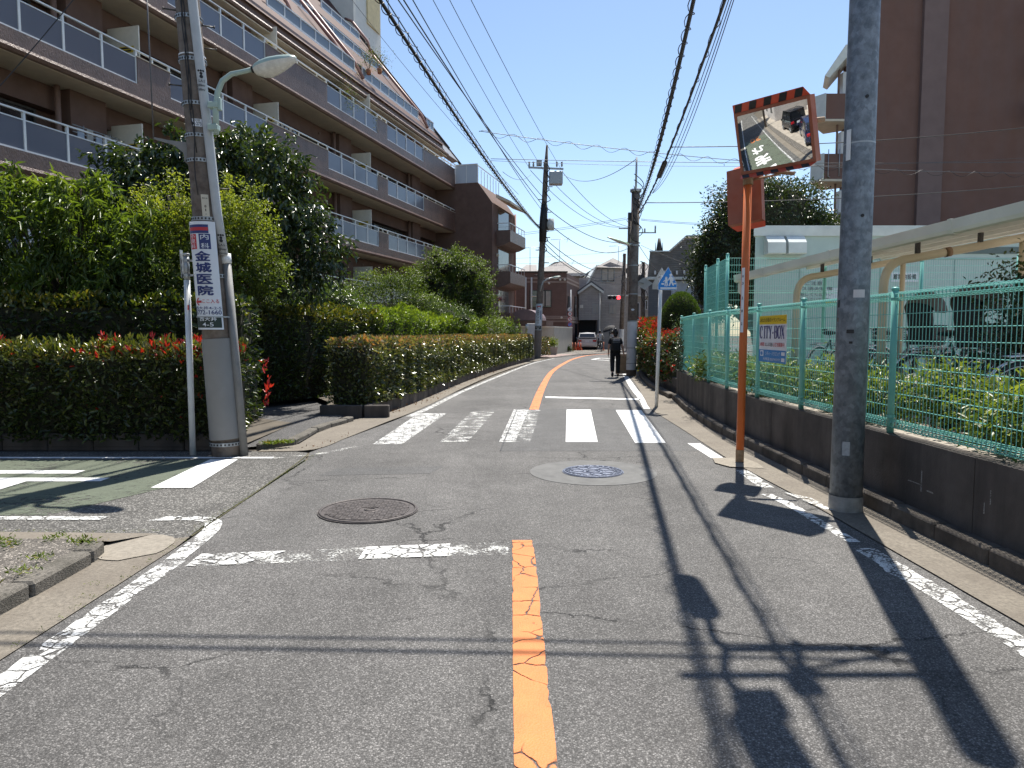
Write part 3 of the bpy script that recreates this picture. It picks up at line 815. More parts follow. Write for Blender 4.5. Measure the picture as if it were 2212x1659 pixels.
    # vents
    for s in (4.2, 10.9, 15.0, 23.4, 30.4):
        m = MB(); m.disc(B(s, 1.24, ce-0.3), FN, 0.06, 0.05, 12); m.build('vent_cap', BROWN, apt)
# laundry things on two balconies
def drying_rack(s, Rz, label):
    t = thing('drying_rack', B(s, 0.7, Rz-1.15), label, 'laundry rack')
    m = MB()
    for q in (-0.45, 0.45):
        m.tube([B(s+q, 0.7, Rz-1.15), B(s+q, 0.7, Rz+0.35)], 0.015, 6)
    for h in (0.3, 0.12):
        m.tube([B(s-0.8, 0.7, Rz+h), B(s+0.8, 0.7, Rz+h)], 0.014, 6)
    m.build('pole_frame', STEEL, t)
    for i in range(5):
        q = -0.65+i*0.3
        m = MB(); m.obox(B(s+q, 0.7, Rz+0.12), FD*0.1, FN*0.015, Vector((0,0,0.13+0.04*(i%2)))); m.build('garment', CURTAIN if i%2 else M('pale blue cloth',(0.4,0.45,0.52),0.8), t)
drying_rack(18.6, LEVELS[2], 'laundry rack with pale clothes on the third balcony beside a beige board')
drying_rack(28.0, LEVELS[1], 'laundry rack with pegs and pale clothes on the near lower balcony')
# eave and mansard roof
m = MB(); bpoly(m, [(0.35, 12.93), (0.30, 13.00), (0.36, 13.09), (0.62, 13.12), (2.0, 13.12), (2.0, 12.9)], 0.3, SMAX); eav = m.build('eave', BROWN, apt)
m = MB(); bbox(m, 0.35, SMAX, 0.42, 1.6, 12.86, 12.90); m.build('soffit', SOFFIT, eav)
m = MB(); bbox(m, 0.6, SMAX, 0.62, 1.9, 13.12, 13.75); m.build('roof_band', BROWN, apt)
RK = 1.25
def rz(n): return 13.55 + (n-0.55)*RK
sl_ = math.hypot(1, RK)
m = MB(); m.quad(B(SMAX, 0.50, rz(0.50)), B(0.2, 0.50, rz(0.50)), B(0.2, 9.6, rz(9.6)), B(SMAX, 9.6, rz(9.6)))
rf = m.build('roof', REDROOF, apt)
uvl = rf.data.uv_layers.new(name='UVMap')
for i, (u, v) in enumerate(((0,0),(SMAX,0),(SMAX,9.1*sl_),(0,9.1*sl_))): uvl.data[i].uv = (u, v)
def roof_row(z0, runs, gh=0.46):
    n0 = 0.55 + (z0-13.55)/RK
    for (a, c, k) in runs:
        m = MB(); bbox(m, a-0.1, c+0.1, n0-0.08, n0+0.20, z0-0.10, z0); o = m.build('roof_balcony', RAILW, apt)
        w = (c-a)/k
        for i in range(k):
            m = MB(); bbox(m, a+i*w+0.03, a+(i+1)*w-0.03, n0-0.01, n0+0.01, z0+0.02, z0+gh); m.build('glass_panel', GLASSR, o)
        for i in range(k+1):
            m = MB(); bbox(m, a+i*w-0.03, a+i*w+0.03, n0-0.03, n0+0.03, z0, z0+gh+0.03); m.build('rail_post', RAILW, o)
        m = MB(); bbox(m, a-0.03, c+0.03, n0-0.045, n0+0.045, z0+gh, z0+gh+0.06); m.build('top_rail', RAILW, o)
        # dark solid as the recess shade behind the rail; lip of shingles above it
        m = MB(); m.extrude([B(a, n0+0.30, z0+0.1), B(a, n0+0.50, z0+0.52), B(a, n0+0.72, z0+0.95), B(a, n0+0.80, z0+0.95), B(a, n0+0.7, z0+0.5)], -FD*(c-a)); m.build('recess_shade', PANE, o)
        m = MB(); bbox(m, a-0.05, c+0.05, n0+0.60, n0+0.95, z0+0.92, z0+1.0); m.build('lintel', DSTEEL, o)
roof_row(14.55, [(11.3, 18.7, 6), (3.0, 10.4, 7), (-0.0+0.4, 1.5, 2), (20.5, 28, 6)])
roof_row(17.45, [(2.2, 10.2, 7), (10.9, 15, 3), (17, 24, 6)], 0.36)
roof_row(20.3, [(1.5, 6.2, 4), (8, 14, 5)], 0.36)
def roof_pipe(pts):
    m = MB(); m.tube([B(*p) for p in pts], 0.085, 8); m.build('roof_pipe', PIPER, apt)
def on(s, z, up=0.32): return (s, 0.55+(z-13.55)/RK-up, z)
roof_pipe([on(10.9, 14.3, 0.1), on(10.9, 15.2), on(11.2, 20.2)])
roof_pipe([on(12.2, 14.9, 0.1), on(12.2, 15.7), on(12.6, 17.6)])
roof_pipe([on(16.0, 15.4, 0.1), on(16.0, 15.9), on(16.4, 17.3), on(16.4,17.3,0.05)])
roof_pipe([on(2.3, 14.2, 0.1), on(2.3, 15.0), on(3.0, 18.6)])
roof_pipe([on(0.9, 19.6, 0.0), on(0.9, 20.4, 0.4), on(0.9, 21.8, 0.4), on(0.9, 22.0, 0.1)])
# grey metal end strip and tower
m = MB(); m.extrude([B(0.2, 0.45, rz(0.45)-0.35), B(0.2, 8.0, rz(8.0)-0.35), B(0.2, 8.0, rz(8.0)-0.8), B(0.2, 0.9, rz(0.45)-0.4)], FD*2.2); m.build('metal_roof_strip', GREYMETAL, apt)
m = MB(); m.extrude([B(0.25, 0.35, rz(0.35)+0.02), B(0.25, 9.4, rz(9.4)+0.02), B(0.25, 9.4, rz(9.4)+0.22), B(0.25, 0.30, rz(0.35)+0.2)], FD*0.14); m.build('roof_rake', DSTEEL, apt)
m = MB(); m.extrude([B(-2.1, 0.35, rz(0.35)-0.5), B(-2.1, 7.4, rz(7.4)-0.5), B(-2.1, 7.4, rz(7.4)-0.3), B(-2.1, 0.30, rz(0.35)-0.3)], FD*0.14); m.build('roof_rake', DSTEEL, apt)
m = MB(); bbox(m, -3.2, 0.9, 6.6, 12.5, 12, 30); tw = m.build('stair_tower', TOWER, apt)
m = MB(); bbox(m, -2.9, -1.0, 6.5, 6.62, 22.4, 29); m.build('tower_recess', M('cream tower panel', (0.62,0.52,0.30), 0.7), tw)
m = MB(); bbox(m, -8, 0.2, 2.4, 9, 0, 13.4); m.build('rear_wing', BROWN, apt)
m = MB()
for s in np.arange(-7.5, 0, 0.7): bbox(m, s, s+0.03, 2.4, 2.43, 13.4, 14.1)
bbox(m, -8, 0.1, 2.39, 2.44, 14.1, 14.15); m.build('terrace_rail', RAILW, apt)
# projecting end block towards the road
m = MB(); m.extrude([B(0, p, z) for p, z in ((2.0, 0), (-2.5, 0), (-2.5, 9.9), (-1.55, 11.2), (2.0, 11.2))], FD*6.0); eb = m.build('end_block', BROWN_S, apt)
m = MB(); bbox(m, -0.10, -0.07, -1.5, 0.0, 11.22, 12.35); m.build('frosted_parapet', FROST, eb)
m = MB()
for p in (-1.5, -0.75, 0.0): bbox(m, -0.11, -0.06, p-0.025, p+0.025, 11.2, 12.4)
bbox(m, -0.12, -0.05, -1.5, 0.03, 12.36, 12.42); m.build('parapet_frame', RAILW, eb)
m = MB()
for i in range(8):
    s = -0.2-i*0.7; m.bar(B(s, -1.5, 11.2), B(s, -1.5, 12.2), 0.04)
m.bar(B(0, -1.52, 12.3), B(-6, -1.52, 12.3), 0.05); m.build('terrace_rail', RAILW, eb)
for z in (8.25, 5.55, 2.85):
    m = MB(); m.extrude([B(-1.0, p, q) for p, q in ((-2.505, z-1.05), (-3.0, z-0.95), (-3.45, z-0.75), (-3.45, z), (-2.505, z))], FD*4.2); bo = m.build('side_balcony', BROWN, eb)
    m = MB()
    for i in range(6): m.bar(B(-1.05-i*0.8, -3.4, z), B(-1.05-i*0.8, -3.4, z+0.45), 0.03)
    m.bar(B(-1.0, -3.4, z+0.45), B(-5.2, -3.4, z+0.45), 0.05); m.bar(B(-1.02, -2.55, z+0.45), B(-1.02, -3.4, z+0.45), 0.05); m.build('rail', RAILW, bo)
    m = MB(); bbox(m, -4.0, -1.4, -2.53, -2.506, z-0.3, z+1.5); m.build('window', PANE, eb)
    m = MB(); m.ball(B(-1.0, -2.56, z-1.6), 0.12, 10, 6); m.build('vent_cap', SOFFIT, eb)
m = MB(); m.extrude([B(-0.9, p, q) for p, q in ((-2.505, 10.35), (-3.5, 9.95), (-3.5, 10.1), (-2.505, 10.6))], FD*4.4); m.build('canopy', SOFFIT, eb)
m = MB(); m.tube([B(-5.6, -2.6, 0), B(-5.6, -2.6, 10)], 0.06, 8); m.build('downpipe', PIPER, eb)
# arched entrance canopy
ec = thing('entrance_canopy', B(-1.8, -4.2, 0), 'small arched brown entrance canopy beside the far end of the hedge', 'canopy')
cc = B(-1.8, -4.2, 2.35)
arc = [cc + FN*(-1.0*math.cos(a)) + Vector((0,0,0.75*math.sin(a))) for a in [math.pi*i/12 for i in range(13)]]
m = MB(); m.extrude(arc, FD*2.4); m.build('arch_roof', M('mauve canopy sheet', (0.20,0.14,0.14), 0.4), ec)
m = MB(); m.extrude([cc+FN*p+Vector((0,0,q)) for p, q in ((-1.5,-0.35),(1.2,-0.35),(1.2,-0.02),(-1.5,-0.02))], FD*2.4); m.build('fascia', BROWN_S, ec)
m = MB(); m.extrude([cc+FN*p+Vector((0,0,q)) for p, q in ((0.3,-2.35),(1.2,-2.35),(1.2,-0.36),(0.3,-0.36))], FD*0.5); m.build('pillar', BROWN_S, ec)
# shrubs in pots on the balconies come with the planting
# ------------------------------------------------------------------ planting
def norm(a): return a / np.maximum(np.linalg.norm(a, axis=1, keepdims=True), 1e-9)
def leaf_mesh(name, c, ax, up, L, W, rnd, mat, parent, fold=0.22, curl=0.18, six=False):
    """c base points, ax leaf directions, up rough normals (N,3); L lengths; W width ratio"""
    n = len(c); o3 = ORG[parent] if parent is not None else Vector((0,0,0))
    c = c - np.array(o3)
    ax = norm(ax); side = norm(np.cross(ax, up)); nr = np.cross(side, ax)
    L = L[:, None]; W = (W[:, None] if hasattr(W, '__len__') else W)
    tip = c + ax*L - nr*L*curl
    if six:
        h = L*W*0.5
        a1 = c + ax*L*0.30; a2 = c + ax*L*0.68 - nr*L*curl*0.35
        l1 = a1 - side*h*0.92 + nr*h*fold*2; r1 = a1 + side*h*0.92 + nr*h*fold*2
        l2 = a2 - side*h*0.80 + nr*h*fold*1.6; r2 = a2 + side*h*0.80 + nr*h*fold*1.6
        v = np.stack([c, r1, r2, tip, l2, l1], 1).reshape(-1, 3)
        fi = np.array([[0,1,2,3],[0,3,4,5]]); k = 6
        ls = 4
    else:
        mid = c + ax*L*0.45
        l = mid - side*L*W*0.5 + nr*L*W*fold; r = mid + side*L*W*0.5 + nr*L*W*fold
        v = np.stack([c, r, tip, l], 1).reshape(-1, 3)
        fi = np.array([[0,1,2],[0,2,3]]); k = 4
        ls = 3
    loops = (fi[None] + (np.arange(n)*k)[:, None, None]).reshape(-1)
    me = bpy.data.meshes.new(name)
    me.vertices.add(n*k); me.vertices.foreach_set('co', v.astype(np.float32).ravel())
    me.loops.add(len(loops)); me.loops.foreach_set('vertex_index', loops.astype(np.int32))
    me.polygons.add(n*2); me.polygons.foreach_set('loop_start', (np.arange(n*2)*ls).astype(np.int32))
    me.materials.append(mat)
    me.update(calc_edges=True)
    a = me.attributes.new('rnd', 'FLOAT', 'FACE')
    a.data.foreach_set('value', np.repeat(np.clip(rnd, 0, 1), 2).astype(np.float32))
    ob = bpy.data.objects.new(name, me)
    link(ob, parent, o3)
    ob['kind'] = 'stuff'
    return ob
def rdir(n): return norm(RNG.normal(size=(n, 3)))
def wob(p, f, s=0.0):               # cheap smooth noise -1..1
    return (np.sin(p[:,0]*f*1.7+s)+np.sin(p[:,1]*f*2.1+s*1.3+1)+np.sin(p[:,2]*f*2.6+s*0.7+2)+np.sin((p[:,0]+p[:,2])*f*3.3+s)+np.sin((p[:,1]-p[:,0])*f*2.9+s*2))/3.2

def hedge(name, loc, label, path, width, z0, z1, n, L, mat, W=0.45, top_bias=0.35, rough=0.06, rndf=None, up_lean=0.35, six=False, sides='LTRE', droop=0.0, tall=None, group=None, cat='hedge', lvar=0.35):
    """clipped hedge along an XY path: leaves on sides (L/R), top (T), ends (E) over a solid dark core"""
    t = thing(name, loc, label, cat, group)
    P = np.array(path, float); seg = np.diff(P, axis=0); ln = np.linalg.norm(seg, axis=1); tot = ln.sum(); cum = np.concatenate([[0], np.cumsum(ln)])
    areas = {}
    H_ = z1 - z0
    if 'L' in sides: areas['L'] = tot*H_
    if 'R' in sides: areas['R'] = tot*H_
    if 'T' in sides: areas['T'] = tot*width*(1+top_bias)
    if 'E' in sides: areas['E'] = 2*width*H_
    sA = sum(areas.values()); C = []; N_ = []; TP = []
    for k, a in areas.items():
        q = int(n*a/sA)
        if k == 'E':
            s = np.where(RNG.random(q) < 0.65, 0.0, tot); w = RNG.uniform(-0.5, 0.5, q)*width; h = RNG.random(q)
        else:
            s = RNG.uniform(0, tot, q); h = RNG.random(q) if k != 'T' else np.ones(q)
            w = {'L': -0.5*width*np.ones(q), 'R': 0.5*width*np.ones(q)}.get(k, RNG.uniform(-0.5, 0.5, q)*width)
        i = np.clip(np.searchsorted(cum, s, 'right')-1, 0, len(ln)-1)
        tdir = seg[i]/ln[i][:, None]; rt = np.stack([tdir[:,1], -tdir[:,0]], 1)
        base = P[i] + tdir*(s-cum[i])[:, None] + rt*w[:, None]
        zt = z1 if tall is None else tall(base[:,0], base[:,1])
        z = z0 + (zt-z0)*h
        c = np.column_stack([base, z])
        nr = np.zeros((q, 3))
        if k == 'T': nr[:,2] = 1
        elif k == 'E': nr[:,:2] = tdir*np.where(s < 1e-6, -1, 1)[:, None]
        else: nr[:,:2] = rt*(-1 if k == 'L' else 1)
        depth = RNG.exponential(0.055, q) - 0.03
        c = c - nr*(depth + rough*wob(c, 3.0, 1.0))[:, None]
        # round the shoulders
        if k != 'T':
            c[:, :2] -= nr[:, :2]*(np.clip(h-0.86, 0, 1)*1.1*min(0.5, width*0.4))[:, None]
        C.append(c); N_.append(nr); TP.append((h > 0.9) | (k == 'T'))
    C = np.concatenate(C); N_ = np.concatenate(N_); TP = np.concatenate(TP)
    q = len(C)
    ax = N_*0.75 + rdir(q)*0.75; ax[:,2] += up_lean - droop
    up = N_*0.45 + rdir(q)*0.6; up[:,2] += 0.5
    rnd = (rndf(C, TP) if rndf else np.clip(RNG.normal(0.45, 0.2, q)+0.25*TP, 0, 1))
    leaf_mesh('foliage', C, ax, up, L*RNG.uniform(1-lvar, 1+lvar, q), W, rnd, mat, t, six=six)
    m = MB(); ins = 0.11
    Lp = offset_line([tuple(p) for p in path], -(width/2-ins)); Rp = offset_line([tuple(p) for p in path], width/2-ins)
    for i in range(len(path)-1):
        zt0 = (z1 if tall is None else float(tall(np.array([path[i][0]]), np.array([path[i][1]]))[0]))-ins
        zt1 = (z1 if tall is None else float(tall(np.array([path[i+1][0]]), np.array([path[i+1][1]]))[0]))-ins
        a, b_, c_, d = Lp[i], Rp[i], Rp[i+1], Lp[i+1]
        v = [(a[0],a[1],z0),(b_[0],b_[1],z0),(c_[0],c_[1],z0),(d[0],d[1],z0),(a[0],a[1],zt0),(b_[0],b_[1],zt0),(c_[0],c_[1],zt1),(d[0],d[1],zt1)]
        m.add(v, [(4,5,6,7),(0,1,5,4),(1,2,6,5),(2,3,7,6),(3,0,4,7)])
    m.build('branches', TWIG_CORE, t)  # solid block, coloured dark in place of the shaded twigs inside
    return t

def limb_tree(t, base, tips, r0, mat=BARK, stems=1):
    """tapered trunk with limbs to given tips"""
    m = MB(); base = Vector(base)
    cen = sum((Vector(p) for p in tips), Vector((0,0,0)))/len(tips)
    fork = base.lerp(Vector((lerp(base.x, cen.x, 0.7), lerp(base.y, cen.y, 0.7), base.z+(cen.z-base.z)*0.45)), 1.0)
    m.tube(bezier(base, base+Vector((0.03,0,(fork.z-base.z)*0.4)), fork-Vector((0,0,(fork.z-base.z)*0.3)), fork, 8), [r0*(1-0.045*i) for i in range(9)], 9)
    tr = m.build('trunk', mat, t)
    m = MB()
    for p in tips:
        p = Vector(p); st = base.lerp(fork, random.uniform(0.75, 1.0))
        pts = bezier(st, st.lerp(p, 0.3)+Vector((0,0,0.15)), st.lerp(p, 0.7)+Vector((random.uniform(-.15,.15), random.uniform(-.15,.15), 0.1)), p, 7)
        m.tube(pts, [r0*0.55*(1-0.125*i)+0.006 for i in range(8)], 6)
    br = m.build('branches', mat, t)
    br['kind'] = 'stuff'
    return tr

def tree(name, base, label, lobes, n, L, mat, W=0.4, r0=0.09, droop=0.1, cl=0.28, per=26, flat_=1.0, six=False, rndf=None, shell=0.55, group=None, cat='tree', core=0.0, curl=0.18, spray=0.0):
    """lobes: list of (centre, radii) ellipsoids; leaves come in clusters scattered over them"""
    t = thing(name, base, label, cat, group)
    vol = np.array([l[1][0]*l[1][1]*l[1][2] for l in lobes])**(2/3); vol = vol/vol.sum()
    nc = max(1, n//per)
    CC = []; OUT = []; TIPS = []
    for (c, r), f in zip(lobes, vol):
        k = max(3, int(nc*f)); d = rdir(k)
        rad = shell + (1-shell)*RNG.random(k)**0.6
        rad = rad*(1+0.16*wob(d*2.2, 1.5, c[0]))
        CC.append(np.array(c)+d*np.array(r)*rad[:, None]); OUT.append(d)
        for j in range(min(5, k)): TIPS.append(tuple(np.array(c)+d[j]*np.array(r)*0.55))
    CC = np.concatenate(CC); OUT = np.concatenate(OUT)
    k = len(CC)
    idx = np.repeat(np.arange(k), per)
    off = RNG.normal(size=(k*per, 3))*cl*0.5; off[:,2] *= flat_
    if spray > 0:                    # leaves strung along hanging or rising shoots
        sd = norm(OUT*0.8 + RNG.normal(size=(k,3))*0.5 + np.array([0,0,0.25-droop*0.5]))
        tt = RNG.random(k*per)[:, None]*spray
        off = sd[idx]*tt + RNG.normal(size=(k*per,3))*cl*0.16
        off[:,2] -= droop*tt[:,0]**2*1.2
    C = CC[idx]+off; O = OUT[idx]
    keep = C[:,2] > base[2]+0.05
    C = C[keep]; O = O[keep]; idx = idx[keep]
    q = len(C)
    ax = O*0.5 + rdir(q)*0.9; ax[:,2] += 0.15-droop
    up = rdir(q)*0.6 + O*0.3; up[:,2] += 0.75
    cr = RNG.random(k)
    rnd = 0.35*cr[idx] + 0.45*RNG.random(q) + 0.2*np.clip(O[:,2], 0, 1)
    if rndf is not None: rnd = rndf(C, rnd)
    leaf_mesh('crown', C, ax, up, L*RNG.uniform(0.7, 1.3, q), W, rnd, mat, t, six=six, curl=curl)
    limb_tree(t, base, random.sample(TIPS, min(len(TIPS), 16)), r0)
    if core > 0:
        m = MB()
        for c, r in lobes:
            m.ball(c, core, 10, 7, 0, r[0], r[1], r[2])
        o = m.build('shaded_core', TWIG_CORE, t); o['kind'] = 'stuff'  # dark balls stand in for the shaded inside of the crown
    return t

# --- left corner: red-tipped photinia hedge
def red_tips(C, TP):
    q = len(C); r = np.clip(RNG.normal(0.42, 0.18, q), 0, 0.8)
    r = np.where(TP, np.clip(RNG.normal(0.74, 0.13, q), 0, 0.885), r)
    w = np.clip((C[:,0]+6.4)/2.2, 0.06, 1)
    red = (RNG.random(q) < np.where(C[:,2] > 1.22, 0.15*w, np.where(C[:,2] > 1.1, 0.08*w, 0.006)))
    return np.where(red, RNG.uniform(0.9, 1, q), r)
hp = [(-13.0, 9.62), (-9, 9.60), (-6, 9.60), (-3.75, 9.66)]
ph = hedge('photinia_hedge', (-6, 9.6, 0), 'clipped photinia hedge with red young tips behind the leaning utility pole', hp, 0.78, 0.14, 1.30, 31000, 0.085, L_PHOT, W=0.42, rough=0.07, rndf=red_tips, six=True, sides='LTRE')
def sprigs(parent, spots, mat, L, n=16, spread=0.10, lo=0.9, hi=1.0, h=0.2):
    C = []; A = []
    for p in spots:
        hh = h*RNG.uniform(0.5, 1.3)
        tt = RNG.random(n)
        c = np.array(p)+np.column_stack([RNG.normal(size=n)*0.02, RNG.normal(size=n)*0.02, tt*hh])
        C.append(c); a = RNG.normal(size=(n,3))*0.5; a[:,2] = np.abs(a[:,2])+0.55; A.append(a)
    C = np.concatenate(C); A = np.concatenate(A); q = len(C)
    up = RNG.normal(size=(q,3)); up[:,2] += 0.3
    return leaf_mesh('young_shoots', C, A, up, L*RNG.uniform(0.7,1.3,q), 0.34, RNG.uniform(lo, hi, q), mat, parent, six=True)
sp = []
for i in range(44):
    x = -3.6-abs(RNG.normal(0, 1.1)) if i < 32 else RNG.uniform(-9, -3.6)
    sp.append((x, 9.62+RNG.uniform(-0.36, 0.30), 1.26+RNG.uniform(-0.04, 0.06)))
for i in range(3): sp.append((-3.40+RNG.uniform(-0.05,0.1), 9.5+RNG.uniform(-0.2,0.3), RNG.uniform(0.35, 1.15)))
sprigs(ph, sp, L_PHOT, 0.08, 11)
sprigs(ph, [(RNG.uniform(-9,-3.6), 9.62+RNG.uniform(-0.36,0.3), 1.24) for i in range(130)], L_PHOT, 0.085, lo=0.62, hi=0.885)
pw = thing('planter_wall', (-8, 9.3, 0), 'low dark concrete planter edge under the photinia hedge', 'planter wall')
for i in range(16):
    m = MB(); m.obox((-3.72-0.6*i-0.3, 9.32, 0.10), (0.294,0,0), (0,0.06,0), (0,0,0.12), 0, 0.012); m.build('block', WALL_D, pw)
b = MB(); b.poly([(-20,9.22,0.006),(-3.35,9.22,0.006),(-3.35,9.26,0.006),(-20,9.26,0.006)]); b.build('block_footing', KERB_D, pw)
b = MB(); b.poly([(-40,9.25,0.05),(-3.6,9.25,0.05),(-3.6,13.5,0.05),(-6.5,15,0.05),(-12,21,0.05),(-40,21,0.05)]); struct(b.build('garden_bed_left', EARTH))

# --- darker hedge behind it
hedge('camellia_hedge', (-7, 11.6, 0), 'tall dark glossy hedge standing behind the red-tipped hedge', [(-13.5, 11.7), (-8.5, 11.6), (-4.35, 11.75)], 0.95, 0.1, 2.05, 20000, 0.095, L_DARK, W=0.5, rough=0.10, six=True,
      rndf=lambda C, TP: np.clip(RNG.normal(0.40, 0.2, len(C))+0.22*TP+0.22*(C[:,0] < -6.5)*TP, 0, 1), sides='LTRE')
# --- hedge along the path, dark at the near end, lime further on
hB = [(-5.35, 14.3), (-4.75, 15.2), (-4.35, 16.6), (-3.9, 18.6)]
hedge('mixed_hedge', (-4.8, 15.5, 0), 'tall dark green hedge lining the asphalt path, yellowish on top', hB, 1.0, 0.15, 2.02, 19000, 0.085, L_DARK, W=0.42, rough=0.11,
      rndf=lambda C, TP: np.clip(RNG.normal(0.42, 0.19, len(C))+0.30*(C[:,2] > 1.75)+0.1*(C[:,2] > 1.3), 0, 1), six=True)
hedge('lime_hedge', (-3.0, 22, 0), 'bright lime green hedge rising behind the clipped roadside hedge', [(-4.1, 18.6), (-3.35, 22.5), (-2.5, 27.0), (-1.75, 31.0)], 1.4, 0.2, 2.1, 26000, 0.10, L_LIME, W=0.36, rough=0.16,
      tall=lambda X, Y: 2.05+0.12*np.sin(Y*1.3)-0.02*(Y-22), six=False, sides='TRE')
# --- clipped hedge on the road side
hA = smooth_line([(-3.05, 13.25), (-2.62, 15.6), (-2.15, 20.3), (-1.33, 27.3), (-0.35, 33.5), (0.75, 40.0)], 4)
def bronze(C, TP):
    q = len(C)
    r = np.clip(RNG.normal(0.40, 0.17, q), 0, 0.8)
    topw = np.clip((C[:,2]-1.05)/0.3, 0, 1)
    return np.clip(r + topw*RNG.uniform(0.1, 0.55, q), 0, 1)
ch = hedge('clipped_hedge', (-2.6, 15, 0), 'long clipped bronze-tipped hedge along the left road edge', hA, 0.86, 0.20, 1.38, 52000, 0.082, L_CLIP, W=0.46, rough=0.05, rndf=bronze, six=False, sides='TRE')
for i in range(46):
    y = 12.85+0.6*i
    if y > 40: break
    x = curve_at(hA, max(13.26, y)) if y > 13.25 else -3.05
    x2 = curve_at(hA, max(13.26, y+0.6))
    a, c_ = Vector((x+0.40, y, 0)), Vector((x2+0.40, y+0.588, 0)); tt = (c_-a).normalized(); nn = Vector((tt.y,-tt.x,0))
    m = MB(); m.obox((a+c_)/2+Vector((0,0,0.10)), (c_-a)/2, nn*0.06, (0,0,0.13), 0, 0.012); m.build('planter_block', WALL_D, ch)
m = MB(); m.obox((-3.1, 12.83, 0.10), (0.38,0,0), (0,0.06,0), (0,0,0.13), 0, 0.012); m.build('planter_block', WALL_D, ch)
m = MB(); m.obox((-2.46, 12.86, 0.10), (0.22,0.02,0), (0,0.06,0), (0,0,0.13), 0, 0.012); m.build('planter_block', WALL_D, ch)
b = MB(); b.poly([(-3.5,12.9,0.16),(-2.7,12.9,0.16)]+[(p[0]+0.36,p[1],0.16) for p in hA]+[(-4.5,41,0.16),(-9,30,0.16),(-5,16.8,0.16),(-3.6,14,0.16)]); struct(b.build('garden_bed_road', EARTH))

# --- trees and shrubs on the left
tree('peach_tree', (-7.4, 12.4, 0.05), 'bright green peach tree with long drooping leaves at the left edge', [((-8.3,12.4,3.3),(0.75,0.6,0.95)),((-7.35,12.3,3.2),(0.65,0.6,0.80)),((-6.5,12.3,2.75),(0.60,0.6,0.65)),((-8.75,12.5,3.9),(0.35,0.5,0.50)),((-7.45,12.4,3.8),(0.30,0.4,0.45)),((-7.6,12.3,2.4),(1.3,0.7,0.5)),((-6.2,12.2,3.25),(0.30,0.4,0.35))],
     10500, 0.165, L_PEACH, W=0.20, r0=0.07, droop=0.8, cl=0.25, per=30, spray=0.46, curl=0.4, shell=0.3)
tree('glossy_tree', (-6.0, 15.2, 0.05), 'dark tree with large glossy drooping leaves behind the utility pole', [((-7.3,15.2,4.3),(1.45,1.1,1.15)),((-5.6,15.2,4.5),(1.3,1.1,1.1)),((-4.75,15.0,3.9),(0.8,0.8,1.0)),((-6.6,15.2,5.15),(0.8,0.8,0.6)),((-8.4,15.2,4.0),(0.7,0.8,0.6)),((-4.45,14.9,3.1),(0.55,0.6,0.6)),((-7.9,15.2,4.9),(0.5,0.6,0.4)),((-5.2,15.1,5.2),(0.6,0.6,0.4)),((-3.95,14.9,3.3),(0.35,0.4,0.35))],
     20000, 0.135, L_GLOSS, W=0.42, r0=0.11, droop=0.75, cl=0.34, per=24, six=True, shell=0.4, curl=0.3, spray=0.45)
tree('yellow_maple', (-5.3, 12.9, 0.05), 'yellow green maple with fine layered leaves behind the clinic sign', [((-6.0,12.9,3.15),(0.85,0.7,0.26)),((-5.2,12.8,3.55),(0.60,0.6,0.24)),((-4.85,12.9,3.15),(0.50,0.6,0.28)),((-6.35,12.9,3.75),(0.45,0.5,0.20)),((-4.75,12.9,3.6),(0.28,0.4,0.2)),((-5.3,12.9,2.75),(1.05,0.7,0.26)),((-4.8,12.9,2.55),(0.50,0.6,0.3)),((-6.6,12.9,2.8),(0.5,0.6,0.2)),((-5.75,12.8,4.0),(0.3,0.4,0.16)),((-4.9,12.9,3.95),(0.3,0.4,0.15)),((-5.4,12.9,2.3),(1.0,0.7,0.25))],
     27000, 0.062, L_MAPLE, W=0.5, r0=0.07, droop=0.25, cl=0.26, per=34, flat_=0.4, shell=0.45, spray=0.34,
     rndf=lambda C, r: np.clip(r*0.8+0.28*np.clip((C[:,2]-2.7)/1.0, -0.6, 1), 0, 1))
tree('nandina_bush', (-6.1, 12.2, 0.05), 'loose bush with reddish young tips under the maple', [((-6.3,12.2,2.35),(0.65,0.5,0.45)),((-5.6,12.2,2.3),(0.55,0.5,0.4)),((-7.0,12.2,2.2),(0.5,0.5,0.35))],
     7000, 0.06, L_NAND, W=0.34, r0=0.03, droop=0.1, cl=0.25, per=22, cat='bush')
tree('round_shrub', (-4.7, 18.4, 0.1), 'rounded shiny green shrub above the path hedge', [((-5.2,18.4,2.35),(0.95,0.8,0.55)),((-4.45,18.2,2.2),(0.7,0.7,0.5)),((-5.9,18.5,2.15),(0.6,0.7,0.45))],
     11000, 0.075, L_ROUND, W=0.45, r0=0.05, droop=0.1, cl=0.28, per=20, cat='shrub', core=0.6)
tree('layered_shrub', (-4.1, 25, 0.1), 'loose layered pale green shrub below the balcony rail', [((-4.9,25.5,3.3),(0.9,0.7,0.5)),((-3.9,25.2,3.4),(0.8,0.7,0.55)),((-5.7,25.5,2.9),(0.6,0.6,0.45)),((-4.3,25,2.6),(1.5,0.8,0.6)),((-3.2,25,2.5),(0.7,0.7,0.5))],
     12000, 0.065, L_MAPLE2, W=0.5, r0=0.05, droop=0.1, cl=0.34, per=28, flat_=0.4, cat='shrub', shell=0.3)
tree('shiny_shrub', (-3.2, 25.5, 0.1), 'low shiny green shrub between the lime hedge and the tall maple', [((-3.4,25.6,2.4),(1.0,0.8,0.5)),((-2.5,26,2.15),(0.8,0.7,0.45)),((-1.9,26.8,2.0),(0.6,0.6,0.4))],
     7000, 0.07, L_ROUND, W=0.45, r0=0.04, droop=0.1, cl=0.28, per=20, cat='shrub', core=0.55)
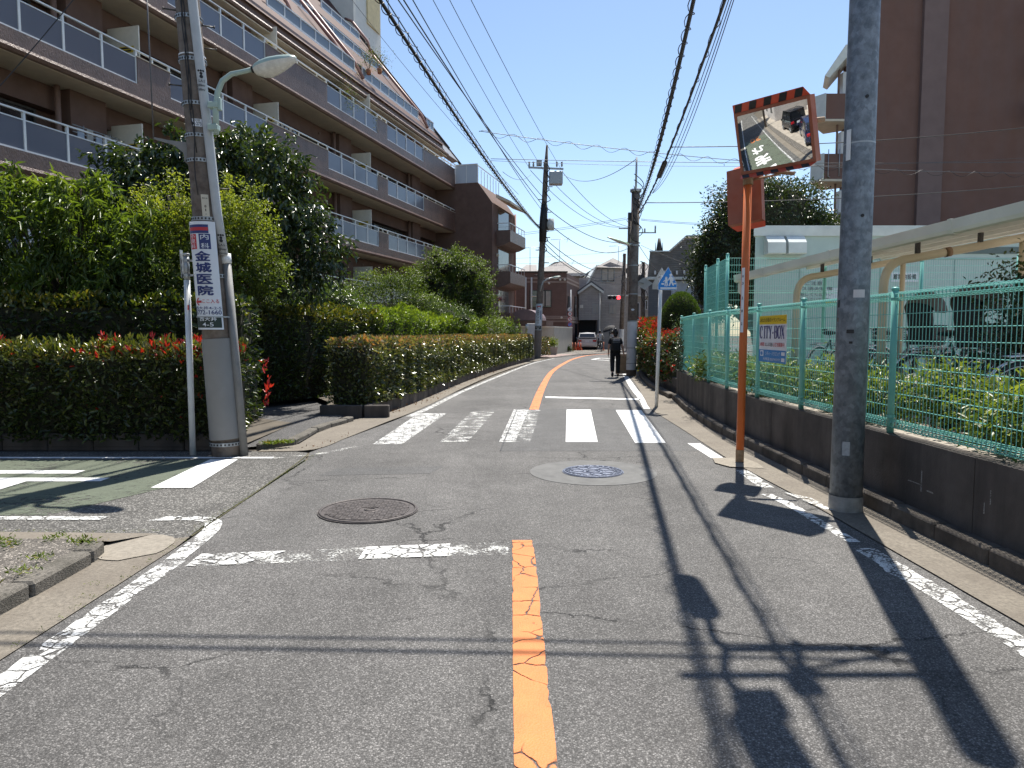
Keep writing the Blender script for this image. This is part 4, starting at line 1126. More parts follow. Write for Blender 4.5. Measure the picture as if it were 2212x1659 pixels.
tree('spreading_maple', (-2.9, 33, 0.1), 'dense dark green spreading maple in front of the end block', [((-3.0,33,4.5),(1.3,1.2,0.55)),((-4.0,33,3.9),(0.9,1.0,0.5)),((-2.0,33,4.2),(0.8,1.0,0.6)),((-3.2,33,3.5),(1.4,1.2,0.7)),((-1.9,33,3.2),(1.0,1.1,0.9)),((-2.9,33,2.5),(1.5,1.2,0.8)),((-1.5,33,2.6),(0.6,0.9,0.7)),((-3.4,33,5.0),(0.5,0.6,0.3)),((-2.5,33,4.95),(0.45,0.6,0.3)),((-1.4,33,3.9),(0.45,0.6,0.3))],
     26000, 0.09, L_MAPLE2, W=0.55, r0=0.10, droop=0.2, cl=0.4, per=34, flat_=0.4, shell=0.45, core=0.5, spray=0.5)
tree('lime_bush', (-1.0, 36.5, 0.1), 'small bright green bush with a pale edge near the entrance canopy', [((-1.1,36.5,1.75),(0.8,0.8,0.55)),((-0.3,37.2,1.65),(0.6,0.7,0.5))],
     4500, 0.10, L_LIME, W=0.4, r0=0.03, droop=0.05, cl=0.3, per=18, cat='bush', core=0.55)
tree('low_dark_bush', (-2.0, 34.5, 0.1), 'low dark bush between the lime hedge and the lime bush', [((-2.2,33.6,1.7),(0.9,0.8,0.5)),((-1.3,34.8,1.55),(0.8,0.8,0.5))],
     3500, 0.09, L_NAND, W=0.4, r0=0.03, droop=0.05, cl=0.3, per=18, cat='bush', core=0.55)
# balcony pot plants
def pot_plant(p, label, r, n=700):
    t = thing('pot_plant', p, label, 'pot plant')
    m = MB(); m.tube([p, Vector(p)+Vector((0,0,0.25))], [0.10, 0.14], 10); m.build('pot', M('terracotta', (0.35,0.15,0.08), 0.8), t)
    c = RNG.normal(size=(n,3))*np.array(r)*0.5+np.array(Vector(p)+Vector((0,0,0.3+r[2]*0.8)))
    leaf_mesh('foliage', c, rdir(n), rdir(n), 0.07*RNG.uniform(0.7,1.3,n), 0.4, RNG.random(n), L_NAND, t)
    m = MB()
    for i in range(7): m.tube([Vector(p)+Vector((0,0,0.2)), Vector(p)+Vector((random.uniform(-1,1)*r[0]*0.6, random.uniform(-1,1)*r[1]*0.6, 0.3+r[2]*random.uniform(0.8,1.6)))], 0.008, 4)
    m.build('stems', BARK, t)
pot_plant(B(14.6, 0.5, LEVELS[3]-1.14), 'leafy pot plant standing above the top balcony glass', (0.9, 0.4, 0.9), 1300)
pot_plant(B(11.9, 0.5, LEVELS[3]-1.14), 'yellowish pot plant at the end of the top balcony', (0.5, 0.3, 0.6), 500)
pot_plant(B(10.9, 0.75, 14.45), 'dry bush in a gap of the red roof', (0.6, 0.4, 0.6), 500)
pot_plant(B(9.3, 0.9, 15.05), 'dry plant behind the roof balcony rail', (0.6, 0.3, 0.5), 400)

# --- weeds and litter along joints
def weeds(owner, spots, n, L, spread, mat=L_WEED, name='weeds'):
    C = []
    for p in spots: C.append(np.array(p)+np.column_stack([RNG.normal(size=n)*spread, RNG.normal(size=n)*spread, np.abs(RNG.normal(size=n))*0.006]))
    C = np.concatenate(C); q = len(C)
    A = RNG.normal(size=(q,3)); A[:,2] = np.abs(A[:,2])*0.8+0.2
    o = leaf_mesh(name, C, A, rdir(q), L*RNG.uniform(0.5,1.4,q), 0.3, RNG.random(q), mat, None)
    o['label'] = owner; return o
weeds('tufts of small weeds growing in the kerb joints on the left', [(-3.55,4.86,0.1),(-3.42,4.78,0.1),(-3.25,4.95,0.09),(-3.02,4.86,0.1),(-2.93,4.78,0.11),(-2.97,4.2,0.11),(-3.0,3.95,0.11),(-2.98,3.6,0.11),(-2.9,3.5,0.11),(-3.02,4.45,0.11)], 55, 0.03, 0.04)
weeds('patchy moss and weeds along the gutter seams', [(-2.47+RNG.normal()*0.01, y, 0.012) for y in np.arange(5.35, 9.0, 0.11)]+[(-2.44, y, 0.012) for y in np.arange(3.4, 5.2, 0.16)]+[(x, 5.40, 0.01) for x in np.arange(-4.2,-2.75,0.12)]+[(-2.56,4.25,0.01),(-2.5,4.05,0.01)], 14, 0.012, 0.02)
weeds('grass tufts at the foot of the leaning pole', [(-3.28,9.36,0.06),(-3.22,9.38,0.07),(-3.08,9.42,0.07),(-3.02,9.45,0.07),(-3.15,9.4,0.07)], 70, 0.05, 0.035)
weeds('dry leaves scattered along the left gutter', [(curve_at(hA, y)+0.62+RNG.normal()*0.08, y, 0.015) for y in RNG.uniform(13.4, 30, 60)]+[(-2.65,9.4,0.02),(-2.6,9.8,0.02),(-2.5,10.4,0.02)], 6, 0.04, 0.09, L_DRY, 'dry_leaves')
# ------------------------------------------------------------------ poles
def band(m, cen, r, h, n=20, axis=(0,0,1)):
    a = Vector(axis).normalized(); m.tube([Vector(cen)-a*h/2, Vector(cen)+a*h/2], r, n, 0, False)
def patch_on(m, axis_f, r, a0, u0, u1, v0, v1, n=8):
    """curved sheet round a pole: u arc length, v height"""
    for i in range(n):
        q = [u0+(u1-u0)*i/n, u0+(u1-u0)*(i+1)/n]
        m.quad(wrap(axis_f, r, a0)(q[0], v0), wrap(axis_f, r, a0)(q[1], v0), wrap(axis_f, r, a0)(q[1], v1), wrap(axis_f, r, a0)(q[0], v1))
def wrap(axis_f, r, a0):
    return lambda u, v: axis_f(v) + Vector((math.cos(a0+u/r)*r, math.sin(a0+u/r)*r, 0))

# --- leaning utility pole at the left corner
PB = Vector((-3.60, 8.86, 0))
def pax(z): return PB + Vector((-0.056*z, 0, z))
def prad(z): return 0.172 - 0.0062*z
def zof(y, Y=8.72): return at(450, y, Y).z
up1 = thing('utility_pole', PB, 'leaning concrete utility pole with clinic sign and conduit at the left corner', 'utility pole', 'utility poles')
m = MB(); m.tube([pax(z) for z in (-0.05, 3, 6, 9, 12.4)], [prad(z) for z in (0, 3, 6, 9, 12.4)], 24); m.build('pole_shaft', POLEC, up1)
m = MB(); m.tube([pax(0.22), pax(1.47)], [prad(0.22)+0.010, prad(1.47)+0.010], 28, 0, False); m.build('guard_sheet', GUARD, up1)
for z in [0.16] + [zof(y) for y in (690-95, 472, 345, 291, 221, 125, 32)]:
    m = MB(); band(m, pax(z), prad(z)+0.018, 0.045); 
    bo = m.build('steel_band', STEEL, up1)
    m = MB()
    for k in range(26):
        an = 2*math.pi*k/26; d = Vector((math.cos(an), math.sin(an), 0))
        m.obox(pax(z)+d*(prad(z)+0.019), d*0.002, d.cross(Vector((0,0,1)))*0.010, (0,0,0.012))
    o = m.build('band_slots', DSTEEL, bo); o['kind'] = 'stuff'
for z in (zof(114), zof(342)):
    m = MB(); band(m, pax(z), prad(z)+0.012, 0.016); m.build('white_strap', WPAINT, up1)
# conduits
vc = Vector((0.378, -0.926, 0)); vr = Vector((0.926, 0.378, 0))      # towards the viewer, to the viewer's right
m = MB(); m.tube([pax(z)+vr*(prad(z)+0.035)+vc*0.05 for z in (-0.02, 1.2, 2.42)], 0.052, 14); m.build('lower_conduit', CONDUIT2, up1)
m = MB(); m.tube([pax(2.40)+vr*(prad(2.4)+0.035)+vc*0.05, pax(2.52)+vr*(prad(2.5)+0.033)+vc*0.05], 0.060, 14); m.build('conduit_collar', WPAINT, up1)
up_path = [pax(2.5)+vr*0.165+vc*0.085, pax(3.0)+vr*0.13+vc*0.14, pax(4.0)+vr*0.105+vc*0.16, pax(5.0)+vr*0.07+vc*0.17, pax(6.5)+vr*0.03+vc*0.17, pax(9)+vr*0.0+vc*0.16]
m = MB(); m.tube(up_path, 0.055, 14); m.build('upper_conduit', CONDUIT, up1)
def along(path, z):
    for a, c in zip(path, path[1:]):
        if a.z <= z <= c.z: return a.lerp(c, (z-a.z)/(c.z-a.z))
for y0, nm in ((150, 0), (505, 1)):
    c0 = along(up_path, zof(y0, 8.65)); ax0 = lambda v, c0=c0: c0 + Vector((-0.056*v, 0, v))
    for j, (dx, dz_, r_) in enumerate(((-0.028,0.0,0.013), (0.0,0.0,0.013), (0.028,0.0,0.013), (0.0,-0.032,0.017), (0.0,-0.068,0.021))):
        m = MB(); pts = [wrap(ax0, 0.0565, -1.18)(dx+r_*math.cos(2*math.pi*k/14), dz_+r_*math.sin(2*math.pi*k/14)) for k in range(14)]; m.poly(pts); m.build('printed_dot', BLACK, up1)
    for txt, dv in (('S.A.S', -0.12), ('200mm', -0.17), ('150m/m', -0.22)):
        lettering(txt, 0.04, lambda u, v, dv=dv: wrap(ax0, 0.0565, -1.18)(u, v+dv), BLACK, up1, 0.0005, cut=0.01)
m = MB()
for k in range(3):
    m.tube([pax(z)+vc*(prad(z)+0.01)+vr*(-0.06+0.02*math.sin(z*5+k*2)) for z in np.arange(3.2+0.5*k, 7, 0.2)], 0.006, 5)
m.build('loose_wires', CABLE, up1)
# clinic sign
A0 = math.atan2(vc.y, vc.x) - 0.42
ZS0, ZS1 = zof(712), zof(479)
SR = 0.200
NAVY = M('navy print', (0.03, 0.045, 0.16), 0.45, 0.03); REDP = M('red print', (0.52, 0.04, 0.05), 0.45, 0.03); DGRN = M('dark green print', (0.02, 0.035, 0.028), 0.45, 0.05); SIGNW = M('sign white', (0.72, 0.74, 0.77), 0.35, 0.02)
m = MB(); patch_on(m, pax, SR, A0, -0.185, 0.185, ZS0, ZS1, 14); sg = m.build('clinic_sign', SIGNW, up1)
def sp_(mat, u0, u1, y0, y1, nm='print_block', lift=0.002):
    m = MB(); patch_on(m, pax, SR+lift, A0, u0, u1, zof(y1), zof(y0), 8); return m.build(nm, mat, sg)
def st(txt, u, y, fit, mat, bold=0.004, lift=0.0045):
    zc = zof(y); lettering(txt, 1.0, lambda a, v: wrap(pax, SR+lift, A0)(u+a, zc+v), mat, sg, bold*8, fit, cut=0.02)
pxz = (ZS1-ZS0)/(712-479)
sp_(NAVY, -0.165, 0.10, 486, 505); sp_(REDP, -0.163, 0.098, 492, 499, 'print_block', 0.004)
sp_(REDP, -0.165, -0.055, 505.5+1, 539); sp_(NAVY, -0.02, 0.115, 506, 539)
for ch, y in (('小', 511.5), ('児', 522), ('科', 533)): st(ch, -0.11, y, (0.075, 9.0*pxz), SIGNW, 0.0006)
for ch, y in (('内', 513), ('科', 532)): st(ch, 0.048, y, (0.095, 11.5*pxz), SIGNW, 0.0006)
for ch, y in (('金', 554), ('城', 578.5), ('医', 603.5), ('院', 628)):
    for q, (du, dy) in enumerate(((0,0),(-0.007,0),(0.007,0),(0,0.6),(0,-0.6))): st(ch, du, y+dy, (0.19, 20.5*pxz), NAVY, 0.0005, 0.004+0.0006*q)
st('ここ入る', 0.055, 651, (0.20, 9*pxz), REDP, 0.0012)
m = MB()
wq = wrap(pax, SR+0.004, A0); za = zof(652)
m.poly([wq(-0.165, za), wq(-0.115, za+0.045), wq(-0.09, za+0.045), wq(-0.12, za+0.014), wq(-0.055, za+0.014), wq(-0.055, za-0.014), wq(-0.12, za-0.014), wq(-0.09, za-0.045), wq(-0.115, za-0.045)]); m.build('arrow', REDP, sg)
st('西大井4-2-5', 0.0, 665.5, (0.35, 7.5*pxz), NAVY, 0.0006)
st('3772-1660', 0.0, 675, (0.35, 9.5*pxz), NAVY, 0.002)
sp_(DGRN, -0.175, 0.165, 683, 708)
st('西大井', 0.0, 689.5, (0.22, 8.5*pxz), SIGNW, 0.001); st('4-5', 0.0, 701, (0.14, 8.5*pxz), SIGNW, 0.001)
m = MB(); band(m, pax(zof(684.5)), SR+0.006, 0.016); m.build('steel_band', STEEL, up1)
# number plates
def plate(axis_f, rr, a0, u0, u1, z0, z1, mat, texts, owner, nm='number_plate'):
    m = MB(); patch_on(m, axis_f, rr, a0, u0, u1, z0, z1, 6); p = m.build(nm, mat, owner)
    for txt, uc, zc, fit in texts:
        lettering(txt, 1.0, lambda a, v: wrap(axis_f, rr+0.002, a0)(uc+a, zc+v), BLACK, p, 0.012, fit, cut=0.02)
z0 = zof(265)
plate(pax, prad(z0)+0.012, A0+0.35, -0.06, 0.06, z0-0.045, z0+0.045, SIGNW, [('M-273', 0, z0-0.012, (0.10, 0.042)), ('品川区', 0, z0+0.028, (0.08, 0.022))], up1)
z0 = zof(444)
plate(pax, prad(z0)+0.012, A0+0.45, -0.042, 0.042, z0-0.13, z0+0.13, M('ivory plate', (0.62,0.56,0.44), 0.5), [('西大井', 0, z0+0.085, (0.06, 0.02)), ('8', 0, z0-0.01, (0.022, 0.03)), ('1', 0, z0-0.055, (0.010, 0.03)), ('9', 0, z0-0.105, (0.012, 0.014))], up1)
for y, s in ((90, 1), (180, -1), (15, -1), (40, 1), (400, 1)):
    z = zof(y); m = MB(); m.tube([pax(z)+vr*s*prad(z)*0.8, pax(z)+vr*s*(prad(z)+0.13)], 0.009, 6); m.tube([pax(z)+vr*s*(prad(z)+0.13), pax(z)+vr*s*(prad(z)+0.145)], 0.017, 6); m.build('step_bolt', DSTEEL, up1)
z = zof(315)
m = MB(); m.extrude([pax(z)-vr*0.14+Vector((0,0,0.06)), pax(z)-vr*0.34+Vector((0,0,0.065)), pax(z)-vr*0.50+Vector((0,0,0.085)), pax(z)-vr*0.50+Vector((0,0,0.062)), pax(z)-vr*0.28+Vector((0,0,0.01)), pax(z)-vr*0.185+Vector((0,0,-0.07)), pax(z)-vr*0.18+Vector((0,0,-0.17)), pax(z)-vr*0.14+Vector((0,0,-0.19))], vc*0.02); m.build('guy_bracket', CONDUIT2, up1)
m = MB(); m.bar(pax(11.6)-Vector((0.75,0,0)), pax(11.6)+Vector((1.3,0,0)), 0.08); m.bar(pax(9.9)-Vector((0.2,0,0)), pax(9.9)+Vector((1.2,0,0)), 0.08); m.build('crossarm', STEEL, up1)
# street lamp on this pole
sl1 = thing('street_lamp', pax(4.3), 'pale green street lamp on a curved arm fixed to the leaning pole', 'street lamp', 'street lamps')
LY = 8.68
a_ = [at(467, 290, LY), at(466, 235, LY), at(470, 200, LY), at(480, 175, LY), at(500, 160, LY), at(525, 155, LY), at(550, 148.5, LY)]
m = MB(); m.tube(a_, [0.035, 0.035, 0.034, 0.032, 0.030, 0.028, 0.027], 12); m.build('arm', LAMPG, sl1)
def lamp_head(owner, p0, p1, side, wmax, body, lens, thick=1.0, capsule=False):
    p0, p1 = Vector(p0), Vector(p1); d = (p1-p0); L = d.length; d = d/L
    s = Vector(side).normalized(); u = s.cross(d).normalized()
    if u.z < 0: u = -u
    prof = [(0.0,0.25),(0.06,0.62),(0.18,0.86),(0.38,1.0),(0.62,0.92),(0.84,0.72),(0.96,0.45),(1.0,0.2)]
    if capsule: prof = [(0.0,0.3),(0.04,0.7),(0.12,0.95),(0.2,1.0),(0.8,1.0),(0.88,0.95),(0.96,0.7),(1.0,0.3)]
    for part, mat, sgn, hgt in (('housing', body, 1, 0.42*thick), ('cover', lens, -1, 0.62*thick)):
        m = MB(); n = 9; v = []; f = []
        for t_, w in prof:
            for j in range(n):
                an = math.pi*j/(n-1)
                hh = hgt*(1.0 if sgn > 0 else (1.15-abs(t_-0.35)*0.9))
                v.append(p0 + d*L*t_ + s*math.cos(an)*wmax*w + u*sgn*math.sin(an)*wmax*w*hh)
        for i in range(len(prof)-1):
            for j in range(n-1): f.append((i*n+j, i*n+j+1, (i+1)*n+j+1, (i+1)*n+j))
        for i in (0, len(prof)-1): f.append(tuple(i*n+j for j in range(n)))
        m.add(v, f, 0, True); m.build(part, mat, owner)
lamp_head(sl1, at(546, 150, LY), at(641, 127, LY), (0.25, -1, 0.0), 0.15, LAMPG, LENS, 1.35)
m = MB(); m.tube([at(544, 150.5, LY), at(552, 148.5, LY)], 0.04, 12); m.build('neck', BLACK, sl1)
for y in (228, 276):
    m = MB(); c0 = at(462, y, LY); m.obox(c0, (0.06,0,0), (0,0.05,0), (0,0,0.035), 0, 0.008); m.build('clamp', LAMPG, sl1)
m = MB(); m.obox(at(474, 225, LY), (0.022,0,0), (0,0.03,0), (0,0,0.075), 0, 0.008); m.build('switch_box', LAMPG, sl1)

# --- slim white post
wp = thing('white_post', (-4.05, 8.92, 0), 'slim white steel post with clamps beside the photinia hedge', 'post')
top = at(402, 549, 8.92)
def wpa(z): return Vector((-4.05, 8.92, 0)).lerp(top, z/top.z)
m = MB(); m.tube([wpa(-0.02), wpa(2.2)], 0.038, 14); m.build('post_shaft', WPOST, wp)
m = MB(); m.tube([wpa(2.2), wpa(2.5)], 0.036, 14); m.tube([wpa(2.5), wpa(2.53)], 0.042, 14); m.build('post_cap', STEEL, wp)
for z in (2.26, 2.44):
    m = MB(); band(m, wpa(z), 0.043, 0.035); m.obox(wpa(z)+Vector((0.055,0,0)), (0.016,0,0), (0,0.012,0), (0,0,0.012)); m.build('clamp', STEEL, wp)
m = MB(); m.obox(wpa(2.40)+Vector((-0.052,-0.01,0.0)), (0.004,0,0), (0,0.035,0), (-0.006,0,0.17)); m.build('sign_edge', STEEL, wp)
m = MB(); m.obox(wpa(1.86)+Vector((0.02,-0.036,0)), (0.008,0,0), (0,0.003,0), (0,0,0.03)); m.build('sticker', REDP, wp)

# --- grey steel pole on the right with lamps and arms overhead
GP = Vector((2.91, 6.10, 0))
def gax(z): return GP + Vector((0.004*z, 0, z))
gp = thing('steel_pole', GP, 'thick galvanised grey steel pole standing by the concrete wall on the right', 'pole')
m = MB(); m.tube([gax(z) for z in (-0.02, 2, 4, 6.7)], [0.132, 0.126, 0.120, 0.108], 32); m.build('pole_shaft', GALV, gp)
m = MB(); m.tube([gax(0.0), gax(0.14)], [0.139, 0.137], 28, 0, False); m.build('base_collar', M('grey mortar collar', (0.30,0.29,0.27), 0.85, 0.2, 14, 0.4, 60), gp)
def gax_(v): return gax(v)
GA = math.atan2(-GP.y, -GP.x)
def gz(y): return at(1845, y, 5.97).z
for (x, y, w, h, mt) in ((1857, 634, 24, 17, M('pale sticker', (0.62,0.58,0.58), 0.5)), (1818, 655, 6, 16, BLACK), (1842, 716, 15, 8, BLACK), (1844, 740, 7, 5, BLACK), (1840, 848, 8, 4, BLACK), (1817, 690, 7, 9, CONC)):
    u = (x-1846)/FPX*5.97; z = gz(y); hw = w/FPX*5.97/2; hh = h/FPX*5.97/2
    a1 = math.asin(max(-1, min(1, u/0.126)))
    m = MB(); patch_on(m, gax_, 0.128, GA+a1, -hw, hw, z-hh, z+hh, 4); m.build('sticker', mt, gp)
m = MB(); patch_on(m, gax_, 0.134, GA-0.1, -0.03, 0.03, gz(985), gz(955), 4); m.build('paint_scrape', M('scraped paint', (0.36,0.37,0.38), 0.6, 0.2, 30), gp)
for y in (207, 465):
    m = MB(); d = Vector((math.cos(GA+0.35), math.sin(GA+0.35), 0)); m.disc(gax(gz(y))+d*0.124, d, 0.014, 0.012, 12); m.build('bolt_hole', BLACK, gp)
m = MB(); band(m, gax(gz(304)), 0.125, 0.012); m.build('strap', STEEL, gp)
dl = Vector((-0.90, -0.43, 0))
m = MB(); m.obox(gax(gz(308))+dl*0.13, Vector((-0.43,0.90,0))*0.02, dl*0.003, (0,0,0.125)); m.build('number_plate', WPAINT, gp)
m = MB()
for z, x in ((5.05, 1.95), (5.55, 1.75)): m.tube([gax(z), Vector((x, 6.12, z+0.05))], 0.035, 8)
m.tube([Vector((1.95,6.12,5.1)), Vector((1.95,6.12,5.6))], 0.03, 8); m.tube([gax(5.0), Vector((2.2,6.12,5.6))], 0.022, 6)
m.tube([Vector((2.3,6.12,4.95)), Vector((2.3,6.12,5.75))], 0.03, 6); m.obox((2.3,6.1,5.72), (0.07,0,0), (0,0.07,0), (0,0,0.06))
m.obox((2.05,5.95,5.75), (0.10,0,0), (0,0.09,0), (0,0,0.08))
m.build('lamp_arms', STEEL, gp)
m = MB(); m.tube(bezier((1.95,6.12,5.1),(1.9,6.3,5.1),(1.98,6.4,5.25),(2.0,6.62,5.3),8), 0.028, 8); m.tube([(1.95,6.12,5.6),(1.98,5.85,5.62)], 0.03, 8); m.build('lamp_brackets', STEEL, gp)
sl3 = thing('overhead_lamp', (2.0, 6.6, 5.3), 'street lamp above the grey steel pole pointing along the road, casting a lozenge shadow', 'street lamp', 'street lamps')
lamp_head(sl3, (2.0,6.58,5.3), (2.04,7.34,5.36), (1,0,0), 0.098, LAMPG, LENS, 0.45, True)
sl4 = thing('overhead_lamp', (1.98, 5.85, 5.62), 'street lamp above the grey steel pole pointing back over the viewer, casting a tapering shadow', 'street lamp', 'street lamps')
lamp_head(sl4, (1.98,5.88,5.62), (1.96,5.0,5.7), (1,0,0), 0.12, LAMPG, LENS, 0.5, True)

# --- far left utility pole
P2 = Vector((1.53, 43.3, 0))
def p2(z): return P2 + Vector((0.044*z, 0, z))
up2 = thing('utility_pole', P2, 'dark utility pole with crossarm and grey transformer boxes beyond the long hedge', 'utility pole', 'utility poles')
m = MB(); m.tube([p2(z) for z in (-0.05, 4, 8, 11, 12.7)], [0.22, 0.20, 0.17, 0.15, 0.06], 14); m.build('pole_shaft', POLEC, up2)
m = MB(); m.tube([p2(-0.02), p2(2.4)], [0.227, 0.217], 16, 0, False); m.build('guard_sheet', M('grey brown wrap', (0.17,0.15,0.135), 0.7, 0.1), up2)
m = MB(); m.bar(p2(11.35)+Vector((-1.05,0,0.05)), p2(11.35)+Vector((1.05,0,-0.05)), 0.10); ca = m.build('crossarm', STEEL, up2)
for dx in (-1.0, -0.75, -0.1, 0.65, 0.95):
    m = MB(); c0 = p2(11.42)+Vector((dx,0,0)); m.tube([c0, c0+Vector((0,0,0.13)), c0+Vector((0,0,0.17)), c0+Vector((0,0,0.3)), c0+Vector((0,0,0.32))], [0.03,0.07,0.04,0.07,0.02], 8); m.build('insulator', M('grey porcelain', (0.35,0.35,0.34), 0.3), ca)
m = MB(); m.obox(p2(10.75)+Vector((0.62,0,0)), (0.40,0,0), (0,0.3,0), (0,0,0.38), 0, 0.03); m.build('transformer_box', STEEL, up2)
m = MB(); m.obox(p2(11.65)+Vector((-0.42,0,0)), (0.16,0,0), (0,0.14,0), (0,0,0.16), 0, 0.02); m.build('switch_box', STEEL, up2)
m = MB(); m.tube([p2(8.0)+Vector((0.42,0,-0.3)), p2(8.0)+Vector((0.42,0,0.35))], 0.24, 14); m.build('junction_drum', M('pale grey enamel', (0.55,0.57,0.56), 0.4), up2)
m = MB()
for k in range(9):
    z = 6.3+k*0.6; m.tube(bezier(p2(z)+Vector((0.1,-0.15,0)), p2(z)+Vector((0.55*random.uniform(0.4,1),-0.2,0.2)), p2(z+0.4)+Vector((0.5*random.uniform(0.4,1),-0.2,-0.4)), p2(z+0.7)+Vector((-0.05,-0.16,0)), 8), 0.025, 5)
for k in range(8):
    z = 5.0+k*0.75; m.tube([p2(z)+Vector((0.18,-0.05,0)), p2(z)+Vector((0.45,-0.05,0))], 0.025, 5) if k % 2 else m.tube([p2(z)-Vector((0.15,0.05,0)), p2(z)-Vector((0.4,0.05,0))], 0.025, 5)
o = m.build('cable_loops', CABLE, up2); o['kind'] = 'stuff'
m = MB(); m.tube([p2(z)+Vector((0.0,-0.05,0)) for z in (7.0,7.8,8.4,9.2)], [0.21,0.24,0.23,0.19], 12); m.build('cable_sleeve', CABLE, up2)
A2 = math.atan2(-P2.y, -P2.x)
z0, z1 = at(1163,713,43).z, at(1163,656,43).z
m = MB(); patch_on(m, p2, 0.235, A2-0.15, -0.24, 0.24, z0, z1, 10); s2 = m.build('advert_sign', M('pale blue sign', (0.58,0.66,0.72), 0.4, 0.03), up2)
for i, ch in enumerate('大西クリニック'):
    zc = lerp(z1-0.42, z0+0.42, i/6); lettering(ch, 1.0, lambda a, v: wrap(p2, 0.239, A2-0.15)(-0.03+a, zc+v), BLACK, s2, 0.005, (0.17, 0.125), cut=0.04)
m = MB(); m.poly([wrap(p2, 0.239, A2-0.15)(0.12*math.cos(k*math.pi/8), z1-0.18+0.12*math.sin(k*math.pi/8)) for k in range(16)]); m.build('round_logo', DGRN, s2)
m = MB(); patch_on(m, p2, 0.242, A2-0.15, -0.10, 0.10, z1-0.20, z1-0.14, 4); m.build('logo_bar', REDP, s2)
m = MB(); patch_on(m, p2, 0.239, A2-0.15, 0.12, 0.17, z1-0.95, z1-0.40, 3); m.build('print_block', NAVY, s2)
m = MB(); patch_on(m, p2, 0.239, A2-0.15, -0.21, 0.21, z0+0.03, z0+0.26, 8); bp = m.build('print_block', DGRN, s2)
lettering('西大井', 1.0, lambda a, v: wrap(p2, 0.242, A2-0.15)(a, z0+0.19+v), SIGNW, s2, 0.01, (0.24, 0.07), cut=0.04); lettering('4-5', 1.0, lambda a, v: wrap(p2, 0.242, A2-0.15)(a, z0+0.09+v), SIGNW, s2, 0.01, (0.14, 0.07), cut=0.04)
sl2 = thing('street_lamp', p2(4.5), 'pale street lamp on a curved arm of the pole beyond the hedge', 'street lamp', 'street lamps')
LY2 = 42.9
m = MB(); m.tube([at(1167,629,LY2), at(1170,616,LY2), at(1174,608,LY2), at(1182,603,LY2), at(1194,600,LY2)], 0.045, 8); m.build('arm', STEEL, sl2)
lamp_head(sl2, at(1193,600.5,LY2), at(1211,597,LY2), (0.2,-1,0), 0.15, LAMPG, LENS, 1.1)

# --- leaning yellow post
yp = thing('yellow_post', (0.60, 38.4, 0), 'thin leaning yellow post with a white cap beside the far end of the hedge', 'post')
m = MB(); m.tube([(0.60,38.4,0), (0.68,38.4,0.9), (0.80,38.4,1.75)], 0.06, 10); m.build('post_shaft', M('faded yellow paint', (0.52,0.42,0.16), 0.6, 0.1), yp)
m = MB(); m.tube([(0.80,38.4,1.75),(0.805,38.4,1.98)], 0.085, 10); m.build('post_cap', WPOST, yp)

# --- right utility pole with peeling sheet
P3 = Vector((4.25, 25.3, 0))
def p3(z): return P3 + Vector((0.014*z, 0, z))
up3 = thing('utility_pole', P3, 'utility pole with a peeling white guard sheet behind the walking person', 'utility pole', 'utility poles')
m = MB(); m.tube([p3(z) for z in (-0.05, 3, 6.5)], [0.178, 0.165, 0.145], 16); m.build('pole_shaft', POLEC, up3)
pts = [(-0.32,0.22),(-0.36,0.5),(-0.26,0.72),(-0.30,0.95),(-0.22,1.15),(-0.31,1.35),(-0.24,1.55),(-0.30,1.93),(0.26,1.93),(0.22,1.2),(0.27,0.8),(0.22,0.22)]
m = MB(); w3 = wrap(p3, 0.183, math.atan2(-25.3,-4.25))
n = 10
for (ua, za), (ub, zb) in zip(pts[:8], pts[1:8]):
    for i in range(n):
        f0, f1 = i/n, (i+1)/n; e = 0.24
        m.quad(w3(lerp(ua,e,f0), za), w3(lerp(ua,e,f1), za), w3(lerp(ub,e,f1), zb), w3(lerp(ub,e,f0), zb))
m.build('guard_sheet', WPOST, up3)
m = MB(); m.tube([p3(6.5), p3(7.65)], 0.035, 8); m.tube([p3(6.45), p3(6.55)], 0.2, 8); m.build('top_rod', STEEL, up3)
for z in (0.45, 1.0, 1.95, 2.9, 3.9, 4.6):
    m = MB(); band(m, p3(z), 0.19, 0.03); m.build('steel_band', STEEL, up3)
m = MB(); m.bar(p3(5.05)+Vector((0.1,0,0)), p3(5.05)+Vector((0.75,0,0)), 0.04); m.tube([p3(5.05)+Vector((0.72,0,0)), p3(5.3)+Vector((0.72,0,0))], 0.03, 6); m.tube([p3(5.05)+Vector((0.35,0,0)), p3(5.2)+Vector((0.35,0,0))], 0.03, 6); m.build('small_arm', STEEL, up3)
m = MB()
for k in range(10):
    z = 4.7+k*0.2; a = random.uniform(0, 6.28); m.tube(bezier(p3(z)+Vector((0.12,-0.14,0)), p3(z)+Vector((0.35*math.cos(a),-0.25,0.1)), p3(z+0.3)+Vector((0.35*math.cos(a+1),-0.25,0)), p3(z+0.55)+Vector((-0.1,-0.15,0)), 8), 0.014, 5)
m.obox(p3(5.6)+Vector((-0.2,-0.08,0)), (0.06,0,0), (0,0.06,0), (0,0,0.13))
o = m.build('cable_loops', CABLE, up3); o['kind'] = 'stuff'
m = MB(); m.poly([wrap(p3, 0.19, math.atan2(-25.3,-4.25))(0.06*math.cos(k*math.pi/8), 2.35+0.035*math.sin(k*math.pi/8)) for k in range(16)]); m.build('oval_sticker', SIGNW, up3)
sl5 = thing('street_lamp', p3(4.7), 'long yellow green fluorescent street lamp on the right utility pole', 'street lamp', 'street lamps')
lamp_head(sl5, at(1362,529,25.0), at(1311,512,25.0), (0,1,0), 0.11, LAMPG2, LENS, 0.9)
m = MB(); m.tube([at(1358,528,25.0), at(1368,527,25.2)], 0.03, 8); m.build('arm', STEEL, sl5)

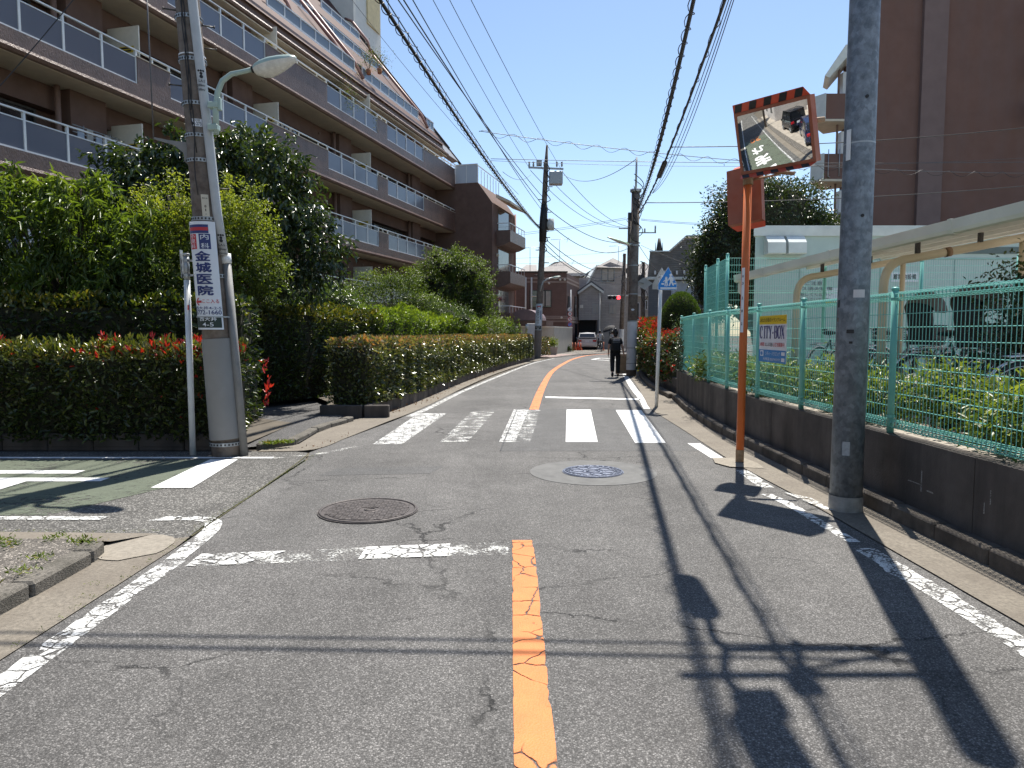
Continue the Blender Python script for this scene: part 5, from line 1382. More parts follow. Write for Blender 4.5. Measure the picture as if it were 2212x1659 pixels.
# --- far poles at the junction
def far_pole(x, ytop, Y, r, label, white=False, lean=0.0, base=None):
    a = at(x, 740, Y); bse = Vector((a.x, Y, 0)); zt = at(x, ytop, Y).z
    t = thing('utility_pole', bse, label, 'utility pole', 'utility poles')
    f = lambda z: bse + Vector((lean*z, 0, z))
    m = MB(); m.tube([f(-0.05), f(zt*0.6), f(zt)], [r, r*0.85, r*0.7], 12); m.build('pole_shaft', POLEC, t)
    if white:
        m = MB(); m.tube([f(0), f(1.85)], r+0.012, 12, 0, False); m.build('guard_sheet', WPOST, t)
    m = MB()
    for k in range(10):
        z = zt*(0.55+0.045*k); m.tube(bezier(f(z)+Vector((0.1,-0.1,0)), f(z)+Vector((random.uniform(-0.6,0.6),-0.3,0.2)), f(z+0.4)+Vector((random.uniform(-0.6,0.6),-0.3,0)), f(min(zt,z+0.9))+Vector((-0.1,-0.1,0)), 6), 0.022, 4)
    o = m.build('cable_loops', CABLE, t); o['kind'] = 'stuff'
    return t, f
fpC, fC = far_pole(1357, 471, 60, 0.21, 'tall dark utility pole just left of the peeling pole, at the far junction', True)
fpD, fD = far_pole(1341, 548, 66, 0.22, 'dark utility pole beside the traffic signal, white at its foot', True, 0.03)
fpE, fE = far_pole(1388, 566, 47, 0.16, 'short dark utility pole between the peeling pole and the shingled house')
m = MB()
for z in (10.2, 9.0): m.bar(fC(z)-Vector((0.9,0,0)), fC(z)+Vector((0.9,0,0)), 0.09)
m.build('crossarm', STEEL, fpC)
m = MB(); m.tube([fE(4.6)+Vector((-0.3,-0.2,0)), fE(5.3)+Vector((-0.3,-0.2,0))], 0.2, 10); m.build('junction_drum', DSTEEL, fpE)

# traffic signal
ts = thing('traffic_signal', fD(4.6), 'horizontal traffic signal showing red in front of the grey house', 'traffic signal')
c0 = at(1326.5, 643, 65.3)
m = MB(); m.obox(c0, (0.62,0,0), (0,0.12,0), (0,0,0.21), 0, 0.05); hs = m.build('housing', M('signal housing', (0.30,0.31,0.32), 0.5), ts)
RED = emit('red signal lens', (1.0, 0.03, 0.04), 4.0)
for dx, mt in ((-0.40, BLACK), (0.0, BLACK), (0.40, RED)):
    m = MB(); m.disc(c0+Vector((dx,-0.125,0)), (0,1,0), 0.165, 0.02, 20); m.build('lens', mt, hs)
    m = MB(); v = [c0+Vector((dx+0.185*math.cos(a), y, 0.185*math.sin(a))) for y in (-0.125,-0.32) for a in [math.pi*(-0.1)+math.pi*1.2*k/12 for k in range(13)]]
    m.add(v, [(k,k+1,14+k,13+k) for k in range(12)], 0, True); m.build('visor', DSTEEL, hs)
m = MB(); m.bar(c0+Vector((-0.75,0,0.24)), c0+Vector((0.9,0,0.24)), 0.05); m.build('arm', STEEL, ts)

# ------------------------------------------------------------------ signs on posts
SIGNB = M('sign blue', (0.02, 0.22, 0.62), 0.4, 0.03)
def sighted_panel(t, pts, Y, depth, mat, name):
    P_ = [at(x, y, Y) for x, y in pts]; m = MB(); m.extrude(P_, (0, depth, 0)); return m.build(name, mat, t)
scs = thing('school_crossing_sign', (2.99, 14.63, 0), 'blue school crossing sign with two white figures on a white post', 'road sign')
m = MB(); tp = at(1427.5, 600, 14.63); m.tube([(2.99,14.63,-0.02), tp], 0.037, 14); m.build('post', WPOST, scs)
m = MB(); m.tube([tp, tp+Vector((0,0,0.04))], 0.043, 12); m.build('post_cap', STEEL, scs)
YS = 14.55
sighted_panel(scs, [(1443.6,576.2),(1462.6,613.5),(1461.6,626.4),(1421.2,626.4),(1421.2,613.5)][::-1], YS, 0.008, SIGNW, 'sign_plate')
bl = sighted_panel(scs, [(1443.6,577.6),(1461.7,613.8),(1460.8,625.6),(1422.0,625.6),(1422.0,613.8)][::-1], YS-0.004, 0.003, SIGNB, 'sign_face')
def pict(pts, nm='pictogram'): 
    m = MB(); m.extrude([at(x, y, YS-0.008) for x, y in pts][::-1], (0,0.002,0)); m.build(nm, SIGNW, bl)
zz = lambda px, py: ((1900+px*0.42194)/1.8517, (800+py*0.42194)/1.8517)
def pz(*p): pict([zz(*q) for q in p])
pz((1758,828),(1912,828),(1912,843),(1758,843)); pz((1768,788),(1792,788),(1790,803),(1768,803)); pz((1880,785),(1906,785),(1908,799),(1882,799))
def ring_(cx, cy, r, ry=None): return [(cx+r*math.cos(k*math.pi/7), cy-(ry or r)*math.sin(k*math.pi/7)) for k in range(14)][::-1]
pz(*ring_(1856,711,13)); pz((1846,704),(1836,709),(1846,711)); pz(*ring_(1813,741,12)); pz((1806,722),(1814,732),(1820,720),(1818,734),(1808,734))
pz((1846,724),(1868,726),(1884,745),(1882,768),(1872,770),(1882,800),(1886,812),(1874,812),(1860,784),(1846,816),(1834,814),(1848,776),(1846,752),(1834,762),(1829,755))
pz((1804,752),(1822,752),(1836,758),(1834,766),(1824,764),(1826,782),(1828,808),(1820,820),(1812,816),(1817,790),(1808,790),(1806,818),(1796,818),(1800,782),(1801,768),(1788,778),(1783,772))
sighted_panel(scs, [(1430,577),(1447,612),(1447,625),(1409,625),(1409.5,613)][::-1], 14.78, 0.006, M('grey sign back', (0.36,0.37,0.36), 0.5), 'rear_plate')
# white diamond back of a sign
ds = thing('diamond_sign', p3(3.4), 'pale diamond shaped sign back behind the peeling utility pole', 'road sign')
m = MB(); m.extrude([at(x,y,25.9) for x,y in ((1373,612),(1391,599),(1410,612),(1392,626))], (0,0.01,0)); m.build('sign_plate', M('grey sign back', (0.36,0.37,0.36), 0.5), ds)
m = MB(); m.bar(at(1391,612,25.91), p3(3.4)+Vector((0,0.1,0)), 0.03); m.build('bracket', STEEL, ds)
# round signs by the beige wall
rs = thing('round_sign_post', (4.80, 58.0, 0), 'white post carrying four small round traffic signs by the beige wall', 'road sign')
m = MB(); m.tube([(4.80,58,-0.02),(4.78,58,5.0)], 0.045, 10); m.build('post', WPOST, rs)
REDS = M('sign red', (0.55,0.03,0.04), 0.4, 0.03)
for py, kind in ((1038,'end'), (1080,'30'), (1130,'walk'), (1180,'park')):
    c0 = at(*zz(899, py), 57.9); r_ = 0.185
    m = MB(); m.disc(c0, (0,1,0), r_, 0.012, 24); pl_ = m.build('sign_disc', REDS if kind != 'end' else WPOST, rs)
    m = MB(); m.disc(c0+Vector((0,-0.01,0)), (0,1,0), r_*0.80, 0.01, 24); m.build('sign_face', SIGNB if kind == 'park' else SIGNW, pl_)
    pf = flat(c0+Vector((0,-0.018,0)), (1,0,0), (0,0,1))
    if kind == '30': lettering('30', 1, pf, NAVY, pl_, 0.02, (0.2, 0.15))
    else:
        m = MB(); s_ = 1 if kind == 'end' else -1
        m.bar(c0+Vector((-0.09*s_,-0.016,-0.11)), c0+Vector((0.09*s_,-0.016,0.11)), 0.035, 0.004, 0, (0,1,0)); m.build('diagonal_bar', SIGNB if kind == 'end' else REDS, pl_)
        if kind == 'walk':
            m = MB(); m.disc(c0+Vector((0.02,-0.016,0.08)), (0,1,0), 0.025, 0.004, 10); m.bar(c0+Vector((0.02,-0.016,0.05)), c0+Vector((0,-0.016,-0.03)), 0.04, 0.004, 0, (0,1,0)); m.bar(c0+Vector((0,-0.016,-0.03)), c0+Vector((-0.05,-0.016,-0.1)), 0.025, 0.004, 0, (0,1,0)); m.bar(c0+Vector((0,-0.016,-0.03)), c0+Vector((0.05,-0.016,-0.1)), 0.025, 0.004, 0, (0,1,0)); m.build('walking_figure', NAVY, pl_)

# ------------------------------------------------------------------ overhead wires
def sagged(a, b_, sag, n=24):
    a, b_ = Vector(a), Vector(b_)
    return [a.lerp(b_, i/n) - Vector((0,0,4*sag*(i/n)*(1-i/n))) for i in range(n+1)]
def wire(label, pts, r, mat=CABLE, group='overhead wires', spiral=None, name='overhead_cable', twin=0.0):
    t = thing(name, pts[0], label, 'cable', group)
    m = MB(); m.tube(pts, r, 6); m.build('cable', mat, t)
    if twin:
        m = MB(); m.tube([p+Vector((twin*0.6,0,-twin*0.5)) for p in pts], r*0.7, 5); m.build('second_strand', mat, t)
    if spiral:
        rad, pitch, rr = spiral
        cum = [0.0]
        for a, c in zip(pts, pts[1:]): cum.append(cum[-1]+(c-a).length)
        q = []; s = 0.0; step = pitch/9
        while s < cum[-1]:
            i = max(k for k in range(len(cum)-1) if cum[k] <= s); f = (s-cum[i])/(cum[i+1]-cum[i])
            d, s1, s2 = frame_of(pts[i+1]-pts[i]); an = 2*math.pi*s/pitch
            q.append(pts[i].lerp(pts[i+1], f)+s1*math.cos(an)*rad+s2*(math.sin(an)*rad-rad*0.5)); s += step
        m = MB(); m.tube(q, rr, 4); m.build('lashing_wire', CABLE, t)
    return t
def through(far, mid, Y):           # run a straight span from far through mid on to distance Y
    far, mid = Vector(far), Vector(mid); k = (far.y-Y)/(far.y-mid.y); return far+(mid-far)*k
def ymid(x, z): d = sight(x, 0); return at(x, 0, d.y*(z-EYE)/d.z)
SPANS = [((1145.5,366),(948.6,0),11.45,0.011,'left high voltage wire running to the crossarm'), ((1174,368),(984,0),11.45,0.011,'middle high voltage wire running to the crossarm'), ((1217,373),(1030,0),11.45,0.011,'right high voltage wire running to the crossarm'),
         ((1171,424),(877,0),9.75,0.016,'upper dark service cable above the thick lashed bundle'), ((1170,440),(887,0),9.3,0.018,'middle dark service cable above the thick lashed bundle'), ((1169,452),(905,0),9.0,0.014,'thin dark cable right of the service cables')]
for (fx, fy), (mx, my), z, r, lb in SPANS:
    far = at(fx, fy, 43.2); near = through(far, ymid(mx, far.z+0.1), 9.2)
    wire(lb, sagged(far, near, 0.35), r, twin=0.02 if r > 0.015 else 0)
far = at(1166, 492, 43.2); near = through(far, ymid(838, far.z+0.25), 9.0)
wire('thick lashed cable bundle sweeping down from the top left to the far pole', sagged(far, near, 0.45, 40), 0.038, spiral=(0.06, 0.45, 0.010), twin=0.05)
near2 = through(far, ymid(848, far.z+0.45), 9.0)
wire('thin looped cable riding on the thick lashed bundle', sagged(far, near2, 0.35, 40), 0.014, spiral=(0.05, 0.7, 0.007))
wire('single stay wire from the roof tower down across the sky', sagged(at(745,-20,30), at(1120,420,42), 0.3), 0.010, CABLE_G)
wire('guy wire falling to the bracket of the leaning pole', [at(332,302,8.7), at(315,-60,8.7)], 0.008, CABLE_G)
wire('thin wire crossing the balconies at the top left', sagged(at(-40,230,10), at(190,-40,11), 0.03), 0.008, CABLE)
# right bundles
def beyond(c):                       # carry a span on past the viewer in the same direction
    d = c[-1]-c[0]; d = Vector((d.x/d.y, 1, 0)); return [c[-1]+d*(-4-c[-1].y)*k/8+Vector((0,0,0.06*k)) for k in range(1, 9)]
c1 = sagged(p3(5.9)+Vector((0.1,-0.1,0)), ymid(1497, 5.75), 0.28, 30)
wire('looped dark cable climbing from the right pole to the top centre', c1+beyond(c1), 0.018, spiral=(0.055, 0.42, 0.007), twin=0.02)
c1b = sagged(p3(6.2)+Vector((0.1,-0.1,0)), ymid(1500, 5.9), 0.5, 30)
wire('smooth dark cable hanging just right of the looped cable', c1b+beyond(c1b), 0.018)
c2 = sagged(p3(5.7)+Vector((0.1,-0.1,0)), ymid(1566, 5.6), 0.30, 30)
wire('dark cable with a black splice sleeve on the right of the sky', c2+beyond(c2), 0.021, spiral=(0.035, 0.9, 0.006))
sleeve = [c2[14]-Vector((0,0,0.03)), c2[17]-Vector((0,0,0.03))]
ssv = thing('splice_sleeve', sleeve[0], 'black splice sleeve clamped on the right hand cable', 'splice sleeve')
m = MB(); m.tube([sleeve[0], sleeve[0].lerp(sleeve[1],0.08), sleeve[0].lerp(sleeve[1],0.92), sleeve[1]], [0.03,0.06,0.06,0.03], 10); m.build('sleeve_body', CABLE, ssv)
for k, dx in enumerate((8, 14, 19)):
    c3 = sagged(c2[10]+Vector((0.02,0,-0.05)), ymid(1566+dx, 5.5), 0.25+0.1*k, 20)
    wire(['thin wire nearest to the right hand cable','second thin wire beside the right hand cable','outermost thin wire beside the right hand cable'][k], c3+beyond(c3), 0.006)
# crossing wires
LAT = sagged(at(1035,283,23), at(2300,374,24), 0.35, 40)
wire('lattice lashed wire crossing the sky from left to right', LAT, 0.010, CABLE_G, name='overhead_cable', spiral=(0.09, 0.9, 0.007))
wire('thin level wire just below the lattice wire', sagged(at(1060,343,27), at(2300,349,26), 0.1, 30), 0.011, CABLE_G)
wire('faint upper level wire crossing behind the mirror', sagged(at(1060,347,27.4), at(2300,336,27.4), 0.3, 30), 0.007, CABLE_G)
wire('dark wire branching right from the cable above the tree', sagged(c2[6], at(2300,394,22), 0.15, 30), 0.013)
wire('wire branching right and rising across the brown wall', sagged(c2[19], at(2300,266,15), 0.12, 24), 0.009)
wire('slack wire from the crossarm to the thin rod', sagged(at(1218,378,43), p3(7.6), 0.55, 24), 0.012, CABLE_G)
wire('slack wire left of the crossarm reaching the bundle', sagged(at(1146,378,43), at(1086,371,30), 0.3, 16), 0.010, CABLE_G)
# beyond the far pole
for k, (a, b_, sg_) in enumerate((((1217,374),fC(10.3)+Vector((0.8,0,0)),0.9), ((1174,371),fC(10.3),0.9), ((1146,368),fC(10.3)-Vector((0.8,0,0)),0.9), ((1171,440),fC(9.1),0.8), ((1172,470),fC(8.6),1.1), ((1172,511),fD(7.2),0.9), ((1172,520),fD(6.9),1.2), ((1172,535),fD(6.0),0.7))):
    wire(['right high wire beyond the crossarm','middle high wire beyond the crossarm','left high wire beyond the crossarm','upper service wire beyond the far pole','slack service wire beyond the far pole','thick wire falling to the signal pole','slack wire falling to the signal pole','lowest wire falling to the signal pole'][k], sagged(at(a[0],a[1],43.2), b_, sg_, 20), 0.016 if k < 3 else 0.022)
for k, (a, b_, Y1, Y2) in enumerate((((1040,516),(1352,474),78,60), ((1040,512),(1352,470.5),78,60), ((1385,473),(1700,479),30,34), ((1385,475.5),(1700,482),30,34), ((1060,560),(1352,542),95,95), ((1060,568),(1352,566),95,95), ((1385,530),(1600,600),32,30))):
    wire(['lower of two level wires behind the far pole','upper of two level wires behind the far pole','upper wire running right from the peeling pole','lower wire running right from the peeling pole','faint distant wire above the brown house','fainter lower distant wire above the brown house','wire sloping down past the school sign'][k], sagged(at(a[0],a[1],Y1), at(b_[0],b_[1],Y2), 0.15, 14), 0.016 if Y1 > 50 else 0.009, CABLE_G)
wire('service drop from the leaning pole side to the right bundles', sagged(p3(4.7)+Vector((0.1,0,0)), at(1480,640,38), 0.3, 16), 0.010, CABLE_G)
for k, z in enumerate((5.02, 5.3)):
    wire(['front wire leaving the grey steel pole over the viewer','rear wire leaving the grey steel pole over the viewer'][k], sagged(gax(z), Vector((-14, 6.75+0.1*k, z+0.6)), 0.15, 20), 0.014+0.004*k)
# ------------------------------------------------------------------ right side: wall, fences, shelter, cabin
TOPZ = 0.66
LOTZ = 0.63
b = MB(); lot = [(fence_x(y)+0.06, y) for y in np.arange(-8, 17.0, 0.5)] + [(4.05, 17.2), (30, 17.2), (30, -8)]
b.prism(lot, -0.06, LOTZ); struct(b.build('raised_lot', LOT))
rw = thing('retaining_wall', (3.36, 6, 0), 'low dark stained concrete wall carrying the turquoise fence', 'wall')
ys = list(np.arange(-6.9, 16.9, 1.98))
for a, c in zip(ys, ys[1:]+[16.9]):
    n = 6; yy = [lerp(a+0.004, c-0.004, i/n) for i in range(n+1)]
    f = [(fence_x(y)-0.075, y) for y in yy]; k = [(fence_x(y)+0.075, y) for y in yy]
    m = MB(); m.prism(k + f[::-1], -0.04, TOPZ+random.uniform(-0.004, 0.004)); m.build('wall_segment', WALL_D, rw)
m = MB()
for (y, z, w, h) in ((5.62,0.36,0.010,0.17),(5.50,0.30,0.05,0.012),(5.72,0.33,0.10,0.008),(4.8,0.42,0.006,0.1),(4.86,0.33,0.006,0.08)):
    x = fence_x(y)-0.0765; m.quad((x,y-w,z-h/2),(x,y+w,z-h/2),(x,y+w*0.8,z+h/2),(x,y-w*0.7,z+h/2))
o = m.build('chalky_scratches', paint('scratch white', (0.34,0.33,0.31), 0.45, 30, 0.0, 0.5), rw); o['kind'] = 'stuff'

def mesh_fence(name, label, P, posts, zb, zt, coil, post_top, r=0.0032, pitch=0.05, post_r=0.030, rows=9, extra_rows=(), group=None):
    """P(s)->XY along the fence; posts = list of s"""
    t = thing(name, (*P(posts[0]), zb), label, 'fence', group)
    for s in posts:
        x, y = P(s); m = MB(); m.tube([(x,y,zb-0.05),(x,y,post_top)], post_r, 14); m.tube([(x,y,post_top),(x,y,post_top+0.018),(x,y,post_top+0.026)], [post_r+0.004, post_r+0.003, post_r*0.5], 14)
        po = m.build('post', FENCE, t)
        m = MB()
        for z in (zb+0.10, (zb+zt)/2, zt-0.06): m.tube([(x,y,z-0.013),(x,y,z+0.013)], post_r+0.005, 12, 0, False)
        m.build('clamp', FENCE, po)
    for s0, s1 in zip(posts, posts[1:]):
        m = MB(); n = max(2, int(round((s1-s0-2*post_r)/pitch))); a0, a1 = s0+post_r+0.012, s1-post_r-0.012
        rc = 0.034
        for i in range(n+1):
            s = lerp(a0, a1, i/n); x, y = P(s); x2, y2 = P(s+0.01); d = Vector((x2-x, y2-y, 0)).normalized(); nn = Vector((d.y, -d.x, 0))
            m.tube([(x,y,zb+(rc if coil else 0)),(x,y,zt-(rc if coil else 0))], r, 4, 0, False, False)
            if coil:
                for zc in (zt-rc, zb+rc):
                    ring = [Vector((x,y,zc))+nn*rc*math.cos(q*math.pi/4)+Vector((0,0,rc*math.sin(q*math.pi/4))) for q in range(9)]
                    m.tube(ring, r*1.15, 4, 0, False, False)
        zs = [lerp(zb+0.0, zt-0.0, k/rows) for k in range(rows+1)] if not coil else ([lerp(zb+0.075, zt-0.075, k/rows) for k in range(rows+1)])
        for z in list(zs)+list(extra_rows):
            m.tube([(*P(lerp(a0,a1,k/4)), z) for k in range(5)], r*1.05, 4, 0, False, False)
        if coil:
            for zc in (zt-rc, zb+rc):
                for an in (0.5, 2.6, 3.7, 5.8):
                    q = []
                    for k in range(5):
                        x, y = P(lerp(a0,a1,k/4)); q.append((x+rc*math.cos(an), y, zc+rc*math.sin(an)))
                    m.tube(q, r, 4, 0, False, False)
        o = m.build('mesh_panel', FENCE, t); o['kind'] = 'stuff'
    return t
mesh_fence('mesh_fence', 'turquoise wire mesh fence with coiled top along the right kerb wall', lambda s: (fence_x(s), s), [0.4, 2.35, 4.3, 6.26, 8.21, 9.72, 11.2, 12.6, 14.4, 16.7], TOPZ+0.05, 1.90, True, 1.92)
F2 = [Vector((4.60,17.0)), Vector((4.36,14.5)), Vector((12.0,14.7))]
l0 = (F2[1]-F2[0]).length; l1 = (F2[2]-F2[1]).length
def pf2(s):
    p = F2[0].lerp(F2[1], s/l0) if s < l0 else F2[1].lerp(F2[2], (s-l0)/l1); return (p.x, p.y)
mesh_fence('tall_mesh_fence', 'taller turquoise mesh fence enclosing the pale green cabin', pf2, [0, 1.5, l0, l0+2.0, l0+4.0, l0+6.0, l0+7.6], LOTZ+0.03, 3.05, False, 3.12, r=0.003, rows=17, extra_rows=(2.36, 2.40, 1.2, 1.24))

# advert board hung on the fence
cb = thing('advert_board', (3.30, 9.07, 1.46), 'yellow, white and blue storage advert board hung on the mesh fence', 'sign')
BX = 3.318
m = MB(); m.box(BX, BX+0.008, 8.60, 9.54, 1.165, 1.765); pnl = m.build('board', SIGNW, cb)
YEL = M('sign yellow', (0.72,0.52,0.03), 0.4, 0.03); SBL = M('sign light blue', (0.03,0.22,0.52), 0.4, 0.04); NAV2 = M('navy serif print', (0.05,0.05,0.20), 0.4, 0.03)
m = MB(); m.box(BX-0.003, BX-0.0005, 8.60, 9.54, 1.655, 1.7645); m.build('yellow_band', YEL, pnl)
m = MB(); m.box(BX-0.003, BX-0.0005, 8.60, 9.54, 1.166, 1.325); m.build('blue_band', SBL, pnl)
def cbt(txt, y, z, fit, mat, bold=0.0): lettering(txt, 1.0, flat((BX-0.006, y, z), (0,-1,0), (0,0,1)), mat, pnl, bold, fit)
cbt('あなたの街のトランクルーム', 9.07, 1.71, (0.86, 0.055), BLACK, 0.005)
# serif capitals built from strokes
def serif(word, y0, z0, w, h, gap):
    m = MB(); y = y0
    def st_(a, b_, th):
        a = Vector((BX-0.0055, y-a[0]*w, z0+a[1]*h)); b2 = Vector((BX-0.0055, y-b_[0]*w, z0+b_[1]*h)); m.bar(a, b2, th, 0.002, 0, (1,0,0))
    for ch in word:
        T, t_ = 0.024, 0.008
        if ch == 'C':
            pts = [(0.5+0.5*math.cos(q), 0.5+0.5*math.sin(q)) for q in [0.25*math.pi+1.5*math.pi*k/12 for k in range(13)]]
            for k, (a, c) in enumerate(zip(pts, pts[1:])): st_(a, c, lerp(t_, T, math.sin(math.pi*(k+0.5)/12)))
            st_((0.86,0.66),(0.86,0.96),t_)
        elif ch == 'I': st_((0.5,0),(0.5,1),T); st_((0.2,0.99),(0.8,0.99),t_); st_((0.2,0.01),(0.8,0.01),t_)
        elif ch == 'T': st_((0.5,0),(0.5,1),T); st_((0,0.99),(1,0.99),t_); st_((0.3,0.01),(0.7,0.01),t_); st_((0.02,0.99),(0.02,0.78),t_); st_((0.98,0.99),(0.98,0.78),t_)
        elif ch == 'Y': st_((0.05,1),(0.5,0.45),T); st_((0.95,1),(0.5,0.45),t_); st_((0.5,0.48),(0.5,0),T); st_((0.3,0.01),(0.7,0.01),t_); st_((-0.05,0.99),(0.25,0.99),t_); st_((0.75,0.99),(1.05,0.99),t_)
        elif ch == '·': m.disc((BX-0.0055, y-0.5*w*0.5, z0+0.45*h), (1,0,0), 0.014, 0.002, 10); y -= w*0.5+gap; continue
        elif ch == 'B': 
            st_((0.15,0),(0.15,1),T); st_((0.0,0.99),(0.6,0.99),t_); st_((0.0,0.01),(0.65,0.01),t_); st_((0.15,0.52),(0.6,0.52),t_)
            for cy, rr in ((0.755,0.235),(0.265,0.255)):
                pts = [(0.58+0.34*math.cos(q), cy+rr*math.sin(q)) for q in [-math.pi/2+math.pi*k/8 for k in range(9)]]
                for k, (a, c) in enumerate(zip(pts, pts[1:])): st_(a, c, lerp(t_, T, math.sin(math.pi*(k+0.5)/8)))
        elif ch == 'O':
            pts = [(0.5+0.5*math.cos(2*math.pi*k/18), 0.5+0.5*math.sin(2*math.pi*k/18)) for k in range(19)]
            for k, (a, c) in enumerate(zip(pts, pts[1:])): st_(a, c, lerp(t_, T, abs(math.cos(2*math.pi*(k+0.5)/18))))
        elif ch == 'X': st_((0.05,1),(0.95,0),T); st_((0.95,1),(0.05,0),t_); st_((-0.05,0.99),(0.25,0.99),t_); st_((0.75,0.99),(1.05,0.99),t_); st_((-0.05,0.01),(0.25,0.01),t_); st_((0.75,0.01),(1.05,0.01),t_)
        y -= (w if ch != 'I' else w*0.7)+gap
    m.build('lettering', NAV2, pnl)
serif('CITY·BOX', 9.50, 1.475, 0.095, 0.155, 0.022)
cbt('24時間', 9.42, 1.395, (0.17, 0.055), REDP, 0.005); cbt('出し入れ自由', 9.17, 1.395, (0.26, 0.05), BLACK, 0.01); cbt('お客様募集中', 8.83, 1.395, (0.36, 0.055), REDP, 0.005)
cbt('シティ・ハウジング', 9.03, 1.28, (0.50, 0.055), SIGNW, 0.01); cbt('大井町店 03(5742)7177', 9.07, 1.205, (0.60, 0.045), SIGNW, 0.01)
m = MB(); m.box(BX-0.005, BX-0.0035, 9.36, 9.47, 1.24, 1.315); m.build('logo_square', SIGNW, pnl)
m = MB(); m.torus((BX-0.006, 9.415, 1.277), (1,0,0), 0.022, 0.006, 16, 5); m.box(BX-0.007,BX-0.0055,9.408,9.422,1.25,1.30); m.build('logo_mark', SBL, pnl)
for z in (1.285, 1.21):
    m = MB(); m.box(BX-0.005,BX-0.0035, 8.63, 8.74, z-0.022, z+0.022); m.build('small_label', SIGNW, pnl)

# bicycle shelter
sh = thing('bicycle_shelter', (4.7, 10, LOTZ), 'cream bicycle shelter with curved pipe frames and a sloping roof', 'shelter')
GX, GZ = 4.60, 2.66
m = MB(); m.extrude([(GX-0.075,5.0,GZ-0.05),(GX-0.06,5.0,GZ-0.085),(GX-0.02,5.0,GZ-0.10),(GX+0.035,5.0,GZ-0.085),(GX+0.05,5.0,GZ+0.0),(GX+0.05,5.0,GZ+0.05),(GX-0.085,5.0,GZ+0.05)], (0,9.6,0)); m.build('gutter', GUTTERC, sh)
for y in (7.4, 10.2, 12.9):
    m = MB(); m.extrude([(GX-0.082,y,GZ-0.055),(GX-0.06,y,GZ-0.095),(GX-0.02,y,GZ-0.11),(GX+0.04,y,GZ-0.09),(GX+0.06,y,GZ+0.055),(GX-0.092,y,GZ+0.058)], (0,0.06,0)); m.build('gutter_joint', GUTTERC, sh)
def zr(x): return GZ+0.05+(x-GX)*0.13
b = MB()
n = 60
xs = [GX-0.02, 7.6]
for i in range(n):
    y0, y1 = lerp(5.0, 14.6, i/n), lerp(5.0, 14.6, (i+1)/n); ym = (y0+y1)/2; hgt = 0.018
    for (ya, yb, za, zb_) in ((y0, ym, 0, hgt), (ym, y1, hgt, 0)):
        b.add([(xs[0],ya,zr(xs[0])+za),(xs[0],yb,zr(xs[0])+zb_),(xs[1],yb,zr(xs[1])+zb_),(xs[1],ya,zr(xs[1])+za)], [(0,1,2,3)])
rs_ = b.build('roof_sheet', ROOFP, sh)
rs_.data.attributes.new('rnd', 'FLOAT', 'FACE').data.foreach_set('value', [random.random() for _ in rs_.data.polygons])
for x in (5.2, 6.0, 6.8, 7.5):
    m = MB(); m.box(x-0.025, x+0.025, 5.05, 14.55, zr(x)-0.07, zr(x)-0.004); m.build('purlin', GUTTERC, sh)
for y in (6.4, 9.2, 12.0):
    m = MB(); zt = 2.50
    pts = [Vector((4.78,y,LOTZ)), Vector((4.78,y,1.6)), Vector((4.78,y,zt-0.42))] + bezier((4.78,y,zt-0.40),(4.78,y,zt-0.12),(4.88,y,zt-0.02),(5.15,y,zt+0.0),6) + [Vector((6.0,y,2.655)), Vector((6.85,y,2.82))]
    m.tube(pts, 0.055, 14); fr = m.build('pipe_frame', CREAM, sh)
    m = MB(); m.tube([(6.55,y,LOTZ),(6.55,y,2.74)], 0.042, 12); m.build('rear_post', CREAM, sh)
    m = MB(); m.tube([(5.55,y,2.572),(5.62,y,2.585)], 0.063, 14); m.build('pipe_collar', RUST, fr)
    for x in (5.2, 6.0, 6.8):
        m = MB(); m.obox((x,y,zr(x)-0.15), (0.02,0,0), (0,0.03,0), (0,0,0.08)); m.build('bracket', DSTEEL, fr)
m = MB(); m.tube([(GX,14.45,GZ-0.09),(GX,14.45,GZ-0.28),(GX+0.13,14.45,GZ-0.42),(GX+0.13,14.45,LOTZ)], 0.035, 10); m.build('downpipe', GUTTERC, sh)

# pale green equipment cabin
ca = thing('equipment_cabin', (10, 17.3, 0), 'pale green flat roofed equipment cabin with two vent hoods behind the shelter', 'cabin')
X0, X1, CY = 5.86, 19.0, 17.3
m = MB(); m.prism([(X0,CY),(X1,CY),(X1+2,CY+4.5),(X0+2,CY+4.5)], 0.0, 3.86); m.build('wall', CABIN, ca)
m = MB(); m.prism([(X0-0.06,CY-0.06),(X1+0.06,CY-0.06),(X1+2,CY+4.56),(X0+1.95,CY+4.56)], 3.86, 4.06); m.prism([(X0-0.03,CY-0.03),(X1,CY-0.03),(X1+2,CY+4.5),(X0+2,CY+4.5)],4.06,4.11); m.build('roof_edge', CABINL, ca)
for x in (1650, 1694):
    p = at(x, 512, CY); q = at(x+40, 551, CY)
    m = MB(); m.extrude([(p.x,CY-0.002,p.z),(p.x,CY-0.14,p.z),(p.x,CY-0.30,p.z-0.16),(p.x,CY-0.32,q.z+0.02),(p.x,CY-0.30,q.z),(p.x,CY-0.002,q.z)], (q.x-p.x-0.03,0,0)); m.build('vent_hood', CABINL, ca)
m = MB()
for x in (1726, 1850, 1900, 1990, 2060):
    p = at(x, 600, CY); m.box(p.x, p.x+0.02, CY-0.012, CY-0.001, 0.46, 3.3)
m.box(X0+0.3, X1, CY-0.012, CY-0.002, 3.30, 3.34); o = m.build('panel_seams', M('cabin seam', (0.33,0.42,0.39), 0.6), ca); o['kind'] = 'stuff'
m = MB(); m.box(at(1888,540,CY).x, X1, CY-0.02, CY-0.002, 3.44, 3.6); m.build('louvre', M('cabin louvre', (0.14,0.18,0.17), 0.6), ca)
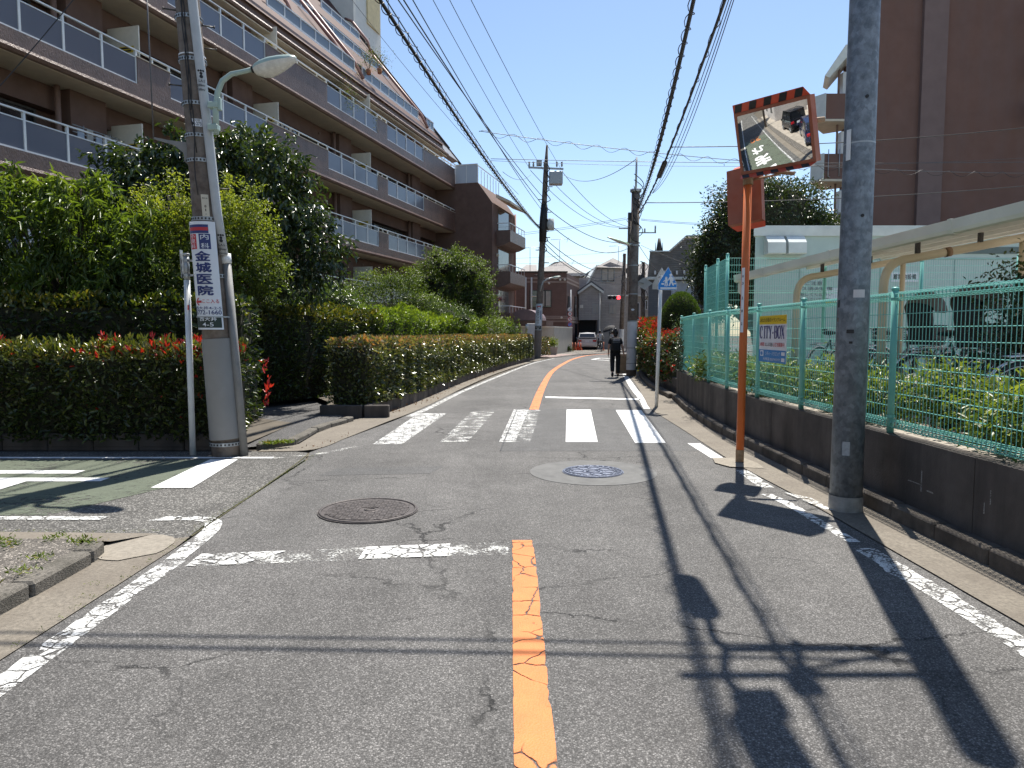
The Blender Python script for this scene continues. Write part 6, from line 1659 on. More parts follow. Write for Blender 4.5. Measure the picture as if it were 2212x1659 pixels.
m = MB(); p = at(1925,598,CY); m.box(p.x, p.x+0.65, CY-0.014, CY-0.004, p.z-0.12, p.z+0.12); pl_ = m.build('notice_plate', SIGNW, ca)
lettering('蓄電池設備', 1, flat((p.x+0.32, CY-0.018, p.z), (1,0,0), (0,0,1)), BLACK, pl_, 0.01, (0.55, 0.13))
p = at(1718,612,CY); 
for k, tx in enumerate(('ご注意','ガス消火設備','退避してください','立ち入らないで下さい')):
    lettering(tx, 1, flat((p.x+0.45, CY-0.012, p.z-0.13*k), (1,0,0), (0,0,1)), M('grey print', (0.2,0.2,0.22), 0.6), ca, 0.005, (0.9 if k else 0.4, 0.09))
p = at(1795,640,CY); m = MB(); m.box(p.x-0.16,p.x+0.16,CY-0.012,CY-0.003,p.z-0.2,p.z+0.2); m.build('warning_plate', SIGNW, ca)
m = MB(); m.box(p.x-0.15,p.x+0.15,CY-0.016,CY-0.0125,p.z-0.19,p.z-0.13); m.build('warning_stripe', YEL, ca)

# right brown apartment block
ab = thing('apartment_tower', (20, 35, 0), 'tall brown apartment block with plain wall and side balconies on the right', 'building')
m = MB(); m.prism([(15.75,33),(32,33),(40,48),(24,48)], 0, 24); m.build('wall', BROWN_R, ab)
m = MB(); m.box(at(1984,300,32.9).x, at(2036,300,32.9).x, 32.8, 32.999, 0, 24); m.build('pilaster', BROWN_RS, ab)
m = MB(); m.box(15.68, 15.80, 32.85, 32.999, 0, 24); m.build('corner_pipe', WPOST, ab)
for yb, w in ((160, 2262), (490, 2250), (800, 2240)):
    p = at(w, yb*0.3255, 32.4); m = MB(); m.extrude([(p.x,32.99,p.z+1.0),(p.x,32.0,p.z+1.0),(p.x,32.0,p.z-0.0),(p.x+0.0,32.99,p.z-0.0)], (3,0,0)); m.build('corner_balcony', BROWN_RS, ab)
for i, y in enumerate((202, 332, 461)):
    zt = at(1800, y, 33).z
    m = MB(); m.prism([(14.25,33.0),(15.74,33.0),(15.74,34.4),(15.0,34.9),(13.9,33.6)], zt-1.15, zt); bo = m.build('side_balcony', BROWN_R, ab)
    m = MB(); m.prism([(14.05,32.9),(15.74,32.9),(15.74,34.4),(15.0,35.0),(13.8,33.5)], zt-1.25, zt-1.15); m.build('slab', SOFFIT, bo)
    m = MB(); m.extrude([(14.23,32.99,zt-1.14),(13.88,33.59,zt-1.14),(13.88,33.59,zt+0.02),(14.23,32.99,zt+0.02)], (-0.03,-0.015,0)); m.build('side_panel', CABINL, bo)
    m = MB(); m.box(15.6, 15.745, 33.3, 34.4, zt, zt+1.62); m.build('recess_wall', BROWN_RS, ab)
    m = MB(); m.box(15.15, 15.55, 33.4, 33.75, zt+0.05, zt+1.1); m.build('water_heater', WPOST, ab)
    m = MB(); m.tube([(15.0,33.5,zt-0.0),(15.0,33.5,zt+1.6)], 0.05, 8); m.build('downpipe', PIPEB, ab)
    m = MB(); m.box(15.55,15.595,33.8,34.3,zt+0.0,zt+1.3); m.build('window', PANE, ab)
m = MB(); zt = at(1800, 98, 33).z
m.extrude([(15.74,32.9,zt),(15.0,32.9,zt),(14.1,32.9,zt-1.35),(14.3,32.9,zt-1.45),(15.1,32.9,zt-0.5),(15.74,32.9,zt-0.5)], (0.6,1.6,0)); m.build('side_roof', CABINL, ab)
for z in (zt-4.6, zt-7.4):
    m = MB(); m.tube([(14.4,32.95,z),(14.4,32.95,z-1.2),(14.5,32.95,z-1.25)], 0.02, 5); m.tube([(14.9,32.95,z),(14.9,32.95,z-1.2)], 0.02, 5); m.build('laundry_bracket', STEEL, ab)

# ---- planting on the right
AZ = [(3.95+0.22*math.sin(y*2.3), y) for y in np.arange(4.4, 15.2, 0.72)]
ORD = ['first','second','third','fourth','fifth','sixth','seventh','eighth','ninth','tenth','eleventh','twelfth']
def az_label(i):
    n = len(AZ)
    if i < n//2: return 'yellow green azalea bush behind the mesh fence, %s from the near end' % ORD[i]
    return 'yellow green azalea bush behind the mesh fence, %s from the far end' % ORD[n-1-i]
for i, (x, y) in enumerate(AZ):
    hgt = 1.14-0.012*(y-6)+0.08*math.sin(y*3.1)
    tree('azalea_bush', (x, y, LOTZ), az_label(i), [((x,y,lerp(0.58,hgt,0.62)),(0.40,0.42,(hgt-0.58)*0.45)),((x+0.1,y+0.2,lerp(0.58,hgt,0.55)),(0.3,0.3,(hgt-0.58)*0.44))],
         1500, 0.080, L_AZAL, W=0.34, r0=0.018, droop=0.05, cl=0.14, per=12, cat='bush', group='azalea bushes behind the fence', shell=0.5)
tree('clipped_tree', (5.35, 6.9, LOTZ), 'small glossy evergreen tree at the right edge behind the fence', [((5.3,6.9,1.95),(0.62,0.6,0.52)),((5.0,6.8,1.5),(0.42,0.5,0.45)),((5.5,7.0,1.3),(0.5,0.5,0.5))], 6500, 0.05, L_GLOSS, W=0.5, r0=0.06, cl=0.2, per=20, core=0.6,
     rndf=lambda C, r: np.clip(r+0.35*(C[:,2] > 2.1), 0, 1))
tree('vine_shrub', (4.0, 16.0, LOTZ), 'scraggly shrub climbing the end post of the mesh fence', [((3.85,16.2,0.95),(0.25,0.4,0.4)),((3.95,16.5,1.45),(0.18,0.3,0.35))], 900, 0.07, L_GLOSS, W=0.45, r0=0.02, cl=0.22, per=14, cat='shrub', group='shrubs')
tp = thing('topiary', (5.45, 23.0, 0), 'clipped dome shaped green topiary beside the blue sign', 'topiary')
n = 15000; d = rdir(n); d[:,2] = np.abs(d[:,2])*1.0
rad = 1-np.abs(RNG.normal(size=n))*0.05
C = np.column_stack([d[:,0]*0.66, d[:,1]*0.66, np.where(RNG.random(n) < 0.62, d[:,2]*1.1, 0)])*rad[:, None]
low = C[:,2] == 0; C[low,2] = -RNG.random(low.sum())*1.0; an = RNG.random(low.sum())*6.283; C[low,0] = np.cos(an)*0.66*rad[low]; C[low,1] = np.sin(an)*0.66*rad[low]
C = C+np.array([5.45,23.0,1.75]); dd = norm(C-np.array([5.45,23.0,1.6]))
leaf_mesh('foliage', C, dd+rdir(n)*0.6, rdir(n)*0.6+dd*0.4, 0.05*RNG.uniform(0.7,1.3,n), 0.35, np.clip(0.25+0.5*RNG.random(n)+0.35*np.clip(dd[:,2],0,1), 0, 1), L_TOPI, tp)
m = MB(); m.ball((5.45,23.0,1.73), 0.60, 16, 10, 0, 1, 1, 1.66); m.tube([(5.45,23,0),(5.45,23,0.8)], 0.08, 8); m.build('branches', TWIG_CORE, tp)  # dark ball stands in for the shaded inside, with the trunk below
tree('evergreen_tree', (9.3, 26.5, 0), 'large round dark evergreen tree behind the pale green cabin', [((9.3,26.5,5.4),(2.3,2.0,1.85)),((8.0,26.3,4.5),(1.3,1.3,1.3)),((10.6,26.4,4.8),(1.3,1.3,1.5)),((9.0,26.4,6.4),(1.2,1.2,0.8)),((7.5,26.3,3.3),(0.9,1.0,1.2)),((9.4,26.4,3.6),(2.0,1.5,1.2))],
     46000, 0.13, L_OAK, W=0.45, r0=0.22, droop=0.15, cl=0.38, per=26, shell=0.55, core=0.82)
def red_far(C, TP):
    q = len(C); r = np.clip(RNG.normal(0.45, 0.18, q)+0.22*TP, 0, 0.88)
    red = RNG.random(q) < np.where(TP, 0.22, np.where(C[:,2] > 1.05, 0.07, 0.02))
    return np.where(red, RNG.uniform(0.9, 1, q), r)
rh = hedge('photinia_hedge', (4.7, 19, 0), 'red-tipped photinia hedge behind the white sign post on the right', [(4.40,17.9), (4.50,20.0), (4.74,22.5), (5.06,25.0), (5.5,28.0), (6.05,31.0)], 0.92, 0.30, 1.42, 19000, 0.10, L_PHOT, W=0.42, rough=0.12, rndf=red_far, six=False, sides='LTE',
      tall=lambda X, Y: 1.40+np.clip((Y-22)*0.085, 0, 0.6))
sprigs(rh, [(4.42+0.006*(y-17.9)**2+0.03*(y-17.9)+RNG.uniform(-0.38,0.35), y, 1.38+max(0,(y-22)*0.085)) for y in RNG.uniform(17.9, 29, 46)], L_PHOT, 0.10, 14)
sprigs(rh, [(3.98+0.006*(y-17.9)**2+0.03*(y-17.9), y, RNG.uniform(0.4,1.2)) for y in RNG.uniform(17.5, 24, 14)], L_PHOT, 0.09, 9)
m = MB()
lw = thing('hedge_base_wall', (4.1, 19, 0), 'low dark block wall below the red-tipped hedge on the right', 'wall')
for i in range(17):
    a = Vector((curve_at([(4.0,16.95),(4.10,20.0),(4.34,22.5),(4.66,25.0),(5.1,28.0),(5.65,31.0)], 17.0+0.75*i), 17.0+0.75*i, 0)); c_ = Vector((curve_at([(4.0,16.95),(4.10,20.0),(4.34,22.5),(4.66,25.0),(5.1,28.0),(5.65,31.0)], 17.74+0.75*i), 17.74+0.75*i, 0)); tt = (c_-a).normalized(); nn = Vector((tt.y,-tt.x,0))
    m = MB(); m.obox((a+c_)/2+nn*0.06+Vector((0,0,0.2)), (c_-a)/2, nn*0.06, (0,0,0.23), 0, 0.01); m.build('block', WALL_D, lw)
# ------------------------------------------------------------------ far houses
def face_box(t, nm, mat, x0, x1, ytop, Y, z0=0.0, depth=6.0, parent=None):
    a, c = at(x0, 700, Y), at(x1, 700, Y); zt = at((x0+x1)/2, ytop, Y).z
    m = MB(); m.box(a.x, c.x, Y, Y+depth, z0, zt); return m.build(nm, mat, parent or t), a.x, c.x, zt
def win(t, x0, x1, y0, y1, Y, mat=PANE, frame=STEEL, curtain=False, parent=None, bars=1):
    a, c = at(x0, y1, Y), at(x1, y0, Y)
    m = MB(); m.box(a.x, c.x, Y-0.03, Y-0.004, a.z, c.z); w = m.build('window', mat, parent or t)
    m = MB(); e = 0.05
    m.box(a.x-e, c.x+e, Y-0.06, Y-0.031, c.z, c.z+e); m.box(a.x-e, c.x+e, Y-0.07, Y-0.031, a.z-e, a.z); m.box(a.x-e, a.x, Y-0.055, Y-0.031, a.z, c.z); m.box(c.x, c.x+e, Y-0.055, Y-0.031, a.z, c.z)
    for k in range(bars): 
        x = lerp(a.x, c.x, (k+1)/(bars+1)); m.box(x-0.025, x+0.025, Y-0.05, Y-0.031, a.z, c.z)
    m.build('frame', frame, w)
    if curtain:
        m = MB(); m.box(lerp(a.x,c.x,0.05), lerp(a.x,c.x,0.45), Y-0.036, Y-0.0315, a.z+0.1, c.z-0.05); m.box(lerp(a.x,c.x,0.55), lerp(a.x,c.x,0.95), Y-0.036, Y-0.0315, a.z+0.1, c.z-0.05); m.build('curtain', CURTAIN, w)
    return w
def siding(name, base, row):
    t = NT(name)
    w = t.n('TexBrick'); w.inputs['Scale'].default_value = 1; w.inputs['Brick Width'].default_value = row*4; w.inputs['Row Height'].default_value = row; w.inputs['Mortar Size'].default_value = row*0.06
    w.inputs['Color1'].default_value = (*[c*0.92 for c in base],1); w.inputs['Color2'].default_value = (*[min(1,c*1.06) for c in base],1); w.inputs['Mortar'].default_value = (*[c*0.6 for c in base],1)
    cb_ = t.n('CombineXYZ'); sp = t.n('SeparateXYZ'); t.l(t.co, sp.inputs[0]); t.l(t.math('ADD', sp.outputs[0], sp.outputs[1]), cb_.inputs[0]); t.l(sp.outputs[2], cb_.inputs[1]); t.l(cb_.outputs[0], w.inputs['Vector'])
    c = t.mix(1.0, w.outputs['Color'], t.ramp(t.noise(0.8, 4), [(0.3,0.9),(0.7,1.08)]), 'MULTIPLY')
    MATS[name] = t.end(t.pbr(c, 0.7, 0, t.bump(w.outputs['Fac'], -0.4, 0.02), 0.3)); return MATS[name]
TILEB = siding('small brown tile cladding', (0.19,0.118,0.098), 0.08)
SIDG = siding('pale grey siding', (0.42,0.395,0.375), 0.16)
SIDC = siding('cream siding', (0.48,0.44,0.38), 0.16)
TILEG = siding('blue grey tile cladding', (0.14,0.145,0.16), 0.10)
ROOFG = M('weathered grey shingle', (0.27,0.25,0.235), 0.85, 0.15, 3, 0.3, 12)
ROOFD = M('dark slate roof', (0.09,0.095,0.105), 0.7, 0.15, 3, 0.3, 12)
SHIN = M('brown grey shingle', (0.30,0.265,0.23), 0.9, 0.25, 2.5, 0.4, 16, stain=(0.28,0.26,0.23), samt=0.6, sscale=1.2, streak=True)
TRIMB = M('beige trim band', (0.33,0.25,0.21), 0.7, 0.06, 4)
# brown tiled house
h1 = thing('tiled_house', at(1180,750,60), 'flat topped brown tiled house with beige bands beyond the beige wall', 'house')
w1, xa, xb, zt1 = face_box(h1, 'wall', TILEB, 1114, 1223.5, 589, 60.0, depth=7)
m = MB(); q = at(1251.5, 700, 66.5).x
m.prism([(xb-0.01,60.0),(xb+0.0,60.0),(q,67.0),(xb-0.01,67.0)], 0, zt1-0.05); m.build('side_wall', TILEB, h1)
for y in (601, 609, 712-28, 688, 694):
    z = at(1170,y,60).z; m = MB(); m.box(xa-0.03, xb+0.03, 59.96, 59.998, z-0.07, z+0.07); m.build('trim_band', TRIMB, h1)
    m = MB(); m.extrude([(xb+0.031,59.97,z-0.07),(xb+0.031,59.97,z+0.07),(xb+0.025,60.01,z+0.07),(xb+0.025,60.01,z-0.07)], (q-xb,7.0,0)); m.build('trim_band', TRIMB, h1)
m = MB(); m.box(xa-0.08, xb+0.08, 59.93, 60.2, zt1, zt1+0.12); m.build('parapet_cap', DSTEEL, h1)
win(h1, 1145, 1176, 628, 663, 59.99, PANE, DSTEEL, False); win(h1, 1166, 1190, 628, 663, 59.985, PANE, DSTEEL, True)
for px in (1135.5, 1148): 
    m = MB(); p = at(px, 700, 59.9); m.tube([(p.x,59.9,0.5),(p.x,59.9,zt1-0.4)], 0.07, 8); m.build('downpipe', GUTTERC, h1)
m = MB(); p = at(1148,640,59.85); m.tube([(p.x,59.85,p.z),(p.x+0.85,59.85,p.z)], 0.05, 8); m.build('branch_pipe', GUTTERC, h1)
for (x,y) in ((1210,604),(1220,604),(1186,612),(1123,672),(1128,672),(1213,686)):
    p = at(x,y,59.95); m = MB(); m.ball(p, 0.10, 8, 6); m.build('vent_cap', GUTTERC, h1)
for (x0, y0, x1, y1) in ((1225.5,640,1231.5,684),(1240,640,1244.5,684),(1225.5,700,1231,740),(1242,700,1246,740)):
    f0, f1 = (x0-1223.5)/28, (x1-1223.5)/28
    p0, p1 = Vector((lerp(xb,q,f0)+0.03, lerp(60,67,f0), 0)), Vector((lerp(xb,q,f1)+0.03, lerp(60,67,f1), 0)); z0_, z1_ = at(x0,y1,p0.y).z, at(x0,y0,p0.y).z
    m = MB(); m.extrude([p0+Vector((0,0,z0_)), p1+Vector((0,0,z0_)), p1+Vector((0,0,z1_)), p0+Vector((0,0,z1_))], (0.04,-0.03,0)); m.build('window', PANE, h1)
# hip roofed house behind it
h2 = thing('hip_roof_house', at(1190,750,68), 'hip roofed house rising behind the brown tiled house', 'house')
w2, xa2, xb2, zt2 = face_box(h2, 'wall', SIDC, 1150, 1252, 588, 68.5, depth=8)
pk, e0, e1 = at(1216,564,72), at(1141,590,68), at(1264,590,68)
m = MB(); A_, B_, C_, D_ = Vector((e0.x,68,e0.z)), Vector((e1.x,68,e0.z)), Vector((e1.x,77,e0.z)), Vector((e0.x,77,e0.z)); Pk = Vector((pk.x,72,pk.z)); Pk2 = Vector((pk.x-0.8,73,pk.z))
m.add([A_,B_,C_,D_,Pk,Pk2], [(0,1,4),(1,2,5,4),(2,3,5),(3,0,4,5),(3,2,1,0)]); m.build('roof', ROOFG, h2)
m = MB(); m.box(e0.x-0.1,e1.x+0.1,67.9,68.02,e0.z-0.28,e0.z-0.02); m.box(e1.x-0.02,e1.x+0.1,68.02,77,e0.z-0.28,e0.z-0.02); m.build('eave_gutter', CABINL, h2)
lw_ = at(1117,588,70); m = MB(); m.add([Vector((lw_.x,70,lw_.z)), Vector((at(1160,588,70).x,70,lw_.z)), Vector((at(1160,574,73).x,74,at(1160,570,73).z)), Vector((at(1137,570,73).x,74,at(1137,570,73).z))], [(0,1,2,3)]); m.build('lower_roof', ROOFG, h2)
# grey gabled house with garage
h3 = thing('gabled_house', at(1300,752,66), 'pale grey gabled house with a garage at the far junction', 'house')
Yh = 66.0
w3_, xa3, xb3, zt3 = face_box(h3, 'wall', SIDG, 1250, 1352, 600, Yh+2.0, depth=8)
lowx0, lowx1 = at(1250,700,Yh).x, at(1292,700,Yh).x; zl = at(1270,630,Yh).z; zp = at(1277,612,Yh).z
ga, gb, gz_ = at(1251,700,Yh).x+0.05, at(1291,700,Yh).x, at(1270,691,Yh).z
m = MB(); m.extrude([(lowx0,Yh,gz_),(gb+0.2,Yh,gz_),(gb+0.2,Yh,zl),(at(1277,612,Yh).x,Yh,zp),(lowx0,Yh,zl)], (0,2.0,0)); m.box(gb,gb+0.2,Yh,Yh+2,0,gz_); m.build('front_wing', SIDG, h3)
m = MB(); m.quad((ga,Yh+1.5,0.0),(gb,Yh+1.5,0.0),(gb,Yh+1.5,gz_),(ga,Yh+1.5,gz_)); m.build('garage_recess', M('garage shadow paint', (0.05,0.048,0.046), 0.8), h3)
for (a, c) in (((1248,631),(1277,610)),((1277,610),(1304,629))):
    p, r_ = at(*a, Yh-0.3), at(*c, Yh-0.3); m = MB(); m.extrude([p, r_, r_+Vector((0,0,0.16)), p+Vector((0,0,0.16))], (0,2.6,0)); ro = m.build('front_roof', ROOFD, h3)
    m = MB(); m.extrude([p-Vector((0,0.05,0.22)), r_-Vector((0,0.05,0.22)), r_-Vector((0,0.05,0.0)), p-Vector((0,0.05,0.0))], (0,0.05,0)); m.build('bargeboard', CABINL, h3)
Yu = Yh+2.0
pk = at(1324,557,Yu); e0, e1 = at(1256,640,Yu), at(1375,596,Yu)
m = MB(); m.extrude([(at(1270,604,Yu).x,Yu-0.01,at(1270,604,Yu).z), (at(1352,604,Yu).x,Yu-0.01,at(1352,604,Yu).z),(at(1352,575,Yu).x,Yu-0.01,at(1352,578,Yu).z),(at(1318,566,Yu).x,Yu-0.01,at(1318,566,Yu).z),(at(1292,575,Yu).x,Yu-0.01,at(1292,578,Yu).z)], (0,7,0)); m.build('upper_wall', SIDG, h3)
R0, R1, R2 = at(1286,577,Yu-0.4), at(1324,557,Yu+2), at(1372,580,Yu-0.4)
m = MB(); m.add([R0, R2, R1, R0+Vector((0,8,0)), R2+Vector((0,8,0)), R1+Vector((0,5,0))], [(0,1,2),(1,4,5,2),(3,0,2,5)]); m.build('roof', ROOFG, h3)
m = MB(); p, r_ = at(1254,642,Yu-0.2), at(1290,577,Yu-0.2); m.extrude([p, r_, r_+Vector((0,0,0.28)), p+Vector((0,0,0.28))], (0,5,0)); m.build('slope_roof', CABINL, h3)
win(h3, 1299, 1327, 580, 608, Yu-0.02, PANE, STEEL, True); win(h3, 1281, 1292, 658, 676, Yh-0.0, CURTAIN, STEEL); win(h3, 1317, 1330, 658, 676, Yu-0.02, CURTAIN, STEEL); win(h3, 1316, 1323, 710, 726, Yu-0.02, PANE, STEEL)
m = MB(); p = at(1295,700,Yh-0.05); m.tube([(p.x,p.y,0),(p.x,p.y,zl)], 0.06, 8); m.build('downpipe', GUTTERC, h3)
p = at(1256,662,Yh-0.02); m = MB(); m.obox(p, (0.15,0,0), (0,0.06,0), (0,0,0.15)); m.build('vent_cap', GUTTERC, h3)
# slate roofed house between
h4 = thing('slate_roof_house', at(1262,745,76), 'dark slate roofed house glimpsed between the brown and grey houses', 'house')
a0, a1, a2, a3 = at(1240,608,78), at(1293,572,78), at(1302,572,78), at(1300,640,78)
m = MB(); m.extrude([a0, a3, a2, a1], (0,5,0)); m.build('roof', ROOFD, h4)
m = MB(); m.box(at(1248,700,78).x, at(1300,700,78).x, 78.2, 84, 0, at(1270,612,78).z); m.build('wall', M('blue grey render', (0.24,0.26,0.28), 0.8), h4)
win(h4, 1252, 1266, 618, 645, 78.15, PANE, WPOST)
# stack of old houses at far left
h5 = thing('old_house', at(1100,740,75), 'old dark tiled house squeezed between the apartment block and the brown house', 'house')
m = MB(); m.box(at(1085,700,75).x, at(1116,700,75).x, 75, 82, 0, at(1100,612,75).z); m.build('wall', M('old beige render', (0.30,0.28,0.25), 0.85), h5)
for (ya, yb) in ((592,615),(628,645),(660,680)):
    m = MB(); m.extrude([at(1082,yb,74.5), at(1120,yb,74.5), at(1120,ya,77), at(1090,ya,77)], (0,2,0.05)); m.build('roof', ROOFD, h5)
# shingled house on the right
h6 = thing('shingled_house', at(1450,720,38), 'house with a steep brown grey shingled roof behind the topiary', 'house')
Ys = 38.0
m = MB(); xl0, xr0 = at(1402,700,Ys).x, at(1530,700,Ys).x; m.prism([(xl0,Ys+0.3),(xr0,Ys+0.3),(xr0+2.5,Ys+9),(xl0+2.5,Ys+9)], 0, at(1450,598,Ys).z); m.build('wall', TILEG, h6)
m = MB(); m.box(at(1451,700,Ys).x, at(1500,700,Ys).x, Ys+0.22, Ys+0.299, 0.4, at(1450,606,Ys).z); m.build('shutter', M('pale blue shutter', (0.42,0.47,0.55), 0.6), h6)
prof_top = lambda x: 543.7 if x < 1444 else (543.7-(x-1444)*33/38 if x < 1482 else 510.6)
rows = 20; yb, = (597,)
rfm = MB(); rfm.extrude([at(1398.5,599,Ys+0.06), at(1535,599,Ys+0.06), at(1535,510.6,Ys+0.06), at(1482,510.6,Ys+0.06), at(1444,543.7,Ys+0.06), at(1404,543.7,Ys+0.06)], (1.2,4.0,0)); rfo = rfm.build('roof', SHIN, h6)
for k in range(rows):
    y0, y1 = lerp(598, 510.6, k/rows), lerp(598, 510.6, (k+1)/rows)
    xl = lerp(1398, 1404, (598-y0)/(598-543.7)) if y0 > 543.7 else 1444+(543.7-y0)*38/33
    m = MB(); z0_, z1_ = at(1450,y0,Ys).z, at(1450,y1,Ys).z; xl_ = at(xl+1, y0, Ys).x; xr_ = at(1534,y0,Ys).x
    m.add([(xl_,Ys-0.03,z0_),(xr_,Ys-0.03,z0_),(xr_,Ys+0.05,z1_),(xl_,Ys+0.05,z1_),(xl_,Ys+0.055,z0_),(xr_,Ys+0.055,z0_)], [(0,1,2,3),(4,5,1,0)]); m.build('shingle_course', SHIN, rfo)
m = MB(); m.box(at(1396,600,Ys).x, at(1536,600,Ys).x, Ys-0.12, Ys+0.29, at(1450,604,Ys).z, at(1450,598.5,Ys).z); m.build('eave_gutter', CABINL, h6)
m = MB(); p0, p1, p2_ , p3_ = at(1403,543,Ys-0.05), at(1445,543,Ys-0.05), at(1482.5,509.5,Ys-0.05), at(1536,509.5,Ys-0.05)
for a, c in ((p0,p1),(p1,p2_),(p2_,p3_)): m.bar(a, c, 0.10, 0.07)
m.build('ridge_cap', CABINL, h6)
for x in (1415, 1434, 1448, 1462, 1478):
    p = at(x, 589, Ys-0.1); m = MB(); m.obox(p, (0.05,0,0), (0,0.04,0), (0,0,0.10), 0, 0.01); m.build('snow_guard', WPAINT, h6)
m = MB(); m.box(at(1515,560,37).x, at(1560,560,37).x, 37, 40, at(1515,600,37).z, at(1515,540,37).z); m.build('side_dormer', M('pale siding', (0.5,0.5,0.5), 0.7), h6)
# pale block behind the poles and low walls
h7 = thing('pale_house', at(1395,740,58), 'pale flat roofed house half hidden behind the utility poles', 'house')
m = MB(); xl0, xr0 = at(1352,700,58).x, at(1412,700,58).x; m.prism([(xl0,58),(xr0,58),(xr0+1.5,64),(xl0+1.5,64)], 0, at(1380,640,58).z); m.build('wall', SIDC, h7)
win(h7, 1372, 1380, 655, 690, 57.98, PANE, WPOST); win(h7, 1390, 1398, 650, 668, 57.98, PANE, WPOST)
m = MB(); m.prism([(at(1350,700,58).x,57.8),(at(1414,700,58).x,57.8),(at(1414,700,58).x+1.5,64),(at(1350,700,58).x+1.5,64)], at(1380,640,58).z, at(1380,637,58).z); m.build('roof_slab', CABINL, h7)
h8 = thing('backdrop_house', at(1360,740,80), 'grey house far behind the signal pole', 'house')
m = MB(); xl0, xr0 = at(1330,700,80).x, at(1420,700,80).x; m.prism([(xl0,80),(xr0,80),(xr0+2,88),(xl0+2,88)], 0, at(1380,600,80).z); m.build('wall', SIDG, h8)
m = MB(); m.extrude([at(1325,600,79.6), at(1425,600,79.6), at(1400,570,83), at(1350,570,83)], (0,1,0)); m.build('roof', ROOFG, h8)
# beige boundary wall of the brown house
bw = thing('beige_wall', at(1170,765,54), 'smooth beige boundary wall in front of the brown tiled house', 'wall')
pts = [(at(1106,700,47).x, 47.5), (2.9, 50.5), (at(1234,700,57.6).x, 57.6)]
for (a, c) in zip(pts, pts[1:]):
    a, c = Vector(a), Vector(c); k = max(1, round((c-a).length/1.9)); 
    for i in range(k):
        p, q_ = a.lerp(c, i/k), a.lerp(c, (i+1)/k); t_ = (q_-p).normalized(); p = p+t_*0.006; q_ = q_-t_*0.006; nn = Vector((t_.y,-t_.x)); mid = (p+q_)/2
        m = MB(); m.obox((mid.x,mid.y,0.95), (t_.x*(q_-p).length/2,t_.y*(q_-p).length/2,0), (nn.x*0.08,nn.y*0.08,0), (0,0,0.95)); pn = m.build('wall_panel', M('beige wall paint', (0.50,0.475,0.41), 0.8, 0.06, 2), bw)
        m = MB(); m.obox((mid.x,mid.y,1.94), (t_.x*(q_-p).length/2,t_.y*(q_-p).length/2,0), (nn.x*0.11,nn.y*0.11,0), (0,0,0.038)); m.build('coping', GUTTERC, bw)
b = MB(); b.poly([(1.9,43,0.02),(2.6,43.5,0.02),(4.2,48.3,0.02),(6.3,51.6,0.02),(9,55,0.02),(9,66,0.02),(4.5,66,0.02),(5.0,57.5,0.02),(3.0,50.0,0.02),(1.0,47.0,0.02)]); pfar = struct(b.build('pavement_far', PAVE))
b = MB(); b.poly([(1.9,43.2,0.025),(2.5,43.7,0.025),(4.0,48.3,0.025),(4.6,50.5,0.025),(2.95,49.8,0.025),(1.2,46.8,0.025)]); b.build('brick_paving', REDPAVE, pfar)
# antennas
def antenna(x, y0, y1, Y, label):
    p, q_ = at(x,y0,Y), at(x,y1,Y); t = thing('tv_antenna', q_, label, 'antenna', 'roof antennas')
    m = MB(); m.tube([q_, p], 0.025, 5); m.build('mast', STEEL, t)
    m = MB(); m.tube([p+Vector((-0.9,0,-0.05)), p+Vector((1.0,0,0.05))], 0.02, 5)
    for k in range(8): m.tube([p+Vector((-0.8+0.22*k,-0.3,0)), p+Vector((-0.8+0.22*k,0.3,0.02))], 0.012, 4)
    m.tube([p+Vector((0.7,0,-0.3)), p+Vector((0.95,0,0.25))], 0.015, 4); m.build('elements', STEEL, t)
antenna(1145, 535, 590, 66, 'thin television antenna standing left of the hip roof')
antenna(1209, 517, 572, 72, 'tall television antenna above the hip roof')
antenna(1336, 531, 580, 69, 'television antenna above the grey gabled house')
antenna(1220, 567, 578, 74, 'small television antenna on the ridge of the hip roof')
# steel tower bits behind the shingled house
st_ = thing('roof_mast', at(1424,560,44), 'dark pointed mast cluster behind the shingled house', 'mast')
for x, y, r_ in ((1424,515,0.30),(1416,524,0.05),(1431,524,0.05)):
    m = MB(); p, q_ = at(x,y,44), at(x,560,44); m.tube([q_, p], [r_, r_*0.25], 6); m.build('spire', DSTEEL, st_)
# ------------------------------------------------------------------ convex mirrors
MP = Vector((2.71, 8.36, 0))
cm = thing('convex_mirror', MP, 'orange pole with two rectangular convex traffic mirrors', 'traffic mirror')
m = MB(); m.tube([MP-Vector((0,0,0.02)), MP+Vector((0.02,0,3.25))], 0.046, 18); m.build('pole', ORP, cm)
m = MB(); m.tube([MP+Vector((0.02,0,3.25)), MP+Vector((0.022,0,3.55))], 0.058, 16); m.build('top_sleeve', RUST, cm)
m = MB(); m.tube([MP, MP+Vector((0,0,0.16))], 0.048, 16, 0, False); m.build('rusty_foot', RUST, cm)
def wm(v): return MP + Vector((0.006*v, 0, v))
plate(wm, 0.048, math.atan2(-8.36,-2.71)-0.5, -0.02, 0.02, 1.55, 2.3, SIGNW, [('井', 0, 2.2, (0.025,0.03)), ('3', 0, 2.12, (0.02,0.03)), ('2', 0, 1.95, (0.02,0.03)), ('8', 0, 1.8, (0.02,0.03)), ('2', 0, 1.65, (0.02,0.03))], cm, 'number_plate')
MC = Vector((2.873, 7.928, 3.682))                       # mirror centre
MN = Vector((-0.752, -0.614, -0.272)).normalized()     # facing the side street, tipped down
MR = Vector((-MN.y, MN.x, 0)).normalized()            # the mirror's right as seen from the front
if MR.x < 0: MR = -MR
roll = R(-0.5)
MU = MR.cross(MN).normalized()
if MU.z < 0: MU = -MU
MR, MU = (MR*math.cos(roll)+MU*math.sin(roll)), (MU*math.cos(roll)-MR*math.sin(roll))
